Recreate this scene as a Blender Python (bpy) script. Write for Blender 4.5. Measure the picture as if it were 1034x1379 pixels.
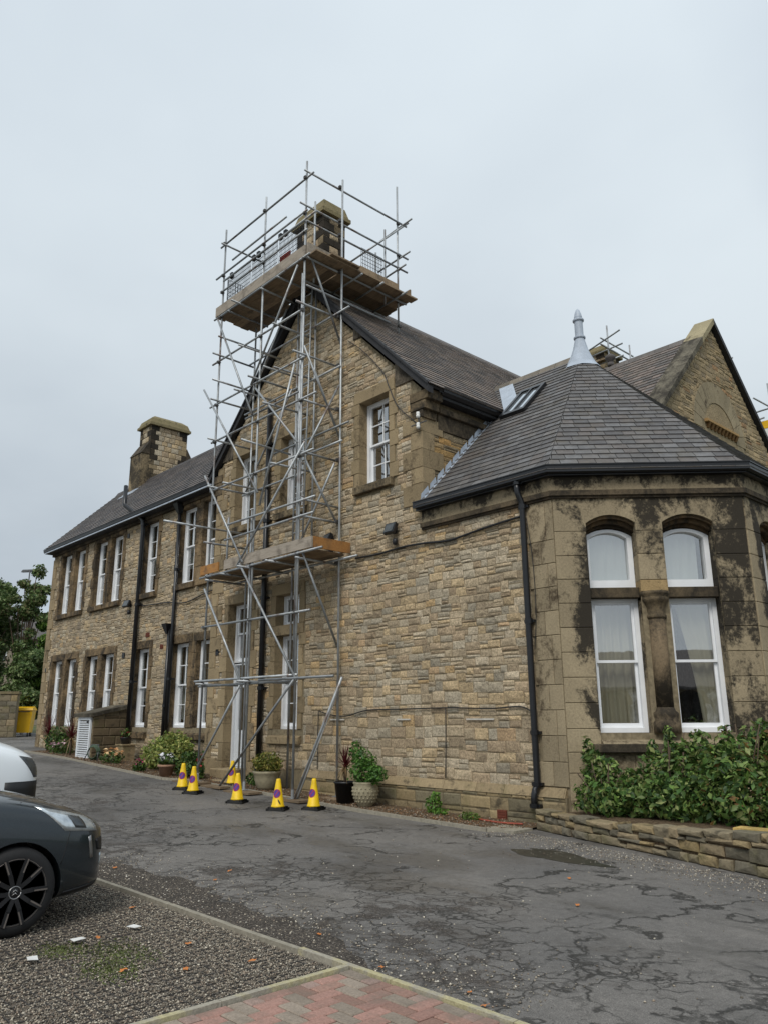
import bpy, bmesh, math, random
import numpy as np
from mathutils import Vector, Matrix
from mathutils.bvhtree import BVHTree

for o in list(bpy.data.objects): bpy.data.objects.remove(o)
RAD = math.radians
rng = random.Random(7)
nrs = np.random.RandomState(11)
scene = bpy.context.scene
COL = scene.collection

# ------------------------------------------------------------------ camera
CAM = Vector((0.0, -10.0, 1.6))
PITCH, YAW, ROLL = RAD(14.84), RAD(-47.209), RAD(-0.3287)
FPX = 1043.75
_fw = Vector((math.sin(YAW)*math.cos(PITCH), math.cos(YAW)*math.cos(PITCH), math.sin(PITCH)))
_r = Vector((math.cos(YAW), -math.sin(YAW), 0)); _u = _r.cross(_fw)
_r2 = _r*math.cos(ROLL)+_u*math.sin(ROLL); _u2 = -_r*math.sin(ROLL)+_u*math.cos(ROLL)
cam_d = bpy.data.cameras.new('camera'); cam = bpy.data.objects.new('camera', cam_d); COL.objects.link(cam)
mw = Matrix((( _r2.x,_u2.x,-_fw.x,CAM.x),(_r2.y,_u2.y,-_fw.y,CAM.y),(_r2.z,_u2.z,-_fw.z,CAM.z),(0,0,0,1)))
cam.matrix_world = mw
cam_d.sensor_fit = 'VERTICAL'; cam_d.sensor_height = 24.0
cam_d.lens = 24.0*FPX/1379.0
cam_d.clip_start = 0.05; cam_d.clip_end = 3000
scene.camera = cam

# ------------------------------------------------------------------ world: overcast cloud over a Nishita sky
SUN_EL, SUN_AZ = RAD(48), RAD(150)      # azimuth: clockwise from +Y
world = bpy.data.worlds.new('World'); scene.world = world; world.use_nodes = True
wn = world.node_tree; wn.nodes.clear()
def wnode(t, **k):
    n = wn.nodes.new(t)
    for a, b in k.items(): setattr(n, a, b)
    return n
w_out = wnode('ShaderNodeOutputWorld'); w_bg = wnode('ShaderNodeBackground'); w_bg.inputs[1].default_value = 0.12
w_sky = wnode('ShaderNodeTexSky', sky_type='NISHITA'); w_sky.sun_disc = False
w_sky.sun_elevation = SUN_EL; w_sky.sun_rotation = SUN_AZ; w_sky.air_density = 1.0; w_sky.dust_density = 1.5
w_tc = wnode('ShaderNodeTexCoord'); w_sep = wnode('ShaderNodeSeparateXYZ')
wn.links.new(w_tc.outputs['Generated'], w_sep.inputs[0])
def wmath(op, a, b=None):
    n = wnode('ShaderNodeMath', operation=op)
    for i, v in enumerate((a, b)):
        if v is None: continue
        if isinstance(v, (int, float)): n.inputs[i].default_value = v
        else: wn.links.new(v, n.inputs[i])
    return n.outputs[0]
zc = wmath('ADD', wmath('MAXIMUM', w_sep.outputs[2], 0.0), 0.22)
px = wmath('DIVIDE', w_sep.outputs[0], zc); py = wmath('DIVIDE', w_sep.outputs[1], zc)
w_cmb = wnode('ShaderNodeCombineXYZ'); wn.links.new(px, w_cmb.inputs[0]); wn.links.new(py, w_cmb.inputs[1]); w_cmb.inputs[2].default_value = 3.7
def wnoise(scale, detail, rough):
    n = wnode('ShaderNodeTexNoise'); n.inputs['Scale'].default_value = scale; n.inputs['Detail'].default_value = detail
    n.inputs['Roughness'].default_value = rough; wn.links.new(w_cmb.outputs[0], n.inputs['Vector']); return n.outputs[0]
n1 = wnoise(0.9, 5, 0.5)
r1 = wnode('ShaderNodeValToRGB'); wn.links.new(n1, r1.inputs[0])
r1.color_ramp.elements[0].position = 0.30; r1.color_ramp.elements[0].color = (0.77, 0.79, 0.82, 1)
r1.color_ramp.elements[1].position = 0.72; r1.color_ramp.elements[1].color = (1.06, 1.06, 1.05, 1)
grad = wmath('ADD', wmath('MULTIPLY', wmath('MAXIMUM', w_sep.outputs[2], 0.0), 0.36), 0.86)
w_col = wnode('ShaderNodeMix', data_type='RGBA', blend_type='MULTIPLY'); w_col.inputs[0].default_value = 1
wn.links.new(r1.outputs[0], w_col.inputs[6])
w_col.inputs[7].default_value = (4.12, 4.56, 4.92, 1)
w_col2 = wnode('ShaderNodeMix', data_type='RGBA', blend_type='MULTIPLY'); w_col2.inputs[0].default_value = 1
wn.links.new(w_col.outputs[2], w_col2.inputs[6]); wn.links.new(grad, w_col2.inputs[7])
n2 = wnoise(0.55, 3, 0.45)
r2 = wnode('ShaderNodeValToRGB'); wn.links.new(n2, r2.inputs[0])
r2.color_ramp.elements[0].position = 0.30; r2.color_ramp.elements[0].color = (0.45,)*3+(1,)
r2.color_ramp.elements[1].position = 0.46; r2.color_ramp.elements[1].color = (1, 1, 1, 1)
w_mix = wnode('ShaderNodeMix', data_type='RGBA')
wn.links.new(r2.outputs[0], w_mix.inputs[0]); wn.links.new(w_sky.outputs[0], w_mix.inputs[6]); wn.links.new(w_col2.outputs[2], w_mix.inputs[7])
wn.links.new(w_mix.outputs[2], w_bg.inputs[0]); wn.links.new(w_bg.outputs[0], w_out.inputs[0])

sun_d = bpy.data.lights.new('sun', 'SUN'); sun_d.energy = 1.5; sun_d.angle = RAD(25); sun_d.color = (1.0, 0.955, 0.89)
sun = bpy.data.objects.new('sun', sun_d); COL.objects.link(sun)
_sd = Vector((math.sin(SUN_AZ)*math.cos(SUN_EL), math.cos(SUN_AZ)*math.cos(SUN_EL), math.sin(SUN_EL)))
sun.rotation_euler = _sd.to_track_quat('Z', 'Y').to_euler(); sun.location = _sd*60

vs = scene.view_settings
vs.view_transform = 'Standard'; vs.look = 'None'; vs.exposure = 0.42; vs.gamma = 1.0; vs.use_curve_mapping = False
scene.render.resolution_x = 767; scene.render.resolution_y = 1024
try: scene.render.engine = 'CYCLES'
except Exception: pass

# ------------------------------------------------------------------ helpers: colour, materials
def lin(r, g, b):
    f = lambda c: (c/255/12.92) if c/255 <= .04045 else ((c/255+.055)/1.055)**2.4
    return (f(r), f(g), f(b))

class MT:
    def __init__(s, name, rough=.85, metal=0.0, spec=.5):
        s.m = bpy.data.materials.new(name); s.m.use_nodes = True; s.nt = s.m.node_tree; s.nt.nodes.clear()
        s.out = s.n('ShaderNodeOutputMaterial'); s.b = s.n('ShaderNodeBsdfPrincipled')
        s.nt.links.new(s.b.outputs[0], s.out.inputs[0])
        s.b.inputs['Roughness'].default_value = rough; s.b.inputs['Metallic'].default_value = metal
        s.b.inputs['Specular IOR Level'].default_value = spec
        s._pos = None
    def n(s, t, **k):
        x = s.nt.nodes.new(t)
        for a, b in k.items(): setattr(x, a, b)
        return x
    def put(s, v, sock):
        if isinstance(v, bpy.types.NodeSocket): s.nt.links.new(v, sock)
        elif isinstance(v, (tuple, list)): sock.default_value = tuple(v)+((1,) if len(v) == 3 and len(sock.default_value) == 4 else ())
        else: sock.default_value = v
    def pos(s):
        if s._pos is None: s._pos = s.n('ShaderNodeNewGeometry').outputs['Position']
        return s._pos
    def obj(s): return s.n('ShaderNodeTexCoord').outputs['Object']
    def scale(s, v, k):
        x = s.n('ShaderNodeMapping'); s.nt.links.new(v, x.inputs[0]); x.inputs[3].default_value = k; return x.outputs[0]
    def noise(s, scale, detail=4, rough=.55, vec=None, dist=0):
        x = s.n('ShaderNodeTexNoise'); x.inputs['Scale'].default_value = scale; x.inputs['Detail'].default_value = detail
        x.inputs['Roughness'].default_value = rough; x.inputs['Distortion'].default_value = dist
        s.nt.links.new(vec if vec is not None else s.pos(), x.inputs['Vector']); return x.outputs[0]
    def voro(s, scale, feature='F1', vec=None, rnd=1.0):
        x = s.n('ShaderNodeTexVoronoi', feature=feature); x.inputs['Scale'].default_value = scale
        x.inputs['Randomness'].default_value = rnd
        s.nt.links.new(vec if vec is not None else s.pos(), x.inputs['Vector']); return x
    def ramp(s, fac, stops, interp='LINEAR'):
        x = s.n('ShaderNodeValToRGB'); s.nt.links.new(fac, x.inputs[0]); cr = x.color_ramp; cr.interpolation = interp
        while len(cr.elements) < len(stops): cr.elements.new(0.5)
        for e, (p, c) in zip(cr.elements, stops):
            e.position = p; e.color = (c, c, c, 1) if isinstance(c, (int, float)) else tuple(c)+(1,)
        return x.outputs[0]
    def mix(s, fac, a, b, mode='MIX'):
        x = s.n('ShaderNodeMix', data_type='RGBA', blend_type=mode)
        s.put(fac, x.inputs[0]); s.put(a, x.inputs[6]); s.put(b, x.inputs[7]); return x.outputs[2]
    def math(s, op, a, b=0.0, c=None):
        x = s.n('ShaderNodeMath', operation=op); s.put(a, x.inputs[0]); s.put(b, x.inputs[1])
        if c is not None: s.put(c, x.inputs[2])
        return x.outputs[0]
    def tint(s): return s.n('ShaderNodeAttribute', attribute_name='tint').outputs['Color']
    def rand(s): return s.n('ShaderNodeObjectInfo').outputs['Random']
    def bump(s, h, strength=.4, dist=.01):
        x = s.n('ShaderNodeBump'); x.inputs['Strength'].default_value = strength; x.inputs['Distance'].default_value = dist
        s.nt.links.new(h, x.inputs['Height']); s.nt.links.new(x.outputs[0], s.b.inputs['Normal']); return s
    def color(s, v): s.put(v, s.b.inputs['Base Color']); return s
    def rough(s, v): s.put(v, s.b.inputs['Roughness']); return s
M = {}
def simple(key, col, rough=.6, metal=0, spec=.5, vary=.12, scale=8, bump=0, bscale=40):
    t = MT(key, rough, metal, spec)
    nz = t.noise(scale, 4)
    f = t.ramp(nz, [(.25, 1-vary), (.75, 1+vary)])
    t.color(t.mix(1.0, col, f, 'MULTIPLY'))
    if bump: t.bump(t.noise(bscale, 4), bump, .01)
    M[key] = t.m; return t

# rubble sandstone: tint of each stone x grain, pits and a little weathering
t = MT('rubble_stone', .92, spec=.25)
g1 = t.ramp(t.noise(30, 6, .72), [(.28, .50), (.72, 1.56)]); g2 = t.ramp(t.noise(1.6, 4), [(.3, .80), (.7, 1.14)])
c = t.mix(1, t.mix(1, t.tint(), g1, 'MULTIPLY'), g2, 'MULTIPLY')
pit = t.ramp(t.noise(62, 4, .75), [(.33, .25), (.46, 1.0)])
c = t.mix(1, c, pit, 'MULTIPLY')
lich = t.ramp(t.noise(6.5, 5, .6), [(.60, 0.0), (.74, .45)])
c = t.mix(lich, c, lin(112, 106, 88))
t.color(c); t.bump(t.noise(26, 8, .78), .9, .034); M['rubble'] = t.m
# wing rubble: a little more soot in it
def dressed(key, soot_lo, soot_hi, sootcol=lin(38, 34, 30)):
    t = MT(key, .9, spec=.25)
    g1 = t.ramp(t.noise(34, 7, .72), [(.25, .66), (.75, 1.26)])
    c = t.mix(1, t.tint(), g1, 'MULTIPLY'); c = t.mix(1, c, t.ramp(t.noise(1.3, 4, .6), [(.3, .82), (.7, 1.12)]), 'MULTIPLY')
    pv = t.scale(t.pos(), (1.15, 1.15, .75))
    big = t.noise(1.5, 8, .66, pv, .8); fine = t.noise(15, 8, .78)
    s = t.math('ADD', t.math('MULTIPLY', big, .62), t.math('MULTIPLY', fine, .38))
    s = t.math('ADD', s, t.n('ShaderNodeAttribute', attribute_name='tint').outputs['Alpha'])
    k = t.ramp(s, [(soot_lo, 0.0), (soot_hi, .93)])
    c = t.mix(k, c, sootcol)
    t.color(c); t.bump(t.noise(45, 5, .7), .5, .012); M[key] = t.m
dressed('dressed', .52, .62, lin(70, 59, 46))
dressed('dressed_soot', .478, .56, lin(38, 35, 31))
dressed('dressed_dark', .40, .56, lin(46, 42, 36))
t = MT('mortar', .95, spec=.2); t.color(t.mix(1, lin(134, 122, 99), t.ramp(t.noise(14, 4), [(.3, .6), (.7, 1.2)]), 'MULTIPLY')); t.bump(t.noise(60, 4), .5, .01); M['mortar'] = t.m
t = MT('mossy_stone', .92, spec=.25)
c = t.mix(1, t.tint(), t.ramp(t.noise(26, 5, .65), [(.25, .72), (.75, 1.22)]), 'MULTIPLY')
c = t.mix(t.ramp(t.noise(3.0, 5, .6), [(.52, 0.0), (.70, .6)]), c, lin(98, 95, 62))
c = t.mix(t.ramp(t.noise(5.3, 4, .6, t.scale(t.pos(), (1, 1, 1.4))), [(.56, 0.0), (.70, .7)]), c, lin(52, 48, 42))
t.color(c); t.bump(t.noise(40, 5, .7), .6, .015); M['mossy'] = t.m
# slates
t = MT('slate', .58, spec=.45)
c = t.mix(1, t.tint(), t.ramp(t.noise(9, 5, .6), [(.3, .78), (.7, 1.2)]), 'MULTIPLY')
c = t.mix(t.ramp(t.noise(2.0, 7, .7), [(.52, 0), (.72, .6)]), c, lin(96, 88, 72)); c = t.mix(t.ramp(t.noise(30, 4, .7), [(.62, 0), (.70, .5)]), c, lin(128, 128, 110))
t.color(c); t.rough(t.ramp(t.noise(5, 4), [(.3, .5), (.7, .75)])); t.bump(t.noise(24, 5, .6, t.scale(t.pos(), (1, 1, 3))), .3, .008); M['slate'] = t.m
t = MT('roof_underlay', .9); t.color(lin(40, 38, 36)); M['underlay'] = t.m
simple('lead', lin(168, 178, 190), .5, .0, .5, .16, 6, .15, 30)
simple('black_paint', lin(24, 25, 28), .32, 0, .5, .2, 6, .1, 25)
simple('barge', lin(44, 44, 46), .7, 0, .4, .3, 5, .3, 20)
simple('white_paint', lin(232, 234, 236), .42, 0, .5, .07, 4)
simple('door_white', lin(218, 222, 226), .4, 0, .5, .05, 4)
simple('plaster', lin(120, 112, 100), .9, vary=.06)
simple('rust_brick', lin(104, 52, 36), .9, vary=.3, scale=20, bump=.5)
# glass: dark-bodied pane, Fresnel reflection over what stands behind
t = MT('glass'); nt = t.nt
tr = t.n('ShaderNodeBsdfTransparent'); tr.inputs[0].default_value = (.93, .96, .95, 1)
gl = t.n('ShaderNodeBsdfGlossy'); gl.inputs['Roughness'].default_value = .015
bp = t.n('ShaderNodeBump'); bp.inputs['Strength'].default_value = .05; bp.inputs['Distance'].default_value = .01
nt.links.new(t.noise(2.2, 2), bp.inputs['Height']); nt.links.new(bp.outputs[0], gl.inputs['Normal'])
lw = t.n('ShaderNodeLayerWeight'); lw.inputs[0].default_value = .5      # Schlick-like Fresnel, the same from both sides of the pane
rf = t.math('ADD', t.math('MULTIPLY', t.math('POWER', lw.outputs['Facing'], 4.0), .50), .50)
mx = t.n('ShaderNodeMixShader'); nt.links.new(rf, mx.inputs[0]); nt.links.new(tr.outputs[0], mx.inputs[1]); nt.links.new(gl.outputs[0], mx.inputs[2])
nt.links.new(mx.outputs[0], t.out.inputs[0]); M['glass'] = t.m
def cloth(key, col, trans=.35):
    t = MT(key, .95, spec=.1); nt = t.nt
    t.color(col); ts = t.n('ShaderNodeBsdfTranslucent'); ts.inputs[0].default_value = tuple(col)+(1,)
    mx = t.n('ShaderNodeMixShader'); mx.inputs[0].default_value = trans
    nt.links.new(t.b.outputs[0], mx.inputs[1]); nt.links.new(ts.outputs[0], mx.inputs[2]); nt.links.new(mx.outputs[0], t.out.inputs[0]); M[key] = t.m
cloth('net_curtain', lin(240, 242, 236), .25); cloth('cream_curtain', lin(222, 214, 190), .15); cloth('blind', lin(186, 192, 188), .15)
# scaffold
t = MT('galvanised', .5, .5)
c = t.mix(t.ramp(t.noise(3.2, 5, .65), [(.35, 0), (.65, 1)]), lin(150, 154, 156), lin(186, 190, 192))
c = t.mix(t.ramp(t.noise(4.3, 4, .6, t.scale(t.pos(), (1, 1, .35))), [(.56, 0), (.68, .75)]), c, lin(118, 92, 76))
c = t.mix(1, c, t.ramp(t.rand(), [(0, .62), (1, 1.08)]), 'MULTIPLY'); t.color(c); t.rough(t.ramp(t.noise(7, 4), [(.3, .4), (.7, .65)])); M['tube'] = t.m
simple('dark_tube', lin(96, 98, 100), .5, .6, vary=.2)
simple('fitting', lin(92, 90, 88), .6, .5, vary=.3)
def wood(key, a, b):
    t = MT(key, .85, spec=.25)
    gr = t.noise(3.0, 6, .6, t.scale(t.pos(), (1.0, 9.0, 14.0)), .4)
    c = t.mix(t.ramp(gr, [(.3, 0), (.7, 1)]), a, b)
    c = t.mix(1, c, t.ramp(t.rand(), [(0, .55), (1, 1.15)]), 'MULTIPLY')
    c = t.mix(t.ramp(t.noise(4, 5, .6), [(.5, 0), (.7, .6)]), c, lin(78, 70, 62)); t.color(c); t.bump(gr, .2, .006); M[key] = t.m
wood('board', lin(122, 104, 84), lin(160, 140, 114)); wood('toe_grey', lin(140, 130, 118), lin(170, 160, 146)); wood('ply', lin(190, 132, 74), lin(214, 160, 98))
simple('wire', lin(44, 46, 50), .6, .3)
simple('red_tape', lin(170, 60, 40), .6, vary=.2)
# ground
t = MT('tarmac', .8, spec=.4)
P = t.pos(); sep = t.n('ShaderNodeSeparateXYZ'); t.nt.links.new(P, sep.inputs[0])
base = t.mix(t.ramp(t.noise(.45, 4, .55), [(.32, 0), (.68, 1)]), lin(92, 90, 88), lin(114, 110, 105))
base = t.mix(1, base, t.ramp(t.noise(120, 4, .8), [(.30, .32), (.70, 1.75)]), 'MULTIPLY')
base = t.mix(1, base, t.ramp(t.noise(16, 5, .65), [(.3, .82), (.7, 1.16)]), 'MULTIPLY')
wv = t.n('ShaderNodeVectorMath', operation='ADD')
nzv = t.n('ShaderNodeTexNoise'); nzv.inputs['Scale'].default_value = 3.4; nzv.inputs['Detail'].default_value = 7; t.nt.links.new(P, nzv.inputs['Vector'])
sc = t.n('ShaderNodeVectorMath', operation='SCALE'); sc.inputs['Scale'].default_value = .62; t.nt.links.new(nzv.outputs['Color'], sc.inputs[0])
t.nt.links.new(P, wv.inputs[0]); t.nt.links.new(sc.outputs[0], wv.inputs[1])
e1 = t.voro(1.15, 'DISTANCE_TO_EDGE', wv.outputs[0]).outputs['Distance']; e2 = t.voro(3.6, 'DISTANCE_TO_EDGE', wv.outputs[0]).outputs['Distance']
# areas that have broken up: along the parking edge and in a few patches
near = t.n('ShaderNodeMapRange'); t.nt.links.new(sep.outputs[1], near.inputs[0])
near.inputs[1].default_value = -3.2; near.inputs[2].default_value = -6.2; near.inputs[3].default_value = 0; near.inputs[4].default_value = .30
leftw = t.n('ShaderNodeMapRange'); t.nt.links.new(sep.outputs[0], leftw.inputs[0])
leftw.inputs[1].default_value = -9.0; leftw.inputs[2].default_value = -14; leftw.inputs[3].default_value = 0; leftw.inputs[4].default_value = .10
xm = t.n('ShaderNodeMapRange'); t.nt.links.new(sep.outputs[0], xm.inputs[0]); xm.inputs[1].default_value = -2.0; xm.inputs[2].default_value = -5.0; xm.inputs[3].default_value = .55; xm.inputs[4].default_value = 1
wear = t.math('ADD', t.math('ADD', t.noise(.55, 5, .6), t.math('MULTIPLY', near.outputs[0], xm.outputs[0])), leftw.outputs[0])
m1 = t.ramp(wear, [(.53, 0), (.61, 1)]); m2 = t.ramp(wear, [(.61, 0), (.69, 1)])
w1 = t.ramp(t.math('ADD', e1, t.math('MULTIPLY', t.noise(9, 4), .05)), [(.026, 1), (.048, 0)])
w2 = t.ramp(t.math('ADD', e2, t.math('MULTIPLY', t.noise(12, 4), .07)), [(.040, 1), (.085, 0)])
crack = t.math('MAXIMUM', t.math('MULTIPLY', w1, m1), t.math('MULTIPLY', w2, m2))
long_ = t.ramp(t.math('ABSOLUTE', t.math('SUBTRACT', t.noise(.42, 8, .6), .5)), [(.0035, 1), (.010, 0)])
crack = t.math('MAXIMUM', crack, t.math('MULTIPLY', long_, t.ramp(t.noise(.8, 4), [(.46, 0), (.54, 1)])))
loose = t.math('MULTIPLY', t.ramp(t.noise(2.6, 6, .7), [(.50, 0), (.57, 1)]), t.ramp(wear, [(.66, 0), (.76, 1)]))
col = t.mix(t.math('MULTIPLY', crack, .88), base, lin(36, 34, 30))
col = t.mix(t.math('MULTIPLY', loose, .8), col, t.mix(t.ramp(t.noise(70, 2, .8), [(.56, 0), (.68, 1)]), lin(52, 46, 41), lin(138, 128, 118)))
streak = t.ramp(t.noise(1.4, 6, .7, t.scale(P, (1.0, 2.6, 1))), [(.60, 0), (.67, 1)])
col = t.mix(t.math('MULTIPLY', streak, .55), col, lin(44, 42, 40))
spk = t.voro(42, 'F1'); sp = t.math('MULTIPLY', t.ramp(spk.outputs['Distance'], [(.10, 1), (.16, 0)]), t.ramp(t.noise(3, 4), [(.5, 0), (.66, 1)]))
col = t.mix(sp, col, lin(170, 162, 150))
damp = t.ramp(t.noise(.5, 6, .62, t.scale(P, (.8, 1.5, 1))), [(.50, 0), (.60, 1)])
col = t.mix(t.math('MULTIPLY', damp, .28), col, lin(52, 51, 51))
t.color(col); t.rough(t.mix(damp, t.ramp(t.noise(.8, 4), [(.35, .66), (.65, .88)]), (.42, .42, .42)))
hgt = t.math('SUBTRACT', t.math('ADD', t.math('MULTIPLY', t.noise(150, 2, .6), .25), t.math('MULTIPLY', t.noise(20, 4), .18)), t.math('MULTIPLY', t.math('MAXIMUM', crack, loose), .9))
t.bump(hgt, .8, .012); M['tarmac'] = t.m
t = MT('soil', .95, spec=.2)
c = t.mix(t.ramp(t.noise(26, 5, .7), [(.35, 0), (.65, 1)]), lin(66, 54, 42), lin(118, 100, 78)); t.color(c); t.bump(t.noise(50, 5, .7), 1, .02); M['soil'] = t.m
t = MT('gravel_base', .95, spec=.2)
c = t.mix(t.ramp(t.noise(40, 4, .7), [(.35, 0), (.65, 1)]), lin(84, 77, 69), lin(142, 131, 118)); t.color(c); t.bump(t.noise(60, 4, .7), 1, .02); M['gravel'] = t.m
t = MT('pebble', .8, spec=.35); t.color(t.mix(1, t.tint(), t.ramp(t.noise(90, 3), [(.3, .8), (.7, 1.2)]), 'MULTIPLY')); M['pebble'] = t.m
t = MT('far_ground', .95, spec=.2); t.color(t.mix(t.ramp(t.noise(.3, 5), [(.35, 0), (.65, 1)]), lin(70, 84, 48), lin(96, 92, 70))); M['far_ground'] = t.m
t = MT('paver', .88, spec=.3)
rr = t.mix(1, t.tint(), t.ramp(t.rand(), [(0, .8), (1, 1.15)]), 'MULTIPLY'); rr = t.mix(1, rr, t.ramp(t.noise(60, 4, .7), [(.3, .75), (.7, 1.2)]), 'MULTIPLY')
rr = t.mix(t.ramp(t.noise(5, 6, .65), [(.46, 0), (.66, .65)]), rr, lin(112, 103, 92)); t.color(rr); t.bump(t.noise(90, 4), .4, .006); M['paver'] = t.m
t = MT('edging', .9, spec=.25)
c = t.mix(t.ramp(t.noise(2.4, 5, .65), [(.50, 0), (.60, 1)]), lin(158, 152, 138), lin(176, 168, 132)); c = t.mix(1, c, t.ramp(t.noise(50, 4), [(.3, .75), (.7, 1.15)]), 'MULTIPLY'); t.color(c); t.bump(t.noise(60, 4), .4, .006); M['edge_yellow'] = t.m
simple('edge_grey', lin(146, 140, 126), .9, 0, .25, .25, 20, .5, 60)
simple('strip_grey', lin(188, 184, 174), .7, vary=.15)
t = MT('tarmac_patch', .9, spec=.3); c = t.mix(t.ramp(t.noise(48, 5, .75), [(.50, 0), (.66, 1)]), lin(62, 57, 52), lin(140, 130, 118)); c = t.mix(1, c, t.ramp(t.noise(3, 5), [(.3, .75), (.7, 1.2)]), 'MULTIPLY'); t.color(c); t.bump(t.noise(90, 4, .8), .9, .015); M['tarmac_patch'] = t.m
simple('wet', lin(46, 46, 40), .42, 0, .5, .45, 7)
# plants
def leafmat(key, trans=.25, gloss=.5):
    t = MT(key, gloss, spec=.35); nt = t.nt; t.color(t.tint())
    ts = t.n('ShaderNodeBsdfTranslucent'); nt.links.new(t.tint(), ts.inputs[0])
    mx = t.n('ShaderNodeMixShader'); mx.inputs[0].default_value = trans
    nt.links.new(t.b.outputs[0], mx.inputs[1]); nt.links.new(ts.outputs[0], mx.inputs[2]); nt.links.new(mx.outputs[0], t.out.inputs[0]); M[key] = t.m
leafmat('leaf')
simple('bark', lin(84, 70, 56), .95, vary=.3, scale=14, bump=.8)
simple('terracotta', lin(150, 118, 96), .9, vary=.25, scale=12, bump=.3)
simple('stoneware', lin(150, 142, 118), .9, vary=.22, scale=14, bump=.4)
simple('black_plastic', lin(26, 27, 30), .45, vary=.2)
simple('yellow_plastic', lin(232, 192, 10), .5, vary=.22, scale=9, bump=.15, bscale=60)
simple('bin_yellow', lin(226, 176, 4), .45, vary=.08, scale=3)
simple('rib', lin(58, 55, 52), .85, vary=.3)
simple('cone_base', lin(38, 38, 38), .85, vary=.25, bump=.3)
simple('sign_blue', lin(74, 54, 140), .5, vary=.1); simple('sign_red', lin(150, 42, 84), .5, vary=.1)
simple('white_plastic', lin(226, 226, 222), .5, vary=.05)
simple('orange_leaf', lin(186, 116, 58), .8, vary=.25, scale=40)
simple('house_wall', lin(126, 116, 102), .9, vary=.12); simple('house_roof', lin(84, 80, 78), .8, vary=.15)
# vehicles
t = MT('car_paint', .28, .45); t.color(t.mix(t.ramp(t.noise(260, 1), [(.4, 0), (.6, 1)]), lin(32, 40, 45), lin(44, 52, 57)))
t.b.inputs['Coat Weight'].default_value = .8; t.b.inputs['Coat Roughness'].default_value = .06; M['car_paint'] = t.m
t = MT('van_paint', .3); t.color(lin(232, 238, 242)); t.b.inputs['Coat Weight'].default_value = .6; t.b.inputs['Coat Roughness'].default_value = .08; M['van_paint'] = t.m
simple('tyre', lin(28, 28, 29), .8, vary=.2, scale=20); simple('dark_trim', lin(22, 23, 25), .5, vary=.15)
simple('alloy_dark', lin(46, 46, 48), .45, .5, vary=.2); simple('alloy_edge', lin(126, 118, 112), .5, .6, vary=.2)
simple('chrome', lin(200, 202, 204), .18, 1.0, vary=.05); simple('lamp_lens', lin(196, 204, 208), .12, .55, vary=.25, scale=22); simple('lamp_dark', lin(88, 92, 94), .2, .4, vary=.3)
t = MT('sky_glass', .06, .85); t.color(lin(206, 214, 220)); M['sky_glass'] = t.m
simple('car_glass', lin(14, 17, 19), .06, 0, .8, .05)
simple('badge_grey', lin(150, 150, 150), .3, .8)

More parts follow.
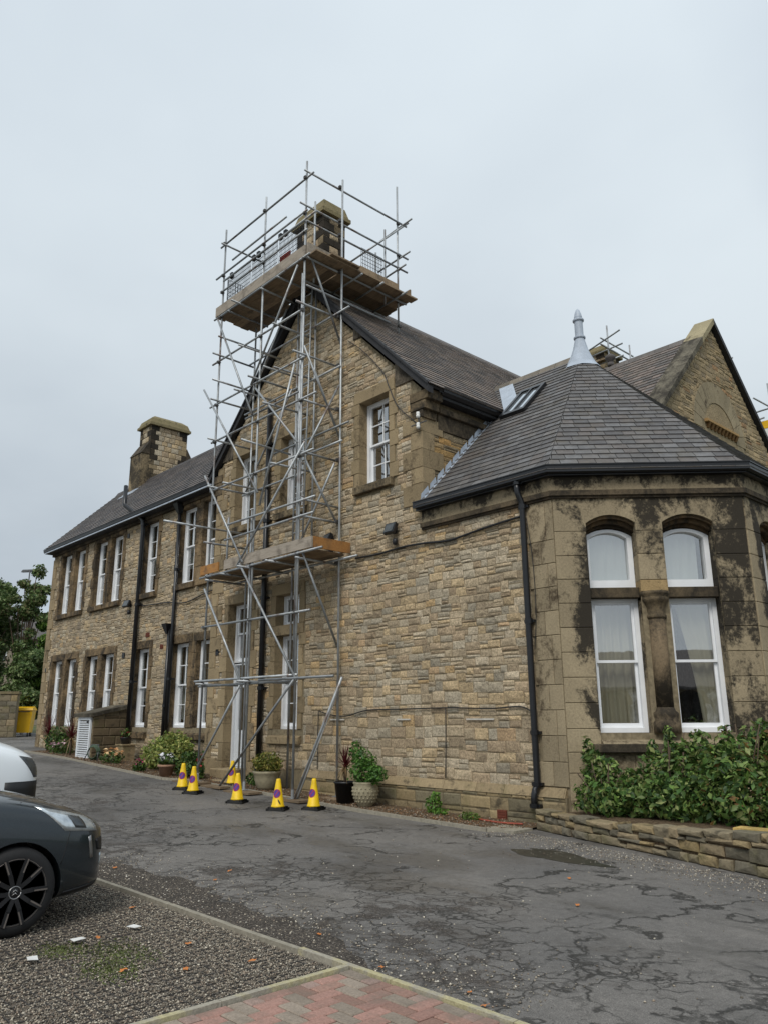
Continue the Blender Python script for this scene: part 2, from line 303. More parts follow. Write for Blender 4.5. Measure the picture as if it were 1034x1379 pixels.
# ------------------------------------------------------------------ helpers: meshes and objects
class MB:
    def __init__(s): s.v = []; s.f = []; s.mi = []; s.t = []; s.bias = None
    def add(s, vs, fs, tint=(1, 1, 1), mi=0):
        o = len(s.v); s.v.extend([tuple(p) for p in vs]); s.t.extend([tint]*len(vs))
        for f in fs: s.f.append(tuple(i+o for i in f)); s.mi.append(mi)
    def box(s, a, b, tint=(1, 1, 1), mi=0):
        x0, y0, z0 = a; x1, y1, z1 = b
        s.add([(x0,y0,z0),(x1,y0,z0),(x1,y1,z0),(x0,y1,z0),(x0,y0,z1),(x1,y0,z1),(x1,y1,z1),(x0,y1,z1)],
              [(3,2,1,0),(4,5,6,7),(0,1,5,4),(1,2,6,5),(2,3,7,6),(3,0,4,7)], tint, mi)
    def hexa(s, pts, tint=(1, 1, 1), mi=0):      # 8 points, same order as box
        s.add(pts, [(3,2,1,0),(4,5,6,7),(0,1,5,4),(1,2,6,5),(2,3,7,6),(3,0,4,7)], tint, mi)
    def bar(s, p, q, w, h, up=(0, 0, 1), tint=(1, 1, 1), mi=0):
        p = Vector(p); q = Vector(q); d = (q-p).normalized(); sd = d.cross(Vector(up))
        if sd.length < 1e-5: sd = d.cross(Vector((0, 1, 0)))
        sd.normalize(); u = sd.cross(d); a = sd*w/2; b = u*h/2
        s.hexa([p-a-b, p+a-b, q+a-b, q-a-b, p-a+b, p+a+b, q+a+b, q-a+b], tint, mi)
    def tube(s, p, q, r, n=8, r2=None, cap=True, tint=(1, 1, 1), mi=0):
        p = Vector(p); q = Vector(q); d = (q-p).normalized(); sd = d.orthogonal().normalized(); u = d.cross(sd)
        r2 = r if r2 is None else r2; vs = []
        for c, rr in ((p, r), (q, r2)):
            for i in range(n):
                a = 2*math.pi*i/n; vs.append(c+sd*math.cos(a)*rr+u*math.sin(a)*rr)
        fs = [(i, (i+1) % n, n+(i+1) % n, n+i) for i in range(n)]
        if cap: fs += [tuple(range(n-1, -1, -1)), tuple(range(n, 2*n))]
        s.add(vs, fs, tint, mi)
    def path(s, pts, r, n=8, tint=(1, 1, 1), mi=0):
        pts = [Vector(p) for p in pts]; vs = []; fs = []
        for k, p in enumerate(pts):
            d = ((pts[min(k+1, len(pts)-1)]-pts[max(k-1, 0)])).normalized()
            ref = Vector((.31, .22, .93)) if abs(d.z) < .9 else Vector((.9, .3, .1))
            sd = d.cross(ref).normalized(); u = sd.cross(d)
            for i in range(n):
                a = 2*math.pi*i/n; vs.append(p+sd*math.cos(a)*r+u*math.sin(a)*r)
        for k in range(len(pts)-1):
            for i in range(n): fs.append((k*n+i, k*n+(i+1) % n, (k+1)*n+(i+1) % n, (k+1)*n+i))
        fs += [tuple(range(n-1, -1, -1)), tuple(range((len(pts)-1)*n, len(pts)*n))]
        s.add(vs, fs, tint, mi)
    def lathe(s, prof, c=(0, 0, 0), n=20, tint=(1, 1, 1), mi=0, axis='z'):
        vs = []; fs = []
        for (r, z) in prof:
            for i in range(n):
                a = 2*math.pi*i/n
                if axis == 'z': vs.append((c[0]+r*math.cos(a), c[1]+r*math.sin(a), c[2]+z))
                else: vs.append((c[0]+z, c[1]+r*math.cos(a), c[2]+r*math.sin(a)))
        for k in range(len(prof)-1):
            for i in range(n): fs.append((k*n+i, k*n+(i+1) % n, (k+1)*n+(i+1) % n, (k+1)*n+i))
        if prof[0][0] > 1e-4: fs.append(tuple(range(n-1, -1, -1)))
        if prof[-1][0] > 1e-4: fs.append(tuple(range((len(prof)-1)*n, len(prof)*n)))
        s.add(vs, fs, tint, mi)
    def prism(s, poly, d, tint=(1, 1, 1), mi=0):      # planar 3D polygon swept by vector d
        n = len(poly); d = Vector(d); vs = [Vector(p) for p in poly]+[Vector(p)+d for p in poly]
        fs = [tuple(range(n-1, -1, -1)), tuple(range(n, 2*n))]+[(i, (i+1) % n, n+(i+1) % n, n+i) for i in range(n)]
        s.add(vs, fs, tint, mi)
    def mesh(s, name, mats, smooth=False):
        me = bpy.data.meshes.new(name); me.from_pydata(s.v, [], s.f)
        at = me.color_attributes.new('tint', 'FLOAT_COLOR', 'POINT')
        a = np.zeros((len(s.v), 4), np.float32)
        if s.bias: a[:, 3] = [s.bias(p) for p in s.v]
        a[:, :3] = np.array(s.t, np.float32).reshape(-1, 3); at.data.foreach_set('color', a.ravel())
        for m in (mats if isinstance(mats, (list, tuple)) else [mats]): me.materials.append(M[m])
        me.polygons.foreach_set('material_index', s.mi)
        if smooth: me.polygons.foreach_set('use_smooth', [True]*len(s.f))
        me.update(); return me
    def obj(s, name, mats, parent=None, smooth=False, **k):
        return link(name, s.mesh(name, mats, smooth), parent, **k)
def fixn(me):
    bm = bmesh.new(); bm.from_mesh(me); bmesh.ops.recalc_face_normals(bm, faces=bm.faces); bm.to_mesh(me); bm.free(); return me
def link(name, data, parent=None, label=None, cat=None, group=None, kind=None, loc=None):
    o = bpy.data.objects.new(name, data); COL.objects.link(o)
    if parent is not None: o.parent = parent
    if loc is not None: o.location = loc
    if label: o['label'] = label
    if cat: o['category'] = cat
    if group: o['group'] = group
    if kind: o['kind'] = kind
    return o
def thing(name, label, cat, loc=(0, 0, 0), rz=0, group=None):
    o = link(name, None, None, label, cat, group, loc=loc); o.rotation_euler = (0, 0, rz); o.empty_display_size = .2; return o
def copy_tree(o, parent=None):
    c = o.copy(); COL.objects.link(c); c.parent = parent
    for ch in list(o.children): copy_tree(ch, c)
    return c
def np_mesh(name, V, F, mat, tint=None, smooth=False):
    me = bpy.data.meshes.new(name); V = np.asarray(V, np.float32); F = np.asarray(F, np.int32); k = F.shape[1]
    me.vertices.add(len(V)); me.vertices.foreach_set('co', V.ravel())
    me.loops.add(F.size); me.loops.foreach_set('vertex_index', F.ravel())
    me.polygons.add(len(F)); me.polygons.foreach_set('loop_start', np.arange(0, F.size, k, dtype=np.int32)); me.polygons.foreach_set('loop_total', np.full(len(F), k, np.int32))
    at = me.color_attributes.new('tint', 'FLOAT_COLOR', 'POINT'); a = np.ones((len(V), 4), np.float32)
    if tint is not None: a[:, :3] = tint
    at.data.foreach_set('color', a.ravel()); me.materials.append(M[mat])
    if smooth: me.polygons.foreach_set('use_smooth', np.ones(len(F), bool))
    me.update(calc_edges=True); me.validate(); return me

class Frame:       # local wall frame: u along the wall, z up, d outward
    def __init__(s, O, U, N): s.O = Vector(O); s.U = Vector(U).normalized(); s.N = Vector(N).normalized()
    def __call__(s, u, z, d=0.0): return s.O+s.U*u+s.N*d+Vector((0, 0, z))
    def box(s, mb, u0, u1, z0, z1, d0, d1, tint=(1, 1, 1), mi=0):
        mb.hexa([s(u0,z0,d0), s(u1,z0,d0), s(u1,z0,d1), s(u0,z0,d1), s(u0,z1,d0), s(u1,z1,d0), s(u1,z1,d1), s(u0,z1,d1)], tint, mi)
    def block(s, mb, u0, u1, z0, z1, d0, d1, tint=(1, 1, 1), bev=.008, mi=0):    # dressed stone with a soft arris
        b = min(bev, (u1-u0)*.3, (z1-z0)*.3)
        r = [(u0,z0),(u1,z0),(u1,z1),(u0,z1)]; i = [(u0+b,z0+b),(u1-b,z0+b),(u1-b,z1-b),(u0+b,z1-b)]
        vs = [s(u,z,d0) for u,z in r]+[s(u,z,d1-b) for u,z in r]+[s(u,z,d1) for u,z in i]
        fs = [(3,2,1,0),(8,9,10,11)]
        for k in range(4):
            n = (k+1) % 4; fs += [(k,n,4+n,4+k),(4+k,4+n,8+n,8+k)]
        mb.add(vs, fs, tint, mi)
    def stone(s, mb, u0, u1, z0, z1, df, tint, mi=0, warp=False):       # rock-faced stone, back behind the mortar
        j = lambda a: rng.uniform(-a, a)
        if warp: w_ = lambda u: .022*math.sin(1.9*u+.7)+.014*math.sin(4.7*u+1.1)+.008*math.sin(11*u); um = (u0+u1)/2; z0 += w_(um)+j(.008); z1 += w_(um)+j(.008)
        e = .005; r = [(u0+e+j(.004),z0+e+j(.004)),(u1-e+j(.004),z0+e+j(.004)),(u1-e+j(.004),z1-e+j(.004)),(u0+e+j(.004),z1-e+j(.004))]
        ins = min(.022, (z1-z0)*.2, (u1-u0)*.2)
        i = [(r[0][0]+ins,r[0][1]+ins),(r[1][0]-ins,r[1][1]+ins),(r[2][0]-ins,r[2][1]-ins),(r[3][0]+ins,r[3][1]-ins)]
        cu, cz = (u0+u1)/2+j(.02), (z0+z1)/2+j(.015)
        vs = [s(u,z,-.02) for u,z in r]+[s(u,z,df*.45) for u,z in r]+[s(u+j(.006),z+j(.006),df+j(.005)) for u,z in i]+[s(cu,cz,df+rng.uniform(-.002,.012))]
        fs = []
        for k in range(4):
            n = (k+1) % 4; fs += [(k,n,4+n,4+k),(4+k,4+n,8+n,8+k),(8+k,8+n,12)]
        mb.add(vs, fs, tint, mi)

# ------------------------------------------------------------------ ground
GX = [-400, -60, -28.6, -22, -16, -13.7, -10.5, -8, 400]; GZ = [3.2, 1.05, .66, .5, .27, .17, .06, .04, .04]
def gz(x): return float(np.interp(x, GX, GZ))
def sheet(name, x0, x1, y0, y1, mat, dz, kind='structure', parent=None):
    xs = sorted(set([x0, x1]+[g for g in GX if x0 < g < x1])); mb = MB(); vs = []; fs = []
    for x in xs: vs += [(x, y0, gz(x)+dz), (x, y1, gz(x)+dz)]
    for i in range(len(xs)-1): fs.append((2*i, 2*i+2, 2*i+3, 2*i+1))
    mb.add(vs, fs); return mb.obj(name, mat, parent, kind=kind)
sheet('ground', -400, 400, -400, 400, 'far_ground', -.012)
sheet('driveway', -58, 30, -40, 6, 'tarmac', 0)
EY = -6.43                                     # edging line between drive and parking
sheet('gravel_bay', -30, -4.22, -14, EY-.03, 'gravel', .004)

# ------------------------------------------------------------------ the building
bld = thing('stone_building', 'long two-storey sandstone building with slate roofs, front gable and octagonal bay', 'building', (0, 0, 0))
def c_(r, g, b, k=1.16): return tuple(min(.75, x*k) for x in lin(r, g, b))
def mute(pal, f=.5, m=(148, 132, 102)):
    q = c_(*m); return [(tuple(a*(1-f)+b*f for a, b in zip(c, q)), w) for c, w in pal]
PAL = [(c_(156,138,116),5),(c_(144,127,108),5),(c_(150,140,126),4),(c_(164,140,108),4),(c_(136,114,94),3),(c_(168,134,90),.8),(c_(126,120,112),2.2),(c_(166,152,134),2.5),(c_(118,100,84),1.6),(c_(152,120,90),.5)]
PAL_W = [(c_(142,126,106),5),(c_(130,116,100),5),(c_(136,128,114),4),(c_(150,130,102),3),(c_(116,102,88),3),(c_(108,98,90),2),(c_(154,126,92),1)]
PAL = [(tuple(x*1.36 for x in c), w) for c, w in mute(PAL, .46, (146, 135, 110))]; PAL_W = [(tuple(x*1.36 for x in c), w) for c, w in mute(PAL_W, .42, (146, 134, 109))]
def pick(pal):
    r = rng.random()*sum(w for _, w in pal)
    for c, w in pal:
        r -= w
        if r <= 0: k = rng.uniform(.84, 1.14); return (c[0]*k, c[1]*k, c[2]*k)
    return pal[0][0]
def _dk(c, a, b):
    k = rng.uniform(a, b); return tuple(x*k for x in c)
DR = lambda: _dk(c_(140, 124, 97, 1.22), .82, 1.1)
DRB = lambda: _dk(c_(143, 130, 106, 1.18), .84, 1.1)

STONES = []                                    # (score, frame, args, wall key)
def rubble(key, F, z0, z1, interval, obstacles, hfun, pal, wr=(.17, .40)):
    z = z0
    while z < z1-.04:
        h = hfun(z)*rng.uniform(.85, 1.18); h = min(h, z1-z); zm = z+h/2
        a, b = interval(zm)
        segs = [(a, b)]
        for (u0, zz0, u1, zz1) in obstacles:
            if z+h > zz0+.05 and z < zz1-.05:
                ns = []
                for (p, q) in segs:
                    if u1 <= p or u0 >= q: ns.append((p, q)); continue
                    if u0 > p: ns.append((p, u0))
                    if u1 < q: ns.append((u1, q))
                segs = ns
        for (p, q) in segs:
            u = p-rng.uniform(0, .1)
            while u < q-.02:
                w = rng.uniform(*wr)*(h/.15)**.45; ue = min(q, u+w)
                if q-ue < .09: ue = q
                ua = max(u, p)
                if ue-ua > .03:
                    tn = pick(pal)
                    def put(zz0, zz1):
                        cen = F((ua+ue)/2, (zz0+zz1)/2); d = cen-CAM; dep = d.dot(_fw)
                        cosv = max(0.0, -F.N.dot(d)/d.length); sx = d.dot(_r2)/dep*FPX; sy = d.dot(_u2)/dep*FPX
                        vis = abs(sx) < 515 and abs(sy) < 688
                        STONES.append(((ue-ua)*(zz1-zz0)*cosv/dep**2 if vis else 0, F, ua, ue, zz0, zz1, rng.uniform(.006, .020), tn, key))
                    if h > .105 and rng.random() < .26:          # snecked pair
                        zs = z+h*rng.uniform(.4, .6); put(z, zs); tn = pick(pal); put(zs, z+h)
                    else: put(z, z+h)
                u = ue
        z += h

def wall_sheet(name, F, outline, holes, mat='mortar', parent=bld, d=0.0):
    bm = bmesh.new(); edges = []
    for loop in [outline]+holes:
        vs = [bm.verts.new(F(u, z, d)) for u, z in loop]
        edges += [bm.edges.new((vs[i], vs[(i+1) % len(vs)])) for i in range(len(vs))]
    bmesh.ops.triangle_fill(bm, edges=edges, use_beauty=True, normal=F.N)
    me = bpy.data.meshes.new(name); bm.to_mesh(me); bm.free(); me.materials.append(M[mat])
    return link(name, me, parent)
rect = lambda u0, z0, u1, z1: [(u0, z0), (u1, z0), (u1, z1), (u0, z1)]

def bars(F, mb, u0, u1, z0, z1, d0, d1, wu, wb, wt, mi=0):   # rectangular ring of four members
    F.box(mb, u0, u0+wu, z0, z1, d0, d1, mi=mi); F.box(mb, u1-wu, u1, z0, z1, d0, d1, mi=mi)
    F.box(mb, u0+wu, u1-wu, z0, z0+wb, d0, d1, mi=mi); F.box(mb, u0+wu, u1-wu, z1-wt, z1, d0, d1, mi=mi)
def quad(F, mb, u0, u1, z0, z1, d): mb.add([F(u0, z0, d), F(u1, z0, d), F(u1, z1, d), F(u0, z1, d)], [(0, 1, 2, 3)])
def sash_window(F, u0, u1, z0, z1, rec=.2, cols=2, rows=(2, 2), parent=bld, blind=None, split=.5, name='window'):
    mb = MB(); bars(F, mb, u0-.01, u1+.01, z0-.01, z1+.01, -rec-.14, -rec, .075, .07, .06)
    w = mb.obj(name, 'white_paint', parent)
    a, b = u0+.06, u1-.06; zb, zt = z0+.055, z1-.045; zm = zb+(zt-zb)*split
    for nm, p, q, dep, nr in (('upper_sash', zm-.02, zt, -rec-.03, rows[0]), ('lower_sash', zb, zm+.022, -rec-.075, rows[1])):
        if nr == 0: continue
        mb = MB(); bars(F, mb, a, b, p, q, dep-.04, dep, .045, .07 if nm == 'lower_sash' else .04, .04)
        for k in range(1, cols): uu = a+(b-a)*k/cols; F.box(mb, uu-.011, uu+.011, p+.04, q-.04, dep-.034, dep-.006)
        for k in range(1, nr): zz = p+(q-p)*k/nr; F.box(mb, a+.045, b-.045, zz-.011, zz+.011, dep-.033, dep-.007)
        mb.obj(nm, 'white_paint', w)
        mb = MB(); quad(F, mb, a+.04, b-.04, p+.035, q-.035, dep-.02); mb.obj('pane', 'glass', w)
    if blind:
        mb = MB(); n = 10; vs = []; fs = []
        fr = rng.uniform(*blind); zl = z1-(z1-z0)*fr
        for i in range(n+1):
            uu = u0+(u1-u0)*i/n; dd = -rec-.22+.012*(i % 2)
            vs += [F(uu, zl, dd), F(uu, z1, dd)]
        for i in range(n): fs.append((2*i, 2*i+2, 2*i+3, 2*i+1))
        mb.add(vs, fs); mb.obj('blind', 'blind', w)
    return w
def surround(F, w, u0, u1, z0, z1, left=True, right=True, mat='dressed', sill='block', lint=.22, proud=.03, depth=.42, tints=DR):
    mb = MB(); F.block(mb, u0-.16, u1+.16, z1, z1+lint, -depth, proud, tints()); mb.obj('lintel', mat, w)
    mb = MB()
    if sill == 'slope':
        F.block(mb, u0-.14, u1+.14, z0-.30, z0-.17, -.1, .10, tints())
        mb.hexa([F(u0-.14,z0-.17,.10),F(u1+.14,z0-.17,.10),F(u1+.14,z0-.17,-.3),F(u0-.14,z0-.17,-.3),F(u0-.14,z0-.165,.095),F(u1+.14,z0-.165,.095),F(u1+.14,z0-.005,-.3),F(u0-.14,z0-.005,-.3)], tints())
    else: F.block(mb, u0-.12, u1+.12, z0-.16, z0-.002, -.4, .11, tints())
    mb.obj('sill', 'dressed_dark' if sill == 'block' else mat, w)
    for side, on in ((-1, left), (1, right)):
        if not on: continue
        z = z0; k = rng.randint(0, 1)
        while z < z1-.02:
            h = rng.uniform(.27, .40); h = h if z1-z-h > .12 else z1-z
            wd = (.15 if k % 2 else .25) if on is True else on
            mb = MB()
            if side < 0: F.block(mb, u0-wd, u0, z+.003, z+h-.003, -depth, proud-rng.uniform(0, .006), tints())
            else: F.block(mb, u1, u1+wd, z+.003, z+h-.003, -depth, proud-rng.uniform(0, .006), tints())
            mb.obj('jamb_stone', mat, w); z += h; k += 1

# --- frames
FG = Frame((0, 0, 0), (1, 0, 0), (0, -1, 0))                 # gable front and the wall right of it
WY = .35
FW = Frame((0, WY, 0), (1, 0, 0), (0, -1, 0))                # left wing
S2 = math.sqrt(.5)
C1 = Vector((-6.89, 0, 0)); FL = 2.96                         # bay corner, length of an octagon face
FA = Frame(C1, (S2, S2, 0), (S2, -S2, 0))
C2 = FA(FL, 0); FB = Frame(C2, (0, 1, 0), (1, 0, 0))
C3 = FB(FL, 0); FC = Frame(C3, (-S2, S2, 0), (S2, S2, 0)); C4 = FC(FL, 0)
FR_ = Frame((-9.73, 0, 0), (0, 1, 0), (1, 0, 0))             # return wall of the gable
FH = Frame((-8.41, 0, 0), (0, 1, 0), (1, 0, 0))              # hall gable

# --- left wing
obs = []; holes = []
wing = []
GFW = [-28.48, -27.25, -25.5, -24.31, -21.96, -19.69, -18.42]; FFW = [-28.48, -27.28, -25.5, -24.31, -21.90, -19.67, -18.42]
pairs = {0: (True, .16), 1: (.16, True), 2: (True, .16), 3: (.16, True), 4: (True, True), 5: (True, .2), 6: (.2, True)}
for i in range(7):
    for (us, z0, z1, sl) in ((GFW, 1.37, 3.57, 'slope'), (FFW, 5.19, 7.37, 'block')):
        u0 = us[i]; u1 = u0+.88
        holes.append(rect(u0, z0, u1, z1)); obs.append((u0-.2, z0-.2, u1+.2, z1+.2))
        w = sash_window(FW, u0, u1, z0, z1, .13, 2, (2, 2), blind=(.55, 1.0))
        surround(FW, w, u0, u1, z0, z1, pairs[i][0], pairs[i][1], 'dressed_dark', sl, tints=lambda: _dk(c_(132, 112, 84), .8, 1.1))
wing_wall = wall_sheet('wing_wall', FW, rect(-29.35, -.2, -17.05, 7.75), holes)
rubble('wing', FW, .3, 7.45, lambda z: (-29.35, -17.05), obs+[(-29.35, 0, -29.0, 9)], lambda z: .125, PAL_W, (.14, .32))
z = .35; k = 0
while z < 7.3:
    h = rng.uniform(.3, .42); mb = MB(); FW.block(mb, -29.36, -29.36+(.3 if k % 2 else .5), z+.003, z+h-.003, -.3, .032, DR()); mb.obj('quoin', 'dressed', wing_wall); z += h; k += 1
mb = MB(); FW.block(mb, -29.4, -17.06, 7.47, 7.62, -.1, .09, c_(90, 80, 66)); mb.obj('eaves_course', 'dressed_dark', bld)
wall_sheet('wing_end_wall', Frame((-29.36, 0, 0), (0, -1, 0), (-1, 0, 0)), [(-5.3, -.2), (-WY, -.2), (-WY, 7.8), (-2.66, 10.1), (-5.3, 7.8)], [])
wall_sheet('wing_rear_wall', Frame((0, 5.3, 0), (-1, 0, 0), (0, 1, 0)), rect(17, -.2, 29.36, 7.8), [])

# --- gable front + right wall
APX, APZ = -13.415, 11.45
door_u = (-16.32, -15.38); gopen = []
gw = [(-16.27, 6.15, -15.30, 8.0), (-14.33, 6.15, -13.42, 8.0), (-11.52, 6.15, -10.62, 8.0)]
holes = [rect(*w) for w in gw]+[rect(door_u[0], .50, door_u[1], 4.25), rect(-14.34, 3.57, -13.47, 4.25), rect(-14.34, 1.37, -13.47, 3.35)]
obs = [(w[0]-.2, w[1]-.2, w[2]+.2, w[3]+.2) for w in gw]+[(door_u[0]-.2, 0, door_u[1]+.2, 4.45), (-14.54, 1.15, -13.27, 4.45), (-7.38, .57, -6.8, 6), (-10.0, 5.35, -9.6, 8.2), (-17.2, 0, -16.85, 7.9)]
for w_ in gw:
    w = sash_window(FG, w_[0], w_[2], w_[1], w_[3], .2, 2, (2, 2), blind=None if w_[0] > -12 else (.3, .6))
    surround(FG, w, w_[0], w_[2], w_[1], w_[3], True, True, 'dressed', 'block', .26, depth=.36)
w = sash_window(FG, -14.34, -13.47, 1.37, 3.35, .2, 2, (2, 2), blind=None)
surround(FG, w, -14.34, -13.47, 1.37, 3.35, True, True, 'dressed', 'slope', .22)
w = sash_window(FG, -14.34, -13.47, 3.57, 4.25, .2, 2, (1, 0), split=.04)
mb = MB(); FG.block(mb, -14.5, -13.31, 4.25, 4.49, -.36, .03, DR()); mb.obj('lintel', 'dressed', w)
for s_, u_ in ((-1, -14.34), (1, -13.47)):
    mb = MB(); FG.block(mb, min(u_, u_+s_*.2), max(u_, u_+s_*.2), 3.575, 4.245, -.36, .03, DR()); mb.obj('jamb_stone', 'dressed', w)
# door with overlight
dr = sash_window(FG, door_u[0], door_u[1], 2.86, 4.25, .2, 2, (1, 1), split=.5, name='overlight')
mb = MB(); FG.block(mb, door_u[0]-.18, door_u[1]+.18, 4.25, 4.48, -.36, .03, DR()); mb.obj('lintel', 'dressed', dr)
mb = MB(); bars(FG, mb, door_u[0]-.01, door_u[1]+.01, .5, 2.88, -.34, -.2, .08, .02, .06); FG.box(mb, door_u[0]+.07, door_u[1]-.07, 2.42, 2.50, -.34, -.205)
door = mb.obj('entrance_door', 'door_white', bld)
mb = MB(); bars(FG, mb, door_u[0]+.075, door_u[1]-.075, .53, 2.42, -.29, -.24, .12, .80, .12); FG.box(mb, door_u[0]+.19, door_u[1]-.19, .62, 1.28, -.255, -.236); mb.obj('door_leaf', 'door_white', door)
mb = MB(); quad(FG, mb, door_u[0]+.19, door_u[1]-.19, 1.32, 2.31, -.265); mb.obj('pane', 'glass', door)
mb = MB(); quad(FG, mb, door_u[0]+.07, door_u[1]-.07, 2.50, 2.83, -.265); mb.obj('fanlight', 'glass', door)
mb = MB(); FG.box(mb, door_u[0]+.40, door_u[1]-.36, 1.93, 2.16, -.261, -.2585); mb.obj('notice', 'white_plastic', door)
mb = MB(); FG.box(mb, door_u[1]-.17, door_u[1]-.14, 1.42, 1.58, -.24, -.19); mb.obj('handle', 'chrome', door)
for s_, u_ in ((-1, door_u[0]), (1, door_u[1])):
    z = .30; k = 0
    while z < 4.24:
        h = rng.uniform(.34, .5); h = h if 4.25-z-h > .15 else 4.25-z; wd = .18 if k % 2 else .32
        mb = MB(); FG.block(mb, min(u_, u_+s_*wd), max(u_, u_+s_*wd), z+.003, z+h-.003, -.4, .03, DR()); mb.obj('jamb_stone', 'dressed', door); z += h; k += 1
mb = MB(); FG.block(mb, door_u[0]-.05, door_u[1]+.05, .28, .50, -.36, .30, DR(), .02); mb.obj('threshold', 'mossy', door)
mb = MB(); FG.block(mb, door_u[0]-.25, door_u[1]+.25, .10, .30, -.1, .62, DR(), .02); mb.obj('door_step', 'mossy', door)

gable_out = [(-17.12, -.2), (-6.89, -.2), (-6.89, 5.35), (-9.73, 5.35), (-9.73, 7.78), (APX, APZ), (-17.12, 7.78)]
gable_wall = wall_sheet('front_wall', FG, gable_out, holes)
def giv(z):
    l = -17.12 if z < 7.75 else APX-(APZ-z)+.05
    r = -6.89 if z < 5.3 else (-9.73 if z < 7.75 else APX+(APZ-z)-.05)
    return l, r
rubble('front', FG, .57, 11.2, giv, obs, lambda z: .175 if z < 2.0 else (.138 if z < 4.0 else .118), PAL, (.15, .36))
# plinth: chamfered course and rubble below it, 6 cm proud
FP = Frame((0, -.06, 0), (1, 0, 0), (0, -1, 0))
mb = MB(); FP.box(mb, -13.2, -6.92, -.1, .46, -.05, 0); mb.obj('plinth', 'mortar', bld)
rubble('plinth', FP, .02, .455, lambda z: (-13.2, -6.93), [], lambda z: .2, [(c_(128,114,88),4),(c_(112,104,84),3),(c_(140,124,94),2)], (.3, .6))
u = -13.2
while u < -6.95:
    w_ = rng.uniform(.45, .8); u1 = min(u+w_, -6.93); mb = MB()
    mb.hexa([FG(u+.004,.455,-.02),FG(u1-.004,.455,-.02),FG(u1-.004,.455,.085),FG(u+.004,.455,.085),FG(u+.004,.60,-.02),FG(u1-.004,.60,-.02),FG(u1-.004,.585,.024),FG(u+.004,.585,.024)], DR())
    mb.obj('plinth_stone', 'mossy', bld); u = u1
# quoins of the gable corners and big bond stones under the verge
for (ua, sgn, z0, z1, mat) in ((-9.73, -1, 5.45, 7.15, 'dressed'), (-17.12, 1, .3, 7.7, 'dressed')):
    z = z0; k = 0
    while z < z1-.05:
        h = rng.uniform(.28, .42); wd = .28 if k % 2 else .5; mb = MB()
        FG.block(mb, min(ua, ua+sgn*wd), max(ua, ua+sgn*wd)+(.032 if sgn < 0 else 0), z+.003, z+h-.003, -.3 if k % 2 else -.55, .034, DR()); mb.obj('quoin', mat, gable_wall); z += h; k += 1
for poly in ([(-11.72, 9.55), (-11.30, 9.55), (-11.52, 9.74), (-11.72, 9.94)], [(-10.42, 8.02), (-9.86, 8.02), (-10.1, 8.3), (-10.42, 8.62)], [(-16.98, 8.02), (-16.42, 8.02), (-16.42, 8.62), (-16.74, 8.3)]):
    mb = MB(); mb.prism([FG(a, b, -.02) for a, b in poly], FG.N*.055, c_(112, 102, 88)); fixn(mb.obj('bond_stone', 'dressed_dark', gable_wall).data)
# kneeler with its corbels, right gable foot (and its twin on the left)
for sgn, ux in ((1, -9.73), (-1, -17.12)):
    for (z0, z1, o) in ((7.16, 7.32, .07), (7.32, 7.50, .15), (7.50, 7.70, .24)):
        mb = MB(); a, b = (ux-.26, ux+o) if sgn > 0 else (ux-o, ux+.26)
        FG.block(mb, a, b, z0+.003, z1-.003, -.34, .036+o*.12, c_(120, 104, 80)); mb.obj('kneeler_stone', 'dressed_dark', gable_wall)

# --- return wall beside the bay roof
wall_sheet('return_wall', FR_, [(0, 4.5), (6.2, 4.5), (6.2, 7.8), (0, 7.8)], [])
rubble('return', FR_, 5.35, 7.0, lambda z: (.0, 2.6), [(-.1, 5, .3, 9)], lambda z: .14, [(c_(168,138,92),4),(c_(152,130,96),4),(c_(140,126,102),3),(c_(176,140,90),2)], (.2, .45))
mb = MB(); FR_.block(mb, .42, 3.0, 7.02, 7.34, -.1, .035, c_(104, 92, 74)); mb.obj('frieze_stone', 'dressed_dark', bld)
mb = MB(); FR_.block(mb, .42, 3.0, 7.345, 7.46, -.1, .10, c_(112, 98, 78)); mb.obj('eaves_course', 'dressed_dark', bld)
# flank walls out of sight of the drive
wall_sheet('flank_wall', Frame((-17.12, 0, 0), (0, -1, 0), (-1, 0, 0)), [(-10, -.2), (0, -.2), (0, 7.78), (-10, 7.78)], [])
wall_sheet('rear_wall', Frame((0, 14.9, 0), (-1, 0, 0), (0, 1, 0)), rect(8.41, -.2, 25, 7.8), [])
wall_sheet('hall_end_wall', Frame((-25, 0, 0), (0, -1, 0), (-1, 0, 0)), [(-14.9, -.2), (-5.3, -.2), (-5.3, 7.0), (-10.5, 12.1), (-14.9, 7.8)], [])

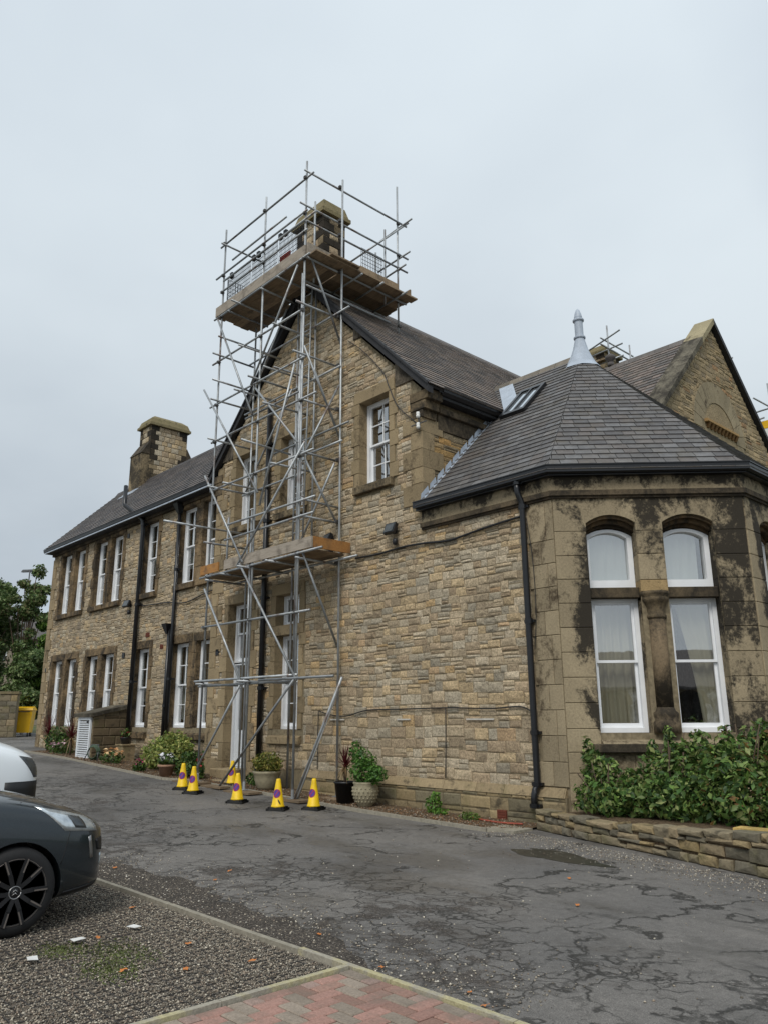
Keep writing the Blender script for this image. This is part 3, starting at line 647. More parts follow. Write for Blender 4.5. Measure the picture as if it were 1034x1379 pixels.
# --- octagonal bay
bay_wall_col = 'dressed_soot'
def bay_face(F, name, windows=True, rubble_face=False):
    hs = []
    ops = [(.50, 1.26), (1.68, 2.46)]
    def arch(u0, u1, zs, rise, n=8):
        w = (u1-u0)/2; R_ = (w*w+rise*rise)/(2*rise); cz = zs+rise-R_; cu = (u0+u1)/2; a0 = math.asin(w/R_)
        return [(cu+R_*math.sin(a0-2*a0*i/n), cz+R_*math.cos(a0-2*a0*i/n)) for i in range(n+1)]   # right -> left
    if windows:
        for (a, b) in ops: hs.append([(a, 1.36), (b, 1.36)]+arch(a, b, 4.53, .13))
    ws = wall_sheet(name, F, rect(0, -.2, FL, 5.35), hs, 'mortar')
    # ashlar courses on piers
    zj = [.42, .80, 1.09, 1.42, 1.79, 2.16, 2.53, 2.90, 3.27, 3.64, 4.01, 4.40]
    ph = rng.uniform(0, 6)
    def bias(p):                                  # where soot has gathered: at window edges, on the right pier, below the string course
        v_ = Vector(p)-F.O; s_ = v_.dot(F.U); z_ = v_.z; b = -.055
        b += .155*math.exp(-((s_-.45)/.22)**2)*(1 if 1.5 < z_ < 4.5 else .25)
        b += .125*(1 if s_ > 2.42 else 0)*(.75+.4*math.sin(z_*2.3+ph)) + .07*math.exp(-((s_-1.47)/.25)**2)
        b += .10*math.exp(-((z_-4.95)/.22)**2) + .02*math.sin(z_*5+ph)
        return b-(.10 if z_ < 1.15 else 0)-(.06 if s_ < .16 else 0)
    def piers(u0, u1, zs, split=None):
        for i in range(len(zs)-1):
            cuts = [u0, u1]
            if split: cuts = [u0, u0+split*(.62 if i % 2 else 1.0), u1] if (u1-u0) > split*1.3 else cuts
            for p, q in zip(cuts, cuts[1:]):
                mb = MB(); F.block(mb, p+.003, q-.003, zs[i]+.003, zs[i+1]-.003, -.34, .028-rng.uniform(0, .005), DRB()); mb.bias = bias; mb.obj('ashlar', 'dressed_soot', ws)
    if not windows:
        piers(0, FL, zj+[4.9], .8); return ws
    piers(0, .50, zj); piers(2.46, FL, zj)
    # below the sill
    z = .0
    for (a, b) in ((.0, .45), (.45, .80), (.80, 1.05)):
        u = .5 if a > .4 else .0
        while u < 2.46:
            q = min(u+rng.uniform(.35, .7), 2.46 if a > .4 else FL); mb = MB(); F.block(mb, u+.003, q-.003, a+.003, b-.003, -.1, .02, DRB()); mb.obj('ashlar', 'dressed', ws); u = q
            if a <= .4 and u > 2.4: break
    mb = MB(); F.block(mb, .36, 2.6, 1.09, 1.21, -.2, .16, c_(96, 86, 70)); mb.obj('sill', 'dressed_dark', ws)
    mb = MB(); mb.hexa([F(.5,1.21,.155),F(2.46,1.21,.155),F(2.46,1.21,-.34),F(.5,1.21,-.34),F(.5,1.215,.15),F(2.46,1.215,.15),F(2.46,1.365,-.3),F(.5,1.365,-.3)], DRB()); mb.obj('sill_slope', 'dressed', ws)
    # middle pier: mullion, column with capital and base, block above
    mb = MB(); F.box(mb, 1.265, 1.675, 1.36, 3.32, -.34, -.10, DRB()); mb.obj('mullion', 'dressed_soot', ws)
    for (a, b, nm) in ((3.62, 4.03, 'ashlar'), (4.03, 4.40, 'ashlar')):
        mb = MB(); F.block(mb, 1.263, 1.677, a+.003, b-.003, -.34, .028, DRB()); mb.bias = bias; mb.obj(nm, 'dressed_soot', ws)
    mb = MB(); F.block(mb, 1.263, 1.677, 3.44, 3.617, -.34, .03, c_(150, 128, 92)); mb.obj('ashlar', 'dressed', ws)
    cc = F(1.47, 0, -.02)
    cap = MB(); cap.lathe([(.135, 3.02), (.15, 3.04), (.15, 3.07), (.135, 3.085), (.14, 3.18), (.17, 3.26), (.20, 3.29), (.205, 3.33), (.185, 3.36), (.215, 3.385), (.22, 3.435)], cc, 20, c_(112, 98, 76)); cap.obj('capital', 'dressed_dark', ws, True)
    mb = MB(); mb.lathe([(.13, 1.72), (.13, 3.02)], cc, 20, c_(120, 104, 82)); mb.obj('column', 'dressed_dark', ws, True)
    mb = MB(); mb.lathe([(.2, 1.36), (.2, 1.50), (.17, 1.54), (.185, 1.6), (.185, 1.64), (.15, 1.67), (.13, 1.72)], cc, 20, c_(112, 98, 78)); mb.obj('column_base', 'dressed_dark', ws, True)
    # arched heads
    for (a, b) in ops:
        A = arch(a, b, 4.53, .13, 10)
        for k, (s0, s1) in enumerate(((0, 3), (3, 7), (7, 10))):     # three voussoirs up to the string course
            pts = A[s0:s1+1]; lo, hi = pts[-1], pts[0]
            fl = lambda p: p[0]+(p[0]-(a+b)/2)*.38
            poly = [(p[0], p[1]) for p in pts]+[(fl(lo), 4.93), (fl(hi), 4.93)]
            mb = MB(); mb.prism([F(u_, z_, -.10) for u_, z_ in poly], F.N*(.13-.004*k), DRB()); mb.bias = bias; fixn(mb.obj('voussoir', 'dressed_soot', ws).data)
        # moulded soffit steps down to the frame
        for (dz, d0, d1) in ((-.05, -.10, -.02), (-.11, -.20, -.10), (-.16, -.30, -.20)):
            I = arch(a, b, 4.53+dz, .13, 10); poly = [(p[0], p[1]) for p in I]+[(a, 4.75), (b, 4.75)]
            mb = MB(); mb.prism([F(u_, z_, d0) for u_, z_ in poly], F.N*(d1-d0), c_(104, 84, 58)); fixn(mb.obj('arch_moulding', 'dressed_dark', ws).data)
    # spandrels
    def span(poly):
        mb = MB(); mb.prism([F(u_, z_, -.1) for u_, z_ in poly], F.N*.127, DRB()); mb.bias = bias; fixn(mb.obj('ashlar', 'dressed_soot', ws).data)
    f0 = .5-(.38*.38); f1 = 1.26+(.38*.38); f2 = 1.68-.148; f3 = 2.46+.148
    span([(0.003, 4.405), (.497, 4.405), (.497, 4.53), (f0-.004, 4.93), (.003, 4.93)])
    span([(1.263, 4.405), (1.677, 4.405), (1.677, 4.53), (f2-.004, 4.93), (f1+.004, 4.93), (1.263, 4.53)])
    span([(2.463, 4.405), (FL-.003, 4.405), (FL-.003, 4.93), (f3+.004, 4.93), (2.463, 4.53)])
    # transom, timber lights
    for k, (a, b) in enumerate(ops):
        mb = MB(); F.block(mb, a, b, 3.36, 3.52, -.36, -.06, c_(92, 80, 62)); mb.obj('transom', 'dressed_dark', ws)
        w = sash_window(F, a, b, 1.37, 3.36, .22, 1, (1, 1), split=.52)
        # upper arched light
        mb = MB(); o = arch(a, b, 4.36, .12, 10); i_ = arch(a+.08, b-.08, 4.33, .10, 10)
        for j in range(10):
            P_ = [F(o[j][0],o[j][1],-.36),F(o[j+1][0],o[j+1][1],-.36),F(i_[j+1][0],i_[j+1][1],-.36),F(i_[j][0],i_[j][1],-.36)]
            mb.hexa(P_+[p+F.N*.13 for p in P_])
        F.box(mb, a, a+.08, 3.52, 4.36, -.36, -.23); F.box(mb, b-.08, b, 3.52, 4.36, -.36, -.23); F.box(mb, a+.08, b-.08, 3.52, 3.66, -.36, -.23)
        w2 = mb.obj('arched_light', 'white_paint', bld); fixn(w2.data)
        mb = MB(); g = [(p[0], p[1]) for p in i_]+[(a+.07, 3.65), (b-.07, 3.65)]
        mb.add([F(u_, z_, -.31) for u_, z_ in g], [tuple(range(len(g)))]); mb.obj('pane', 'glass', w2)
        # curtains hang inside
        def curtain(ua, ub, z0, z1, mat, nm, par, folds, amp, d=-.50, taper=0):
            mb = MB(); vs = []; fs = []; n = folds*8; rows = 5
            for r_ in range(rows+1):
                tz = r_/rows; zz = z1+(z0-z1)*tz
                for q in range(n+1):
                    tq = q/n; uu = ua+(ub-ua)*tq; uu = uu+(taper*(1-tz)**1.4*(1-tq))
                    vs.append(F(uu, zz, d+amp*math.sin(tq*folds*2*math.pi+.6*math.sin(3*tq))+.01*math.sin(tz*5+q)))
            for r_ in range(rows):
                for q in range(n): fs.append((r_*(n+1)+q, r_*(n+1)+q+1, (r_+1)*(n+1)+q+1, (r_+1)*(n+1)+q))
            mb.add(vs, fs); mb.obj(nm, mat, par, True)
        if k == 0:
            curtain(a-.03, b+.1, 1.40, 3.40, 'cream_curtain', 'curtain', w, 7, .03, -.50)
            curtain(a-.05, b+.02, 3.50, 4.5, 'net_curtain', 'curtain', w2, 5, .008, -.385)
        else:
            curtain(b-.30, b+.14, 1.40, 3.40, 'cream_curtain', 'curtain', w, 4, .022, -.42, -.30)
            curtain(a-.05, b-.16, 3.50, 4.5, 'net_curtain', 'curtain', w2, 4, .008, -.385)
    return ws
bw = bay_face(FA, 'bay_wall'); bw2 = bay_face(FB, 'bay_side_wall'); bay_face(FC, 'bay_rear_wall', False)
wall_sheet('bay_back_wall', Frame((0, C4.y, 0), (-1, 0, 0), (0, 1, 0)), rect(6.89, -.2, 9.73, 5.35), [])
mb = MB(); mb.prism([(-9.6, .35, .3), (-7.1, .35, .3), (-5.2, 2.25, .3), (-5.2, 4.9, .3), (-7.1, 6.8, .3), (-9.6, 6.8, .3)], (0, 0, .06)); fixn(mb.obj('room_floor', 'plaster', bld).data)
mb = MB(); mb.box((-9.66, .4, .3), (-9.6, 6.8, 5.3)); mb.obj('room_partition', 'plaster', bld)
# corner ashlar between the pipe and the bay
zj = [.60, .95, 1.32, 1.69, 2.06, 2.43, 2.80, 3.17, 3.54, 3.91, 4.28, 4.93]
for i in range(len(zj)-1):
    for p, q in ((-7.38+(.06 if i % 2 else 0), -7.08+(.05 if i % 3 else -.06)),):
        mb = MB(); FG.block(mb, p, q-.003, zj[i]+.003, zj[i+1]-.003, -.2, .026, DRB()); mb.obj('ashlar', 'dressed', gable_wall)
        mb = MB(); FG.block(mb, q+.003, -6.885, zj[i]+.003, zj[i+1]-.003, -.2, .027, DRB()); mb.obj('ashlar', 'dressed', gable_wall)
# string course, frieze and cornice round the bay (mitred rings)
def oct_ring(name, mat, z0, z1, ap0, ap1, start_x, tint, faces=(0, 1, 2), par=bld):
    cx, cy = -8.37, 3.57; k = math.tan(RAD(22.5))
    def vert(ap, j):            # j=0: front vertex between facade line and face A ...
        a = [(ap*k, -ap), (ap, -ap*k), (ap, ap*k), (ap*k, ap)][j]; return (cx+a[0], cy+a[1])
    segs = [((start_x, cy-ap0), vert(ap0, 0), vert(ap1, 0), (start_x, cy-ap1))]+[(vert(ap0, j), vert(ap0, j+1), vert(ap1, j+1), vert(ap1, j)) for j in faces]
    for s_ in segs:
        mb = MB(); mb.hexa([(p[0], p[1], z0) for p in s_]+[(p[0], p[1], z1) for p in s_], tint); mb.bias = (lambda p: (p[2]-5.05)*.5-.06) if name == 'frieze_stone' else None; fixn(mb.obj(name, mat, par).data)
oct_ring('frieze_stone', 'dressed_soot', 5.05, 5.30, 3.50, 3.615, -9.73, DRB())
oct_ring('string_course', 'dressed_dark', 4.97, 5.052, 3.50, 3.665, -9.73, c_(98, 86, 68))
oct_ring('string_course', 'dressed_dark', 4.93, 4.972, 3.50, 3.63, -9.73, c_(88, 76, 60))
oct_ring('gutter', 'black_paint', 5.285, 5.325, 3.6, 3.72, -9.78, (1, 1, 1))
oct_ring('gutter', 'black_paint', 5.322, 5.43, 3.66, 3.80, -9.78, (1, 1, 1))
oct_ring('gutter', 'black_paint', 5.428, 5.445, 3.63, 3.815, -9.78, (1, 1, 1))

# --- hall gable (faces the road side, behind the bay)
hobs = [(8.75, 7, 11.9, 9.0)]
wall_sheet('hall_gable_wall', FH, [(5.0, -.2), (14.9, -.2), (14.9, 7.9), (10.5, 12.35), (6.1, 7.9), (5.0, 7.9)], [])
ARC = (10.33, 8.95)
def hall_iv(z): return 10.5-(12.3-z), 10.5+(12.3-z)
hobs = []
zz = 7.0
while zz < 10.5:
    if zz < ARC[1]: hobs.append((ARC[0]-1.55, zz, ARC[0]+1.55, zz+.14))
    else:
        q = 1.55**2-(zz+.07-ARC[1])**2
        if q > 0: hobs.append((ARC[0]-math.sqrt(q), zz-.04, ARC[0]+math.sqrt(q), zz+.18))
    zz += .14
rubble('hall', FH, 6.9, 12.15, hall_iv, hobs, lambda z: .14, [(c_(160,142,112),4),(c_(150,134,106),4),(c_(168,148,116),3),(c_(138,124,102),3),(c_(158,128,96),1)], (.2, .42))
hg = MB(); n = 13
for i in range(n):
    a0 = math.pi*i/n+.006; a1 = math.pi*(i+1)/n-.006; P_ = []
    for (r_, a) in ((.97, a0), (1.57, a0), (1.57, a1), (.97, a1)): P_.append(FH(ARC[0]+r_*math.cos(a), ARC[1]+r_*math.sin(a), -.15))
    mb = MB(); mb.hexa(P_+[p+FH.N*.18 for p in P_], _dk(c_(142, 130, 106), .85, 1.1)); fixn(mb.obj('voussoir', 'dressed', bld).data)
for s_ in (-1, 1):
    for i in range(4):
        a = ARC[0]+s_*.97; b = ARC[0]+s_*(1.57 if i % 2 else 1.4); mb = MB(); FH.block(mb, min(a, b), max(a, b), ARC[1]-.42*(i+1), ARC[1]-.42*i-.006, -.15, .03, c_(138, 126, 102)); mb.obj('jamb_stone', 'dressed', bld)
mb = MB(); mb.prism([FH(ARC[0]+.96*math.cos(math.pi*i/16), ARC[1]+.96*math.sin(math.pi*i/16), .006) for i in range(17)]+[FH(ARC[0]-.96, 7.2, .006), FH(ARC[0]+.96, 7.2, .006)], FH.N*.008, c_(150, 134, 106)); fixn(mb.obj('arch_infill', 'rubble', bld).data)
for i in range(9):
    y = ARC[0]-.84+i*.21; mb = MB(); mb.hexa([FH(y,9.02,.014),FH(y+.1,9.02,.014),FH(y+.1,9.02,.05),FH(y,9.02,.05),FH(y,9.16,.014),FH(y+.1,9.16,.014),FH(y+.1,9.16,.12),FH(y,9.16,.12)], c_(120, 92, 60)); fixn(mb.obj('corbel', 'dressed', bld).data)
mb = MB(); FH.block(mb, ARC[0]-.96, ARC[0]+.96, 9.16, 9.24, 0, .13, c_(160, 130, 88)); mb.obj('corbel_course', 'dressed', bld)
# copings
for sgn in (-1, 1):
    L_ = 6.2; n = 5
    for i in range(n):
        a, b = i*L_/n, (i+1)*L_/n
        def cp(t_, up, d): return FH(10.5+sgn*(t_*S2-0*up), 12.55-t_*S2+up, d)
        mb = MB(); mb.hexa([cp(a+.004,-.16,-.42),cp(b-.004,-.16,-.42),cp(b-.004,-.16,.14),cp(a+.004,-.16,.14),cp(a+.004,.05,-.42),cp(b-.004,.05,-.42),cp(b-.004,.02,.14),cp(a+.004,.02,.14)], c_(150, 140, 112) if i == 0 else c_(112, 106, 92))
        fixn(mb.obj('coping_stone', ('dressed_dark' if sgn < 0 else 'barge') if i or sgn > 0 else 'dressed', bld).data)

# --- chimneys
def cap_block(mb, x0, x1, y0, y1, z0, z1, z2, ov, tint):
    mb.box((x0-ov, y0-ov, z0), (x1+ov, y1+ov, z0+.10), tint)
    a, b, c, d = x0-ov+.03, x1+ov-.03, y0-ov+.03, y1+ov-.03; e = .16
    mb.hexa([(a,c,z0+.1),(b,c,z0+.1),(b,d,z0+.1),(a,d,z0+.1),(a+e*.5,c+e*.5,z1),(b-e*.5,c+e*.5,z1),(b-e*.5,d-e*.5,z1),(a+e*.5,d-e*.5,z1)], tint)
    mb.hexa([(a+e*.5,c+e*.5,z1),(b-e*.5,c+e*.5,z1),(b-e*.5,d-e*.5,z1),(a+e*.5,d-e*.5,z1),(a+e*1.6,c+e*1.6,z2),(b-e*1.6,c+e*1.6,z2),(b-e*1.6,d-e*1.6,z2),(a+e*1.6,d-e*1.6,z2)], tint)
def chimney(x0, x1, y0, y1, zb, zt, cap, dark, name='chimney', skip=0):
    mb = MB(); mb.box((x0+.03, y0+.03, zb), (x1-.03, y1-.03, zt)); ch = mb.obj(name, 'mortar', bld)
    for F, L_ in ((Frame((x0, y0+.03, 0), (1, 0, 0), (0, -1, 0)), x1-x0), (Frame((x1-.03, y0, 0), (0, 1, 0), (1, 0, 0)), y1-y0)):
        z = zb; k = 0; pc = MB()
        while z < zt-.03:
            h = min(rng.uniform(.17, .24), zt-z); q = .34 if k % 2 else .2
            for (a, b) in ((0, q), (L_-q, L_)):
                mb = MB(); F.block(mb, a+.003, b-.003, z+.003, z+h-.003, -.1, .032, c_(56, 50, 42) if rng.random() < dark else DR()); mb.obj('quoin', 'dressed_dark' if rng.random() < dark else 'dressed', ch)
            u = q
            while u < L_-q-.02:
                e = min(u+rng.uniform(.18, .34), L_-q)
                if L_-q-e < .09: e = L_-q
                F.stone(pc, u, e, z, z+h, .03, pick(PAL)); u = e
            z += h; k += 1
        pc.obj('chimney_stones', 'rubble', ch, kind='stuff')
    mb = MB(); cap_block(mb, x0, x1, y0, y1, zt, cap[0], cap[1], .10, c_(122, 112, 84)); mb.obj('chimney_cap', 'mossy', ch)
    return ch
chimney(-14.02, -12.95, .06, .74, 10.6, 13.46, (13.86, 14.0), .85)
ch2 = chimney(-27.80, -26.85, 2.60, 4.15, 9.9, 12.66, (12.98, 13.12), .65)
for (y0, y1) in ((2.28, 2.6), (4.15, 4.45)):
    mb = MB(); mb.box((-27.80, y0, 9.9), (-26.85, y1, 11.45), DR())
    yo, yi = (y0, y1) if y0 < 3 else (y1, y0)
    mb.hexa([(-27.83,yo-.03 if y0<3 else yo+.03,11.45),(-26.82,yo-.03 if y0<3 else yo+.03,11.45),(-26.82,yi,11.45),(-27.83,yi,11.45),(-27.83,yo,11.5),(-26.82,yo,11.5),(-26.82,yi,12.0),(-27.83,yi,12.0)], c_(90, 80, 66))
    fixn(mb.obj('chimney_shoulder', 'dressed_dark', ch2).data)
mb = MB(); mb.hexa([(-28.05,1.98,9.66),(-26.75,1.98,9.66),(-26.75,2.3,10.0),(-28.05,2.3,10.0),(-28.05,1.96,9.74),(-26.75,1.96,9.74),(-26.75,2.3,10.08),(-28.05,2.3,10.08)]); fixn(mb.obj('lead_flashing', 'lead', ch2).data)
chimney(-14.3, -13.35, 13.2, 14.2, 9.5, 14.3, (14.6, 14.7), .3)

# --- roofs
SL = [c_(96,94,93,1.0), c_(90,88,87,1.0), c_(101,98,96,1.0), c_(94,89,86,1.0), c_(86,84,84,1.0), c_(103,102,102,1.0)]
SLATES = []
def slates(key, E, A, Sdir, iv, smax, gauge=.175, width=.26, pal=SL, wj=.05):
    A = Vector(A).normalized(); Sdir = Vector(Sdir).normalized(); Nn = A.cross(Sdir)
    if Nn.z < 0: Nn = -Nn
    E = Vector(E); r = 0; s = 0.0
    while s < smax-.03:
        s1 = min(s+gauge+.05, smax); l0, r0 = iv(s); l1, r1 = iv(s1)
        u = min(l0, l1)-width*rng.random()
        if r % 2: u -= width/2
        while u < max(r0, r1):
            w = width+rng.uniform(-wj, wj); a, b = u+.005, u+w-.005
            p = [max(a, l0), min(b, r0), min(b, r1), max(a, l1)]
            if p[1]-p[0] > .02 or p[2]-p[3] > .02:
                if p[1] < p[0]: p[0] = p[1] = (p[0]+p[1])/2
                if p[2] < p[3]: p[2] = p[3] = (p[2]+p[3])/2
                k = rng.choice(pal); q = rng.uniform(.88, 1.10); lift = rng.uniform(0, .004)
                pts = [E+A*p[0]+Sdir*s+Nn*(.016+lift), E+A*p[1]+Sdir*s+Nn*(.016+lift), E+A*p[2]+Sdir*s1+Nn*.002, E+A*p[3]+Sdir*s1+Nn*.002,
                       E+A*p[0]+Sdir*(s+.001)+Nn*(.032+lift), E+A*p[1]+Sdir*(s+.001)+Nn*(.032+lift), E+A*p[2]+Sdir*s1+Nn*.012, E+A*p[3]+Sdir*s1+Nn*.012]
                cen = (pts[4]+pts[6])/2; d = cen-CAM; dep = d.dot(_fw); cosv = max(0, -Nn.dot(d)/d.length)
                vis = abs(d.dot(_r2)/dep*FPX) < 515 and dep > 0
                SLATES.append((w*gauge*cosv/dep**2 if vis and key == 'bay' else 0, pts, (k[0]*q, k[1]*q, k[2]*q), key))
            u += w
        s += gauge; r += 1
def under(name, pts, drop=.012, mat='underlay'):
    mb = MB(); P_ = [Vector(p) for p in pts]; n = (P_[1]-P_[0]).cross(P_[2]-P_[0]).normalized()
    if n.z < 0: n = -n
    mb.add([p-n*.002 for p in P_]+[p-n*(.05) for p in P_], [tuple(range(len(P_))), tuple(range(2*len(P_)-1, len(P_)-1, -1))]+[(i, (i+1) % len(P_), len(P_)+(i+1) % len(P_), len(P_)+i) for i in range(len(P_))])
    o = mb.obj(name, mat, bld); fixn(o.data); return o
ROOF = {}
H2_ = S2
# bay wing: front slope z = 5.55 + Y
ap = 3.79; k8 = math.tan(RAD(22.5)); ce = (-8.37, 3.57); apexz = 5.56+3.57; ez = apexz-ap
def vtx(j, a=ap): q = [(a*k8, -a), (a, -a*k8), (a, a*k8), (a*k8, a)][j]; return (ce[0]+q[0], ce[1]+q[1], apexz-a)
apex = (ce[0], ce[1], apexz)
ROOF['bay'] = under('bay_roof', [(-9.73, ce[1]-ap, ez), vtx(0), apex, (-10.83, ce[1], apexz), (-9.56, 2.3, 2.3+5.56), (-9.73, 2.3, 7.86)])
for j in range(3): under('bay_roof', [vtx(j), vtx(j+1), apex])
under('bay_roof', [vtx(3), (-10.8, ce[1]+ap, ez), (-10.83, ce[1], apexz), apex])
yl = ap/H2_
def iv_front(s):
    y = ce[1]-ap+s*H2_; l = -9.72 if y < 2.3 else -7.25-y; r = ce[0]+ap*k8*(1-s/yl); return l, r
slates('bay', (0, ce[1]-ap, ez), (1, 0, 0), (0, 1, 1), iv_front, yl)
for j, (dx, dy) in enumerate(((S2, S2), (0, 1), (-S2, S2))):
    nx, ny = dy, -dx; half = ap*k8
    E_ = (ce[0]+nx*ap, ce[1]+ny*ap, ez)
    slates('bay', E_, (dx, dy, 0), (-nx, -ny, 1), lambda s: (-half*(1-s/yl), half*(1-s/yl)), yl)
# gable roof: ridge X=-13.415, z 11.72
gr = 11.74
ROOF['gable'] = under('gable_roof', [(-9.40, -.10, gr-4.015), (-9.40, 6.0, gr-4.015), (APX, 10.0, gr), (APX, -.10, gr)])
under('gable_roof', [(-17.43, -.10, gr-4.015), (-17.43, 6.0, gr-4.015), (APX, 10.0, gr), (APX, -.10, gr)])
gl_ = 4.015/H2_
slates('gable', (-9.40, 0, gr-4.015), (0, 1, 0), (-1, 0, 1), lambda s: (-.12, 6.0+s*H2_), gl_, .19, .26, [c_(112,100,92,1.0), c_(98,90,84,1.0), c_(120,108,98,1.0), c_(90,84,80,1.0)])
slates('gable', (-17.43, 0, gr-4.015), (0, -1, 0), (1, 0, 1), lambda s: (-6.0-s*H2_, .12), gl_, .19, .26)
# left wing
wr0 = -.02; wz = 7.72; wl = (2.66-wr0)
ROOF['wing'] = under('wing_roof', [(-29.5, wr0, wz), (-17.4, wr0, wz), (-14.75, 2.66, wz+wl), (-29.5, 2.66, wz+wl)])
under('wing_roof', [(-29.5, 5.36, wz), (-17.4, 5.36, wz), (-14.75, 2.66, wz+wl), (-29.5, 2.66, wz+wl)])
slates('wing', (0, wr0, wz), (1, 0, 0), (0, 1, 1), lambda s: (-29.5, -17.4+s*H2_), wl/H2_, .2, .28, [c_(88,82,80,1.0), c_(78,73,72,1.0), c_(98,90,86,1.0), c_(70,66,66,1.0)])
# hall
ROOF['hall'] = under('hall_roof', [(-8.6, 5.2, 6.9), (-8.6, 10.5, 12.2), (-25, 10.5, 12.2), (-25, 5.2, 6.9)])
under('hall_roof', [(-8.6, 15.2, 7.5), (-8.6, 10.5, 12.2), (-25, 10.5, 12.2), (-25, 15.2, 7.5)])
slates('hall', (0, 5.2, 6.9), (1, 0, 0), (0, 1, 1), lambda s: (max(-15, -3.4-(5.2+s*H2_)), -8.82), 5.3/H2_, .2, .28, [c_(112,100,92,1.0), c_(98,90,84,1.0), c_(118,106,98,1.0), c_(90,84,80,1.0)])
SLATES.sort(key=lambda s: -s[0])
rest = {}
for i, (sc_, pts, tn, key) in enumerate(SLATES):
    if i < 300 and sc_ > 0:
        mb = MB(); mb.hexa(pts, tn); mb.obj('slate', 'slate', ROOF[key])
    else: rest.setdefault(key, MB()).hexa(pts, tn)
for key, mb in rest.items(): mb.obj('slates', 'slate', ROOF[key], kind='stuff')
# ridge tiles
def ridge(p, q, n, tint, par, mat='slate', w=.16, h=.10):
    p = Vector(p); q = Vector(q); d = (q-p).normalized(); sd = Vector((-d.y, d.x, 0)).normalized()
    mb = MB()
    for i in range(n):
        a = p+(q-p)*(i/n)+d*.004; b = p+(q-p)*((i+1)/n)-d*.004; L_ = []
        for c in (a, b):
            L_ += [c+sd*w+Vector((0, 0, -w+.02)), c+sd*.05+Vector((0, 0, .045)), c+Vector((0, 0, .07)), c-sd*.05+Vector((0, 0, .045)), c-sd*w+Vector((0, 0, -w+.02)), c+Vector((0, 0, -.03))]
        fs = [tuple(range(5, -1, -1)), tuple(range(6, 12))]+[(k, (k+1) % 6, 6+(k+1) % 6, 6+k) for k in range(6)]
        kq = rng.uniform(.8, 1.2); mb.add(L_, fs, tuple(x*kq for x in tint))
    o = mb.obj('ridge_tiles', mat, par); fixn(o.data); return o
ridge((APX, -.12, gr), (APX, 9.95, gr), 24, c_(98, 92, 88, 1), ROOF['gable']); ridge((-29.5, 2.66, wz+wl), (-14.9, 2.66, wz+wl), 32, c_(64, 60, 60, 1), ROOF['wing'])
ridge((-10.7, ce[1], apexz), (-8.55, ce[1], apexz), 5, c_(112, 104, 92, 1), ROOF['bay']); ridge((-14, 10.5, 12.2), (-8.75, 10.5, 12.2), 12, c_(100, 94, 90, 1), ROOF['hall'])
# verges of the front gable (dark barge and undercloak)
for sgn in (-1, 1):
    e = APX+sgn*4.0; mb = MB()
    P_ = [Vector((APX, -.135, gr+.03)), Vector((e, -.135, gr-3.97)), Vector((e, -.135, gr-4.17)), Vector((APX, -.135, gr-.19))]
    mb.prism(P_, (0, .14, 0)); fixn(mb.obj('bargeboard', 'barge', ROOF['gable']).data)
    mb = MB(); P2 = [Vector((APX, -.17, gr+.05)), Vector((e, -.17, gr-3.95)), Vector((e, -.17, gr-4.01)), Vector((APX, -.17, gr-.01))]
    mb.prism(P2, (0, .1, 0)); fixn(mb.obj('verge_cap', 'barge', ROOF['gable']).data)
# lead: abutment flashing on the return wall, valley, finial
mb = MB(); y = -.12
while y < 2.2:
    st = rng.uniform(.2, .26); z_ = 5.56+y
    mb.hexa([(-9.735,y,z_-.01),(-9.60,y,z_+.035),(-9.60,y+st,z_+st+.035),(-9.735,y+st,z_+st-.01),(-9.735,y,z_+.02),(-9.60,y,z_+.045),(-9.60,y+st,z_+st+.045),(-9.735,y+st,z_+st+.02)])
    mb.add([(-9.690,y,z_),(-9.690,y+st,z_+st),(-9.690,y+st-.03,z_+st+.13),(-9.690,y+.03,z_+.13+.05)], [(0,1,2,3)]); y += st
fixn(mb.obj('lead_flashing', 'lead', ROOF['bay']).data)
mb = MB(); mb.hexa([(-9.43,2.16,7.75),(-9.02,2.16,7.745),(-10.1,3.4,8.99),(-10.5,3.4,8.99),(-9.43,2.16,7.78),(-9.02,2.16,7.775),(-10.1,3.4,9.02),(-10.5,3.4,9.02)]); fixn(mb.obj('lead_valley', 'lead', ROOF['bay']).data)
fin = MB(); prof = [(.42, -.36), (.32, -.22), (.22, -.02), (.155, .16), (.118, .32), (.10, .40)]
vs = []; fs = []; nn = 16
for (r_, z_) in prof:
    for i in range(nn): a = 2*math.pi*(i+.5)/nn; rr_ = r_*(1.0+(.04 if i % 2 else 0)); vs.append((ce[0]+rr_*math.cos(a), ce[1]+rr_*math.sin(a), apexz+z_))
for k_ in range(len(prof)-1):
    for i in range(nn): fs.append((k_*nn+i, k_*nn+(i+1) % nn, (k_+1)*nn+(i+1) % nn, (k_+1)*nn+i))
fin.add(vs, fs)
fin.lathe([(.10, .40), (.125, .41), (.13, .43), (.125, .45), (.092, .46), (.092, .82), (.12, .83), (.125, .85), (.12, .87), (.085, .88), (.088, .93), (.07, 1.02), (.04, 1.10), (.0, 1.15)], (ce[0], ce[1], apexz), 16)
f_ = fin.obj('finial', 'lead', ROOF['bay']); fixn(f_.data)
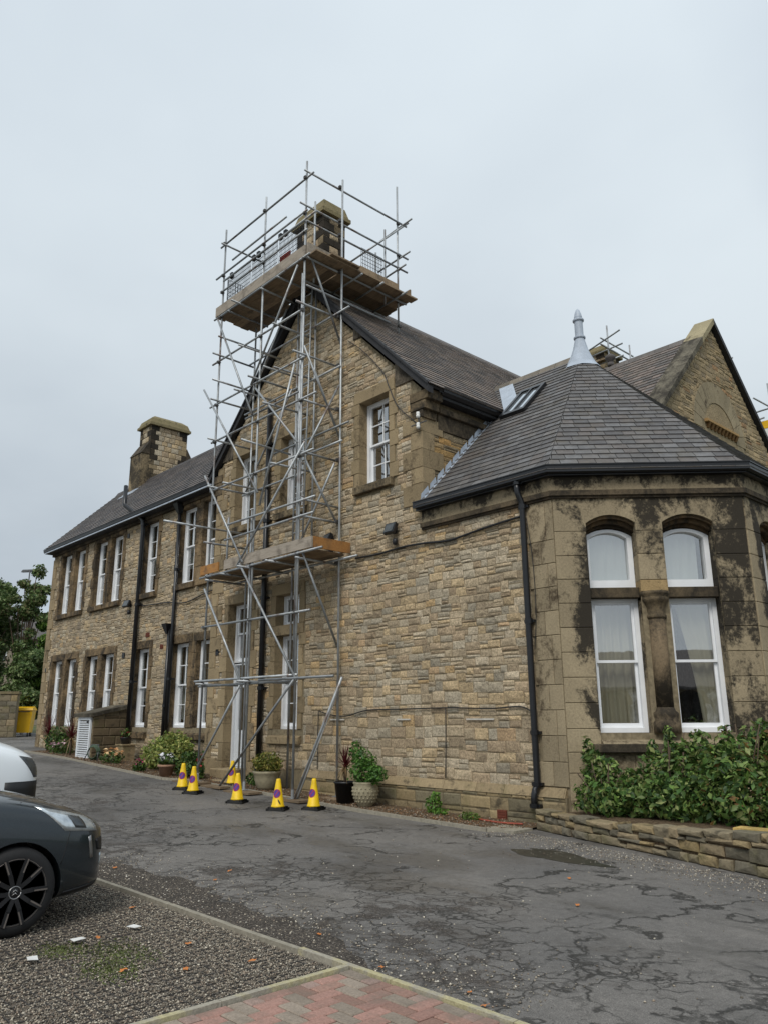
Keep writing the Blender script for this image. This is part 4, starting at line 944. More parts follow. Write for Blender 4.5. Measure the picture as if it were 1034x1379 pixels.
# skylight on the front slope of the bay wing
def onslope(x, y, up): return Vector((x, y, 5.56+y))+Vector((0, -S2, S2))*up
x0, x1, y0, y1 = -9.33, -8.70, 1.92, 2.74; mb = MB()
for (a, b, c, d) in ((x0, x0+.07, y0, y1), (x1-.07, x1, y0, y1), (x0+.07, x1-.07, y0, y0+.07), (x0+.07, x1-.07, y1-.07, y1), ((x0+x1)/2-.02, (x0+x1)/2+.02, y0+.07, y1-.07)):
    mb.hexa([onslope(a,c,.02),onslope(b,c,.02),onslope(b,d,.02),onslope(a,d,.02),onslope(a,c,.11),onslope(b,c,.11),onslope(b,d,.11),onslope(a,d,.11)])
sk = mb.obj('skylight', 'black_paint', ROOF['bay']); fixn(sk.data)
mb = MB(); mb.hexa([onslope(x0+.06,y0+.06,.06),onslope(x1-.06,y0+.06,.06),onslope(x1-.06,y1-.06,.06),onslope(x0+.06,y1-.06,.06),onslope(x0+.06,y0+.06,.075),onslope(x1-.06,y0+.06,.075),onslope(x1-.06,y1-.06,.075),onslope(x0+.06,y1-.06,.075)]); fixn(mb.obj('skylight_glass', 'sky_glass', ROOF['bay']).data)
# gutters of wing and gable return
def gutter(p, q, nrm, name='gutter', mat='black_paint'):
    p = Vector(p); q = Vector(q); n = Vector(nrm); mb = MB()
    prof = [(0, 0), (.06, -.02), (.12, .03), (.135, .10), (.15, .10), (.15, .115), (.10, .115), (.0, .09)]
    P_ = [p+n*a+Vector((0, 0, b)) for a, b in prof]; mb.prism(P_, q-p); o = mb.obj(name, mat, bld); fixn(o.data)
gutter((-29.55, .10, 7.60), (-17.15, .10, 7.60), (0, -1, 0)); gutter((-9.53, .30, 7.66), (-9.53, 2.5, 7.66), (1, 0, 0))
mb = MB(); mb.box((-29.45, -.015, 7.565), (-17.15, .02, 7.60)); mb.obj('gutter_highlight', 'lead', bld)  # pale strip painting in the highlight along the gutter's lower edge
mb = MB(); mb.box((-29.45, .02, 7.56), (-17.15, .34, 7.625)); mb.obj('soffit', 'barge', bld)
mb = MB(); mb.box((-9.70, .30, 7.58), (-9.50, 2.5, 7.655)); mb.obj('soffit', 'barge', bld)
# downpipes
def pipe(pts, r, collars, name='downpipe', n=10):
    mb = MB(); mb.path(pts, r, n); o = mb.obj(name, 'black_paint', bld, True)
    for (p, q) in collars:
        mb = MB(); mb.tube(p, q, r*1.28, 10); Pm = (Vector(p)+Vector(q))/2; mb.box((Pm.x-r*1.9, Pm.y+r*.2, Pm.z-.02), (Pm.x+r*1.9, Pm.y+r*1.2+.04, Pm.z+.02)); mb.obj('pipe_collar', 'black_paint', o)
def bend(pts, k=3):
    out = [Vector(pts[0])]
    for i in range(1, len(pts)-1):
        a, b, c = Vector(pts[i-1]), Vector(pts[i]), Vector(pts[i+1]); r_ = min(.06, (a-b).length*.4, (c-b).length*.4)
        p0 = b+(a-b).normalized()*r_; p1 = b+(c-b).normalized()*r_
        for j in range(k+1): t_ = j/k; out.append(p0*(1-t_)**2+b*2*t_*(1-t_)+p1*t_*t_)
    return out+[Vector(pts[-1])]
pipe(bend([(-7.44, -.16, 5.30), (-7.44, -.16, 5.13), (-7.40, -.10, 4.96), (-7.40, -.085, .62), (-7.42, -.15, .50), (-7.42, -.16, .30)]), .05,
     [((-7.44, -.16, 5.26), (-7.44, -.16, 5.32)), ((-7.40, -.09, 4.86), (-7.40, -.09, 4.93)), ((-7.40, -.085, 3.0), (-7.40, -.085, 3.09)), ((-7.40, -.085, 1.33), (-7.40, -.085, 1.40)), ((-7.41, -.10, .60), (-7.41, -.10, .66)), ((-7.42, -.16, .30), (-7.42, -.16, .36))])
pipe(bend([(-22.86, .02, 8.75), (-22.70, -.05, 8.08), (-21.86, .20, 7.50), (-21.86, .23, 7.2), (-21.86, .23, .55)]), .065, [((-21.86, .23, 7.3), (-21.86, .23, 7.38)), ((-21.86, .23, 4.85), (-21.86, .23, 4.93)), ((-21.86, .23, 2.6), (-21.86, .23, 2.68))], 'soil_pipe')
pipe([(-19.62, .25, 7.45), (-19.62, .25, .6)], .05, [((-19.62, .25, 5.6), (-19.62, .25, 5.67)), ((-19.62, .25, 2.6), (-19.62, .25, 2.67))])
pipe([(-19.80, .25, 4.0), (-19.80, .25, .6)], .05, [((-19.80, .25, 1.9), (-19.80, .25, 1.97))])
for (x, z_) in ((-19.62, 7.25), (-19.84, 3.85)):
    mb = MB(); mb.hexa([(x-.05,.19,z_),(x+.05,.19,z_),(x+.05,.31,z_),(x-.05,.31,z_),(x-.13,.08,z_+.28),(x+.13,.08,z_+.28),(x+.13,.32,z_+.28),(x-.13,.32,z_+.28)]); fixn(mb.obj('hopper', 'black_paint', bld).data)
pipe([(-14.72, -.10, 8.86), (-14.72, -.10, .32)], .065, [((-14.72, -.10, 7.9), (-14.72, -.10, 7.98)), ((-14.72, -.10, 6.0), (-14.72, -.10, 6.08)), ((-14.72, -.10, 4.2), (-14.72, -.10, 4.28)), ((-14.72, -.10, 2.2), (-14.72, -.10, 2.28)), ((-14.72, -.10, .5), (-14.72, -.10, .58))], 'soil_pipe')
# vents and little fittings in the walls
for (F, u, z_, w_, h_, mat) in ((FP, -8.1, .14, .17, .15, 'rust_brick'), (FW, -21.25, 3.95, .22, .12, 'rust_brick'), (FW, -22.75, 3.45, .16, .16, 'black_plastic'), (FW, -29.05, 3.3, .12, .14, 'black_plastic'), (FG, -16.75, 3.15, .14, .14, 'black_plastic'), (FW, -20.35, 3.55, .14, .12, 'rust_brick'), (FW, -23.05, 7.2, .14, .14, 'black_plastic')):
    mb = MB(); F.box(mb, u-w_/2, u+w_/2, z_-h_/2, z_+h_/2, -.02, .034)
    for i in range(4): F.box(mb, u-w_/2+.01, u+w_/2-.01, z_-h_/2+h_*(i+.25)/4, z_-h_/2+h_*(i+.6)/4, .034, .040)
    mb.obj('air_brick', mat, bld)

# --- place the stones: the 300 that show largest are parts, the rest one mass for each wall
STONES.sort(key=lambda s: -s[0])
WALLS = {'front': gable_wall, 'wing': wing_wall, 'plinth': gable_wall, 'return': bld, 'hall': bld}
rest = {}
for i, (sc_, F, ua, ue, z0, z1, df, tn, key) in enumerate(STONES):
    if i < 300 and key in ('front', 'plinth') and sc_ > 0:
        mb = MB(); F.stone(mb, ua, ue, z0, z1, df, tn, warp=key != 'plinth'); mb.obj('stone', 'mossy' if key == 'plinth' else 'rubble', WALLS[key])
    else: F.stone(rest.setdefault(key, MB()), ua, ue, z0, z1, df, tn, warp=key != 'plinth')
for key, mb in rest.items(): mb.obj('rubble_stones', 'mossy' if key == 'plinth' else 'rubble', WALLS[key], kind='stuff')

# ------------------------------------------------------------------ scaffold round the front chimney
sc = thing('scaffold_tower', 'tall galvanised tube scaffold with boarded platforms rising round the gable chimney', 'scaffold', (-13.9, -.6, 0))
SO = Vector((13.9, .6, 0))
def sv(p): return Vector(p)+SO
TR = .0242
def stube(name, p, q, mat='tube', r=TR, fit=True):
    mb = MB(); mb.tube(sv(p), sv(q), r, 9); return mb.obj(name, mat, sc, True)
def fitting(p, axis='x'):
    mb = MB(); p = sv(p); mb.box((p.x-.034, p.y-.04, p.z-.03), (p.x+.034, p.y+.04, p.z+.03)); mb.tube(p+Vector((.02, -.06, 0)), p+Vector((.02, .06, 0)), .009, 6); mb.obj('coupler', 'fitting', sc)
YF, YB = -1.0, -.12
X1, X2, X3 = -15.67, -13.85, -12.23
# standards (front row, back row, and those standing on the roof)
for (p, q) in (((X1, YF, .30), (X1, YF, 13.88)), ((X2, YF, .20), (X2, YF, 13.86)), ((X3, YF, .16), (X3, YF, 13.91)), ((X3-.13, YF+.05, 2.2), (X3-.13, YF+.05, 11.1)), ((X2-.14, YF+.03, .2), (X2-.14, YF+.03, 6.0)),
               ((-15.45, YB, .35), (-15.45, YB, 11.3)), ((-13.62, YB, .2), (-13.62, YB, 11.25)), ((-12.95, YB, 4.9), (-12.95, YB, 11.3)), ((-12.02, YB, .12), (-12.02, YB, 13.75)), ((-14.98, -.95, 4.75), (-14.98, -.95, 6.05)),
               ((X3, 1.83, 10.50), (X3, 1.83, 14.69)), ((X3-.02, 1.42, 11.2), (X3-.02, 1.42, 13.26)), ((-12.95, 1.75, 11.3), (-12.95, 1.75, 13.1)), ((-12.75, -.35, 11.3), (-12.75, -.35, 13.45)), ((-15.6, .15, 10.0), (-15.6, .15, 12.9)), ((-14.9, .1, 11.3), (-14.9, .1, 12.6))):
    stube('standard', p, q)
# ledgers along the front
for (xa, xb, z_, y) in ((-15.9, -11.97, 13.46, YF), (-15.95, -12.1, 12.53, YF-.06), (-15.6, -11.8, 12.33, YF-.05), (-15.65, -12.1, 12.05, YF-.05), (-15.95, -12.0, 11.37, YF-.05), (-15.91, -12.3, 10.12, YF-.05), (-15.93, -12.1, 8.98, YF-.05), (-14.45, -12.4, 8.28, YF+.05),
                        (-15.77, -11.67, 8.02, YF-.05), (-15.6, -11.72, 6.79, YF-.05), (-14.95, -11.65, 5.82, YF-.05), (-14.95, -11.7, 5.48, YF-.05), (-15.96, -11.4, 4.74, YF-.05), (-15.75, -11.75, 3.59, YF-.05), (-15.94, -12.1, 2.40, YF-.05), (-15.93, -12.3, 2.29, YF+.05), (-13.3, -10.95, 2.33, YF-.11), (-15.9, -11.4, 4.70, YB-.05), (-13.4, -11.9, 7.25, YB-.05), (-15.6, -11.7, 10.3, YB-.05)):
    stube('ledger', (xa, y, z_), (xb, y, z_+rng.uniform(-.02, .02)))
# transoms
for (x, ya, yb, z_) in ((X1, -1.15, .1, 13.40), (X1, -1.1, .37, 10.79), (X1, -1.23, -.05, 10.29), (X2, -1.34, -.05, 9.02), (X2, -.95, -.03, 9.38), (X1, -1.2, .1, 9.60), (X1, -1.22, -.03, 9.08), (X3, -1.29, -.02, 9.06), (X3, -1.24, -.02, 10.24), (X3, -.98, 1.5, 10.72), (X3, -1.05, -.02, 8.03), (X1, -1.24, -.02, 8.06), (X1, -1.18, -.03, 6.88),
                        (X3, -1.05, -.02, 6.88), (X3, -1.0, -.02, 5.88), (X3, -1.0, -.02, 5.53), (X1, -2.22, -.1, 5.87), (X1, -1.19, -.02, 5.53), (X3, -1.1, -.02, 4.66), (X1, -1.1, -.02, 4.66), (X2, -1.3, -.02, 2.33), (X1, -1.2, -.05, 2.33), (X3, -1.1, 2.1, 13.60), (X3, -1.2, 2.14, 12.70), (X3, -1.0, 2.11, 12.32), (X3+.05, -1.05, 2.0, 11.37), (X2, -1.1, 0.1, 11.32), (-14.8, -1.3, .1, 11.34), (-13.2, -1.1, -.02, 11.33), (-15.3, -1.1, .1, 11.34), (-12.95, -.5, 2.0, 11.36)):
    stube('transom', (x+.05, ya, z_), (x+.05, yb, z_+rng.uniform(-.02, .02)))
# cross tubes near the right end of the top deck
for (p, q) in (((-12.9, 1.86, 13.45), (-11.75, 1.86, 13.52)), ((-13.4, .95, 12.5), (-11.95, 1.95, 13.55)), ((-13.0, 1.88, 12.62), (-11.85, 1.88, 12.66)), ((-13.0, 1.78, 12.22), (-11.9, 1.78, 12.28)), ((-12.75, .9, 11.33), (-11.75, .9, 11.36)), ((-12.9, .3, 11.33), (-11.8, .3, 11.36)), ((-12.9, 1.6, 11.33), (-11.7, 1.6, 11.37))):
    stube('transom', p, q)
# further ties and putlogs, as the scaffolders left them
for (p, q) in (((-15.75, -.16, 8.98), (-12.0, -.16, 9.0)), ((-15.7, -.16, 6.85), (-13.4, -.16, 6.87)), ((-14.4, -.16, 7.6), (-11.7, -.16, 7.62)), ((-13.95, -1.35, 7.55), (-13.95, -.02, 7.5)), ((-14.9, -1.2, 6.80), (-14.9, -.02, 6.82)), ((-13.0, -1.2, 6.80), (-13.0, -.02, 6.83)),
               ((-13.3, -1.25, 8.25), (-13.3, -.02, 8.28)), ((-14.6, -1.2, 9.0), (-14.6, -.02, 9.03)), ((-13.0, -1.2, 9.0), (-13.0, -.02, 9.03)), ((-14.5, -1.2, 10.1), (-14.5, .0, 10.12)), ((-13.1, -1.2, 10.1), (-13.1, -.02, 10.1)), ((-13.9, -1.35, 4.70), (-13.9, -.02, 4.70)), ((-14.9, -1.15, 4.70), (-14.9, -.02, 4.70)), ((-13.0, -1.25, 4.70), (-13.0, -.02, 4.70)),
               ((-14.0, -1.08, 12.0), (-13.2, -1.08, 12.0)), ((-15.2, -1.06, 12.75), (-12.9, -1.06, 12.78)), ((-15.8, -.05, 12.5), (-14.1, -.02, 12.5)), ((-13.55, -1.08, 6.0), (-12.4, -1.08, 8.9)), ((-15.6, -.2, 9.1), (-14.0, -.2, 11.2)), ((-15.5, -.2, 6.9), (-13.7, -.2, 9.0)), ((-13.6, -.2, 4.8), (-12.1, -.2, 6.8))):
    stube('ledger', p, q)
# braces, front face
for (a, za, b, zb) in ((-15.69, 11.27, -13.95, 8.2), (-16.19, 9.53, -13.6, 6.3), (-12.35, 11.25, -14.05, 8.95), (-11.95, 7.02, -14.3, 4.80), (-14.21, 4.83, -12.05, 2.28), (-13.84, 8.80, -12.2, 7.06), (-15.64, 4.45, -14.0, 2.35), (-14.0, 2.25, -15.68, .42), (-12.1, 2.33, -14.75, .14), (-15.9, 7.21, -14.1, 4.85)):
    stube('brace', (a, YF-.10, za), (b, YF-.10, zb))
stube('brace', (-14.72, YF-.1, 2.27), (-14.3, -1.6, .2)) if False else None
# braces, right face (plane of the end frame)
for (ya, za, yb, zb) in ((-.93, 11.53, -.02, 9.62), (-1.03, 9.25, -.15, 7.66), (-.74, 8.77, -.03, 7.40), (-.06, 8.62, -.99, 6.79), (-.95, 6.74, -.06, 5.47), (-.95, 4.78, -.04, 2.97), (-.05, 2.05, -.97, .14)):
    stube('brace', (X3+.08, ya, za), (X3+.08, yb, zb))
stube('brace', (-10.9, -.95, 2.30), (-12.15, -1.02, .14))
for (x, y) in ((X1, YF), (X2, YF), (X3, YF)):
    for z_ in (13.46, 12.53, 12.05, 11.37, 10.12, 8.98, 8.02, 6.79, 4.74, 3.59, 2.35): fitting((x, y-.03, z_))
for z_ in (13.6, 12.7, 12.32, 11.37, 10.24, 9.06, 8.03, 6.88, 5.53, 4.66): fitting((-12.1, YB, z_))
for z_ in (13.6, 12.7, 12.32, 11.4, 10.75): fitting((X3+.03, 1.83, z_))
# boards
def board(name, x0, x1, y0, y1, z0, z1, mat):
    mb = MB(); a = sv((x0, y0, z0)); b = sv((x1, y1, z1)); mb.box(a, b); return mb.obj(name, mat, sc)
y = -1.02
for i in range(5):                          # top deck: front run, then the left arm
    xr = -12.25 if y < -.3 else -14.15
    if y > .3: break
    board('deck_board', -15.9+rng.uniform(-.06, .1), xr+rng.uniform(-.05, .05), y, y+.225, 11.40+rng.uniform(0, .006), 11.438, 'board'); y += .237
x = -12.98
for i in range(5):                          # right arm along the chimney's side
    board('deck_board', x, x+.225, -1.0 if x > -12.35 else -.05, 2.05+rng.uniform(-.05, .12), 11.405+rng.uniform(0, .006), 11.443, 'board'); x += .232
for (xx, a, b) in ((-11.86, -.62, .2), (-12.08, -.5, .05)): board('deck_board', xx-.11, xx+.11, a, b, 11.447, 11.485, 'board')
board('toe_board', -15.92, -12.18, -1.045, -1.008, 11.44, 11.70, 'toe_grey'); board('toe_board', -12.17, -12.135, -1.0, .55, 11.45, 11.76, 'toe_grey'); board('toe_board', -12.13, -12.095, .5, 1.72, 11.50, 11.80, 'board'); board('toe_board', -12.95, -11.98, 1.99, 2.03, 11.45, 11.72, 'board')
y = -.98
for i in range(4): board('deck_board', -15.95, -11.85, y, y+.205, 4.765+rng.uniform(0, .005), 4.803, 'board'); y += .212
board('toe_board', -14.95, -11.75, -1.04, -1.003, 4.81, 5.03, 'toe_grey'); board('toe_board', -15.98, -15.2, -1.04, -1.003, 4.81, 5.02, 'ply'); board('toe_board', -11.78, -11.74, -.99, -.06, 4.81, 5.03, 'ply')
# sole boards under the feet
for (x, y, a, b) in ((X1, YF-.15, .55, .16), (X2+.1, YF-.1, .45, .16), (X3, YF, .4, .16), (-12.02, YB-.2, .5, .12), (-14.75, -1.12, .4, .12)):
    z_ = gz(x); board('sole_board', x-a, x+a, y-b, y+b, z_+.006, z_+.045, 'board')
for (x, y) in ((X1, YF), (X2, YF), (X3, YF), (-12.02, YB)):
    mb = MB(); p = sv((x, y, gz(x)+.045)); mb.box((p.x-.075, p.y-.075, p.z), (p.x+.075, p.y+.075, p.z+.01)); mb.tube(p+Vector((0, 0, .01)), p+Vector((0, 0, .16)), .03, 8); mb.obj('base_plate', 'tube', sc)
# wire mesh guards
def guard(p, q, h, nx, nz, name='mesh_guard'):
    p = Vector(p); q = Vector(q); mb = MB(); up = Vector((0, 0, h))
    for i in range(nx+1): a = sv(p+(q-p)*i/nx); mb.tube(a, a+up, .0058, 4, cap=False)
    for j in range(nz+1): a = sv(p+up*j/nz); mb.tube(a, a+(q-p), .0058, 4, cap=False)
    mb.obj(name, 'wire', sc)
for i in range(3): xa = -15.6+i*1.13; guard((xa, -.93, 11.46), (xa+1.06, -.93, 11.46), .98, 20, 9)
guard((-12.3, .70, 11.46), (-12.3, 1.38, 11.46), 1.0, 13, 10); guard((-15.62, -.9, 11.46), (-15.62, .1, 11.46), .98, 14, 9)
for i, (x, z_) in enumerate(((-15.3, 12.4), (-14.3, 12.42), (-14.1, 12.42), (-13.2, 12.45), (-13.0, 12.45))):
    mb = MB(); p = sv((x, -1.0, z_)); mb.box((p.x-.05, p.y-.03, p.z-.09), (p.x+.05, p.y+.04, p.z+.05)); mb.obj('guard_clip', 'black_plastic', sc)
mb = MB(); a = sv((-13.35, -.90, 11.5)); mb.box(a, a+Vector((.4, .02, .5))); a = sv((-13.9, -.9, 11.5)); mb.box(a, a+Vector((.12, .02, .3))); mb.obj('warning_tape', 'red_tape', sc)
# ladder inside the tower
lad = MB()
for s_ in (-.18, .18): lad.tube(sv((-13.15+s_, -.35, 5.0)), sv((-13.15+s_, -.22, 11.6)), .02, 7)
for i in range(24): z_ = 5.2+i*.26; yy = -.35+.13*(z_-5)/6.6; lad.tube(sv((-13.33, yy, z_)), sv((-12.97, yy, z_)), .014, 6)
lad.obj('ladder', 'tube', sc, True)

# far scaffolds behind the roofs
def small_scaffold(label, loc, tubes, boards=()):
    t_ = thing('roof_scaffold', label, 'scaffold', loc, group='scaffolds showing behind the right-hand roofs'); o = Vector(loc)
    for (p, q) in tubes: mb = MB(); mb.tube(Vector(p)-o, Vector(q)-o, .03, 7); mb.obj('tube', 'tube', t_, True)
    for (a, b, mat) in boards: mb = MB(); mb.box(Vector(a)-o, Vector(b)-o); mb.obj('board', mat, t_)
small_scaffold('small tube scaffold around the chimney behind the bay finial', (-13.2, 13.5, 9.5),
    [((-13.05, 13.0, 10.2), (-13.05, 13.0, 15.15)), ((-14.5, 13.0, 9.4), (-14.5, 13.0, 14.4)), ((-14.7, 13.0, 14.15), (-12.5, 13.0, 14.25)), ((-14.7, 13.0, 13.75), (-12.5, 13.0, 13.8)), ((-13.1, 12.6, 14.55), (-13.1, 14.8, 14.55)), ((-13.0, 12.4, 14.2), (-13.0, 14.9, 14.2)), ((-13.05, 14.5, 9.8), (-13.05, 14.5, 14.9)), ((-14.5, 13.0, 14.3), (-12.4, 12.7, 14.62))],
    [((-14.6, 12.75, 13.78), (-13.1, 13.0, 13.82), 'board')])
small_scaffold('tube scaffold with a yellow board at the far right edge, beyond the hall gable', (-8.4, 17, 0),
    [((-9.33, 17, 0), (-9.33, 17, 12.87)), ((-7.5, 17, 0), (-7.5, 17, 12.9)), ((-10.6, 17, 11.9), (-6.8, 17, 12.05)), ((-10.4, 17.05, 11.6), (-9.6, 17.05, 11.68)), ((-9.6, 16.3, 12.2), (-9.3, 18.5, 12.0)), ((-10.6, 15, 13.66), (-9.79, 15, 13.73)), ((-10.4, 15, 13.2), (-9.61, 15, 13.31)), ((-10.3, 15, 6), (-10.3, 15, 13.8))],
    [((-10.6, 17.1, 11.30), (-6.5, 17.15, 11.58), 'bin_yellow'), ((-10.6, 17.12, 10.8), (-6.5, 17.16, 11.28), 'white_plastic')])
t_ = thing('roof_vent', 'small grey vent pot on the right-hand roof ridge', 'vent', (-11.6, 10.5, 12.25)); mb = MB(); mb.lathe([(.09, 0), (.09, .2), (.16, .25), (.16, .34), (.05, .42), (0, .43)], (0, 0, 0), 12); mb.obj('cowl', 'house_roof', t_, True)
mb = MB(); mb.tube((0, 0, 0), (0, 0, .12), .1, 10); mb.obj('collar', 'house_roof', t_, True)

# ------------------------------------------------------------------ wall-mounted things
def floodlight(label, x, y, z_, yaw):
    t_ = thing('floodlight', label, 'floodlight', (x, y, z_), yaw, group='floodlights on the front wall')
    mb = MB(); mb.hexa([(-.14,-.2,-.06),(.14,-.2,-.06),(.14,-.12,.14),(-.14,-.12,.14),(-.13,-.14,-.09),(.13,-.14,-.09),(.13,-.05,.10),(-.13,-.05,.10)]); fixn(mb.obj('housing', 'black_plastic', t_).data)
    mb = MB(); mb.hexa([(-.11,-.205,-.04),(.11,-.205,-.04),(.11,-.135,.12),(-.11,-.135,.12),(-.11,-.20,-.042),(.11,-.20,-.042),(.11,-.13,.118),(-.11,-.13,.118)]); fixn(mb.obj('lens', 'lamp_dark', t_).data)
    mb = MB(); mb.box((-.02, -.12, .0), (.02, 0, .04)); mb.box((-.05, -.03, -.06), (.05, 0, .10)); mb.obj('bracket', 'black_plastic', t_)
    mb = MB(); mb.lathe([(.0, -.3), (.045, -.28), (.055, -.22), (.045, -.17), (.02, -.16)], (.05, -.06, 0), 10); mb.obj('sensor', 'black_plastic', t_, True)
floodlight('black floodlight with sensor on the bare wall right of the scaffold', -10.45, -.03, 5.05, 0)
floodlight('black floodlight on the wall just above the lower scaffold platform', -12.35, -.03, 5.18, -.2)
floodlight('black floodlight beside the tall soil pipe on the left wing', -22.55, .32, 4.95, .2)
def cable(label, pts, r=.012, mat='black_plastic'):
    P_ = [Vector(p) for p in pts]; out = []
    for i in range(len(P_)-1):
        for j in range(5):
            t_ = j/5; a = P_[max(i-1, 0)]; b = P_[i]; c = P_[i+1]; d = P_[min(i+2, len(P_)-1)]
            out.append(.5*((2*b)+(c-a)*t_+(2*a-5*b+4*c-d)*t_*t_+(3*b-a-3*c+d)*t_**3))
    out.append(P_[-1]); mb = MB(); mb.path(out, r, 6); mb.obj('cable', mat, None, True, label=label, cat='cable', group='cables fixed to the front wall')
dY = -.045
cable('thick black cable running along the wall at first-floor level to the downpipe', [(-11.6, dY, 4.69), (-10.9, dY, 4.67), (-10.3, dY, 4.70), (-9.69, dY, 4.68), (-9.05, dY, 4.63), (-8.32, dY, 4.70), (-7.5, dY, 4.76)], .02)
cable('black cable at sill height across the lower wall', [(-12.7, dY, 1.73), (-12.32, dY, 1.65), (-11.85, dY, 1.63), (-11.25, dY, 1.73), (-10.4, dY, 1.74), (-9.25, dY, 1.75), (-8.27, dY, 1.73), (-7.68, dY, 1.75), (-7.45, dY, 1.66)], .011)
cable('thin cable dropping down the wall below the sill-height cable', [(-9.25, dY, 1.74), (-9.27, dY, 1.1), (-9.29, dY, .62)], .008)
cable('thin cable dropping down the wall behind the scaffold foot', [(-12.72, dY, 1.73), (-12.73, dY, 1.1), (-12.73, dY, .62)], .008)
cable('thin cable curving down the gable from the verge to the corner insulators', [(-11.86, dY, 9.58), (-11.38, dY, 9.16), (-10.77, dY, 8.47), (-10.60, dY, 8.11), (-10.34, dY, 7.58), (-9.89, dY, 7.13), (-9.76, -.08, 7.03)], .01)
cable('cable sagging between the two downpipes of the left wing', [(-22.05, .3, 4.6), (-22.0, .3, 4.87), (-21.39, .3, 4.82), (-20.07, .3, 4.76), (-19.08, .3, 4.65), (-17.96, .3, 4.8), (-17.3, .3, 4.83)], .016)
cable('thin wire curling down behind the right-hand downpipe', [(-7.36, -.06, 4.7), (-7.28, -.06, 4.0), (-7.27, -.06, 3.2), (-7.33, -.06, 2.6)], .006)
t_ = thing('insulator', 'two white line insulators on a bracket at the gable corner', 'insulator', (-9.71, -.12, 7.04)); 
for dz in (-.14, .08): mb = MB(); mb.lathe([(.0, 0), (.035, .01), (.04, .05), (.03, .07), (.04, .09), (.03, .12), (0, .13)], (0, 0, dz), 10); mb.obj('pot', 'white_plastic', t_, True)
mb = MB(); mb.bar((-.2, .02, -.03), (.2, .02, -.03), .02, .02); mb.bar((0, .02, -.15), (0, .02, .12), .02, .02); mb.obj('bracket', 'fitting', t_)
for i, (xa, xb) in enumerate(((-12.34, -11.92), (-10.45, -10.11), (-8.80, -8.22))):
    mb = MB(); mb.box((xa, -.045, 1.55), (xb, -.03, 1.575)); mb.obj('wall_strip', 'strip_grey', None, label=['thin white strip on the wall behind the right scaffold brace', 'thin white strip on the wall, the middle one of three', 'thin white strip on the wall nearest the right-hand downpipe'][i], cat='strip', group='white strips on the wall')

# ------------------------------------------------------------------ stone lean-to with louvred door
lt = thing('stone_lean_to', 'low stone lean-to with white louvred door against the left wing', 'lean-to', (-22.5, -.2, .45))
lo = Vector((-22.5, -.2, .45))
def lb(name, a, b, mat, tint=(1, 1, 1), par=None):
    mb = MB(); mb.box(Vector(a)-lo, Vector(b)-lo, tint); return mb.obj(name, mat, par or lt)
core = MB(); core.hexa([Vector(p)-lo for p in [(-23.15,-.68,.3),(-22.13,-.68,.3),(-22.13,.34,.3),(-23.15,.34,.3),(-23.15,-.68,1.66),(-22.13,-.68,1.66),(-22.13,.34,1.90),(-23.15,.34,1.90)]]); wl_ = core.obj('wall', 'mortar', lt)
FLt = Frame((-22.13-lo.x, -.68-lo.y, -lo.z), (0, 1, 0), (1, 0, 0)); z = .42
while z < 1.75:
    h = rng.uniform(.2, .27); u = 0
    while u < 1.0:
        e = min(u+rng.uniform(.3, .5), 1.02); top = min(z+h, 1.64+.235*(u/1.02))
        if top-z > .05: mb = MB(); FLt.stone(mb, u, e, z, top, .03, _dk(c_(92, 80, 62), .8, 1.1)); mb.obj('stone', 'mossy', wl_)
        u = e
    z += h
mb = MB(); mb.hexa([Vector(p)-lo for p in [(-23.25,-.80,1.65),(-22.04,-.80,1.65),(-22.04,.33,1.90),(-23.25,.33,1.90),(-23.25,-.80,1.75),(-22.04,-.80,1.75),(-22.04,.33,2.0),(-23.25,.33,2.0)]], c_(104, 98, 84)); fixn(mb.obj('coping_slab', 'dressed_dark', lt).data)
dd = MB(); FD = Frame((-23.05-lo.x, -.69-lo.y, -lo.z), (1, 0, 0), (0, -1, 0)); bars(FD, dd, 0, .86, .47, 1.65, .0, .05, .07, .12, .08); F_d = dd.obj('louvred_door', 'door_white', lt)
for i in range(16):
    z_ = .60+i*.060; mb = MB(); mb.hexa([FD(.07,z_,.005),FD(.79,z_,.005),FD(.79,z_,.045),FD(.07,z_,.045),FD(.07,z_+.042,.002),FD(.79,z_+.042,.002),FD(.79,z_+.022,.048),FD(.07,z_+.022,.048)]); fixn(mb.obj('slat', 'door_white', F_d).data)
mb = MB(); FD.box(mb, .66, .74, 1.5, 1.56, .05, .075); mb.obj('latch', 'black_plastic', F_d)

# ------------------------------------------------------------------ edging, pavers, gravel, borders
def edging_run(name, label, pts_fn, n, mat, w=.045, h=.03):
    e = link(name, None, None, None, None, kind='structure'); e.empty_display_size = .1
    for i in range(n):
        a, b = pts_fn(i); mb = MB(); d = (Vector(b)-Vector(a)).normalized(); mb.bar(Vector(a)+d*.003, Vector(b)-d*.003, w, h*2); mb.obj('edging_stone', mat if isinstance(mat, str) else mat(i), e)
    return e
edging_run('parking_edging', '', lambda i: ((-13.0+i*.92, EY+rng.uniform(-.012, .012), gz(-13+i*.92)+.004), (-13.0+(i+1)*.92, EY+rng.uniform(-.012, .012), gz(-12.08+i*.92)+.004)), 9, 'edge_grey')
edging_run('paver_edging', '', lambda i: ((-4.72+i*.92, EY, .052), (-4.72+(i+1)*.92, EY, .052)), 8, 'edge_yellow')
edging_run('paver_side_edging', '', lambda i: ((-4.19, EY-.03-i*.92, .056), (-4.19-.004*i, EY-.03-(i+1)*.92, .056)), 5, 'edge_yellow')
pav = sheet('block_paving', -4.16, 6, -14, EY-.03, 'soil', .003)
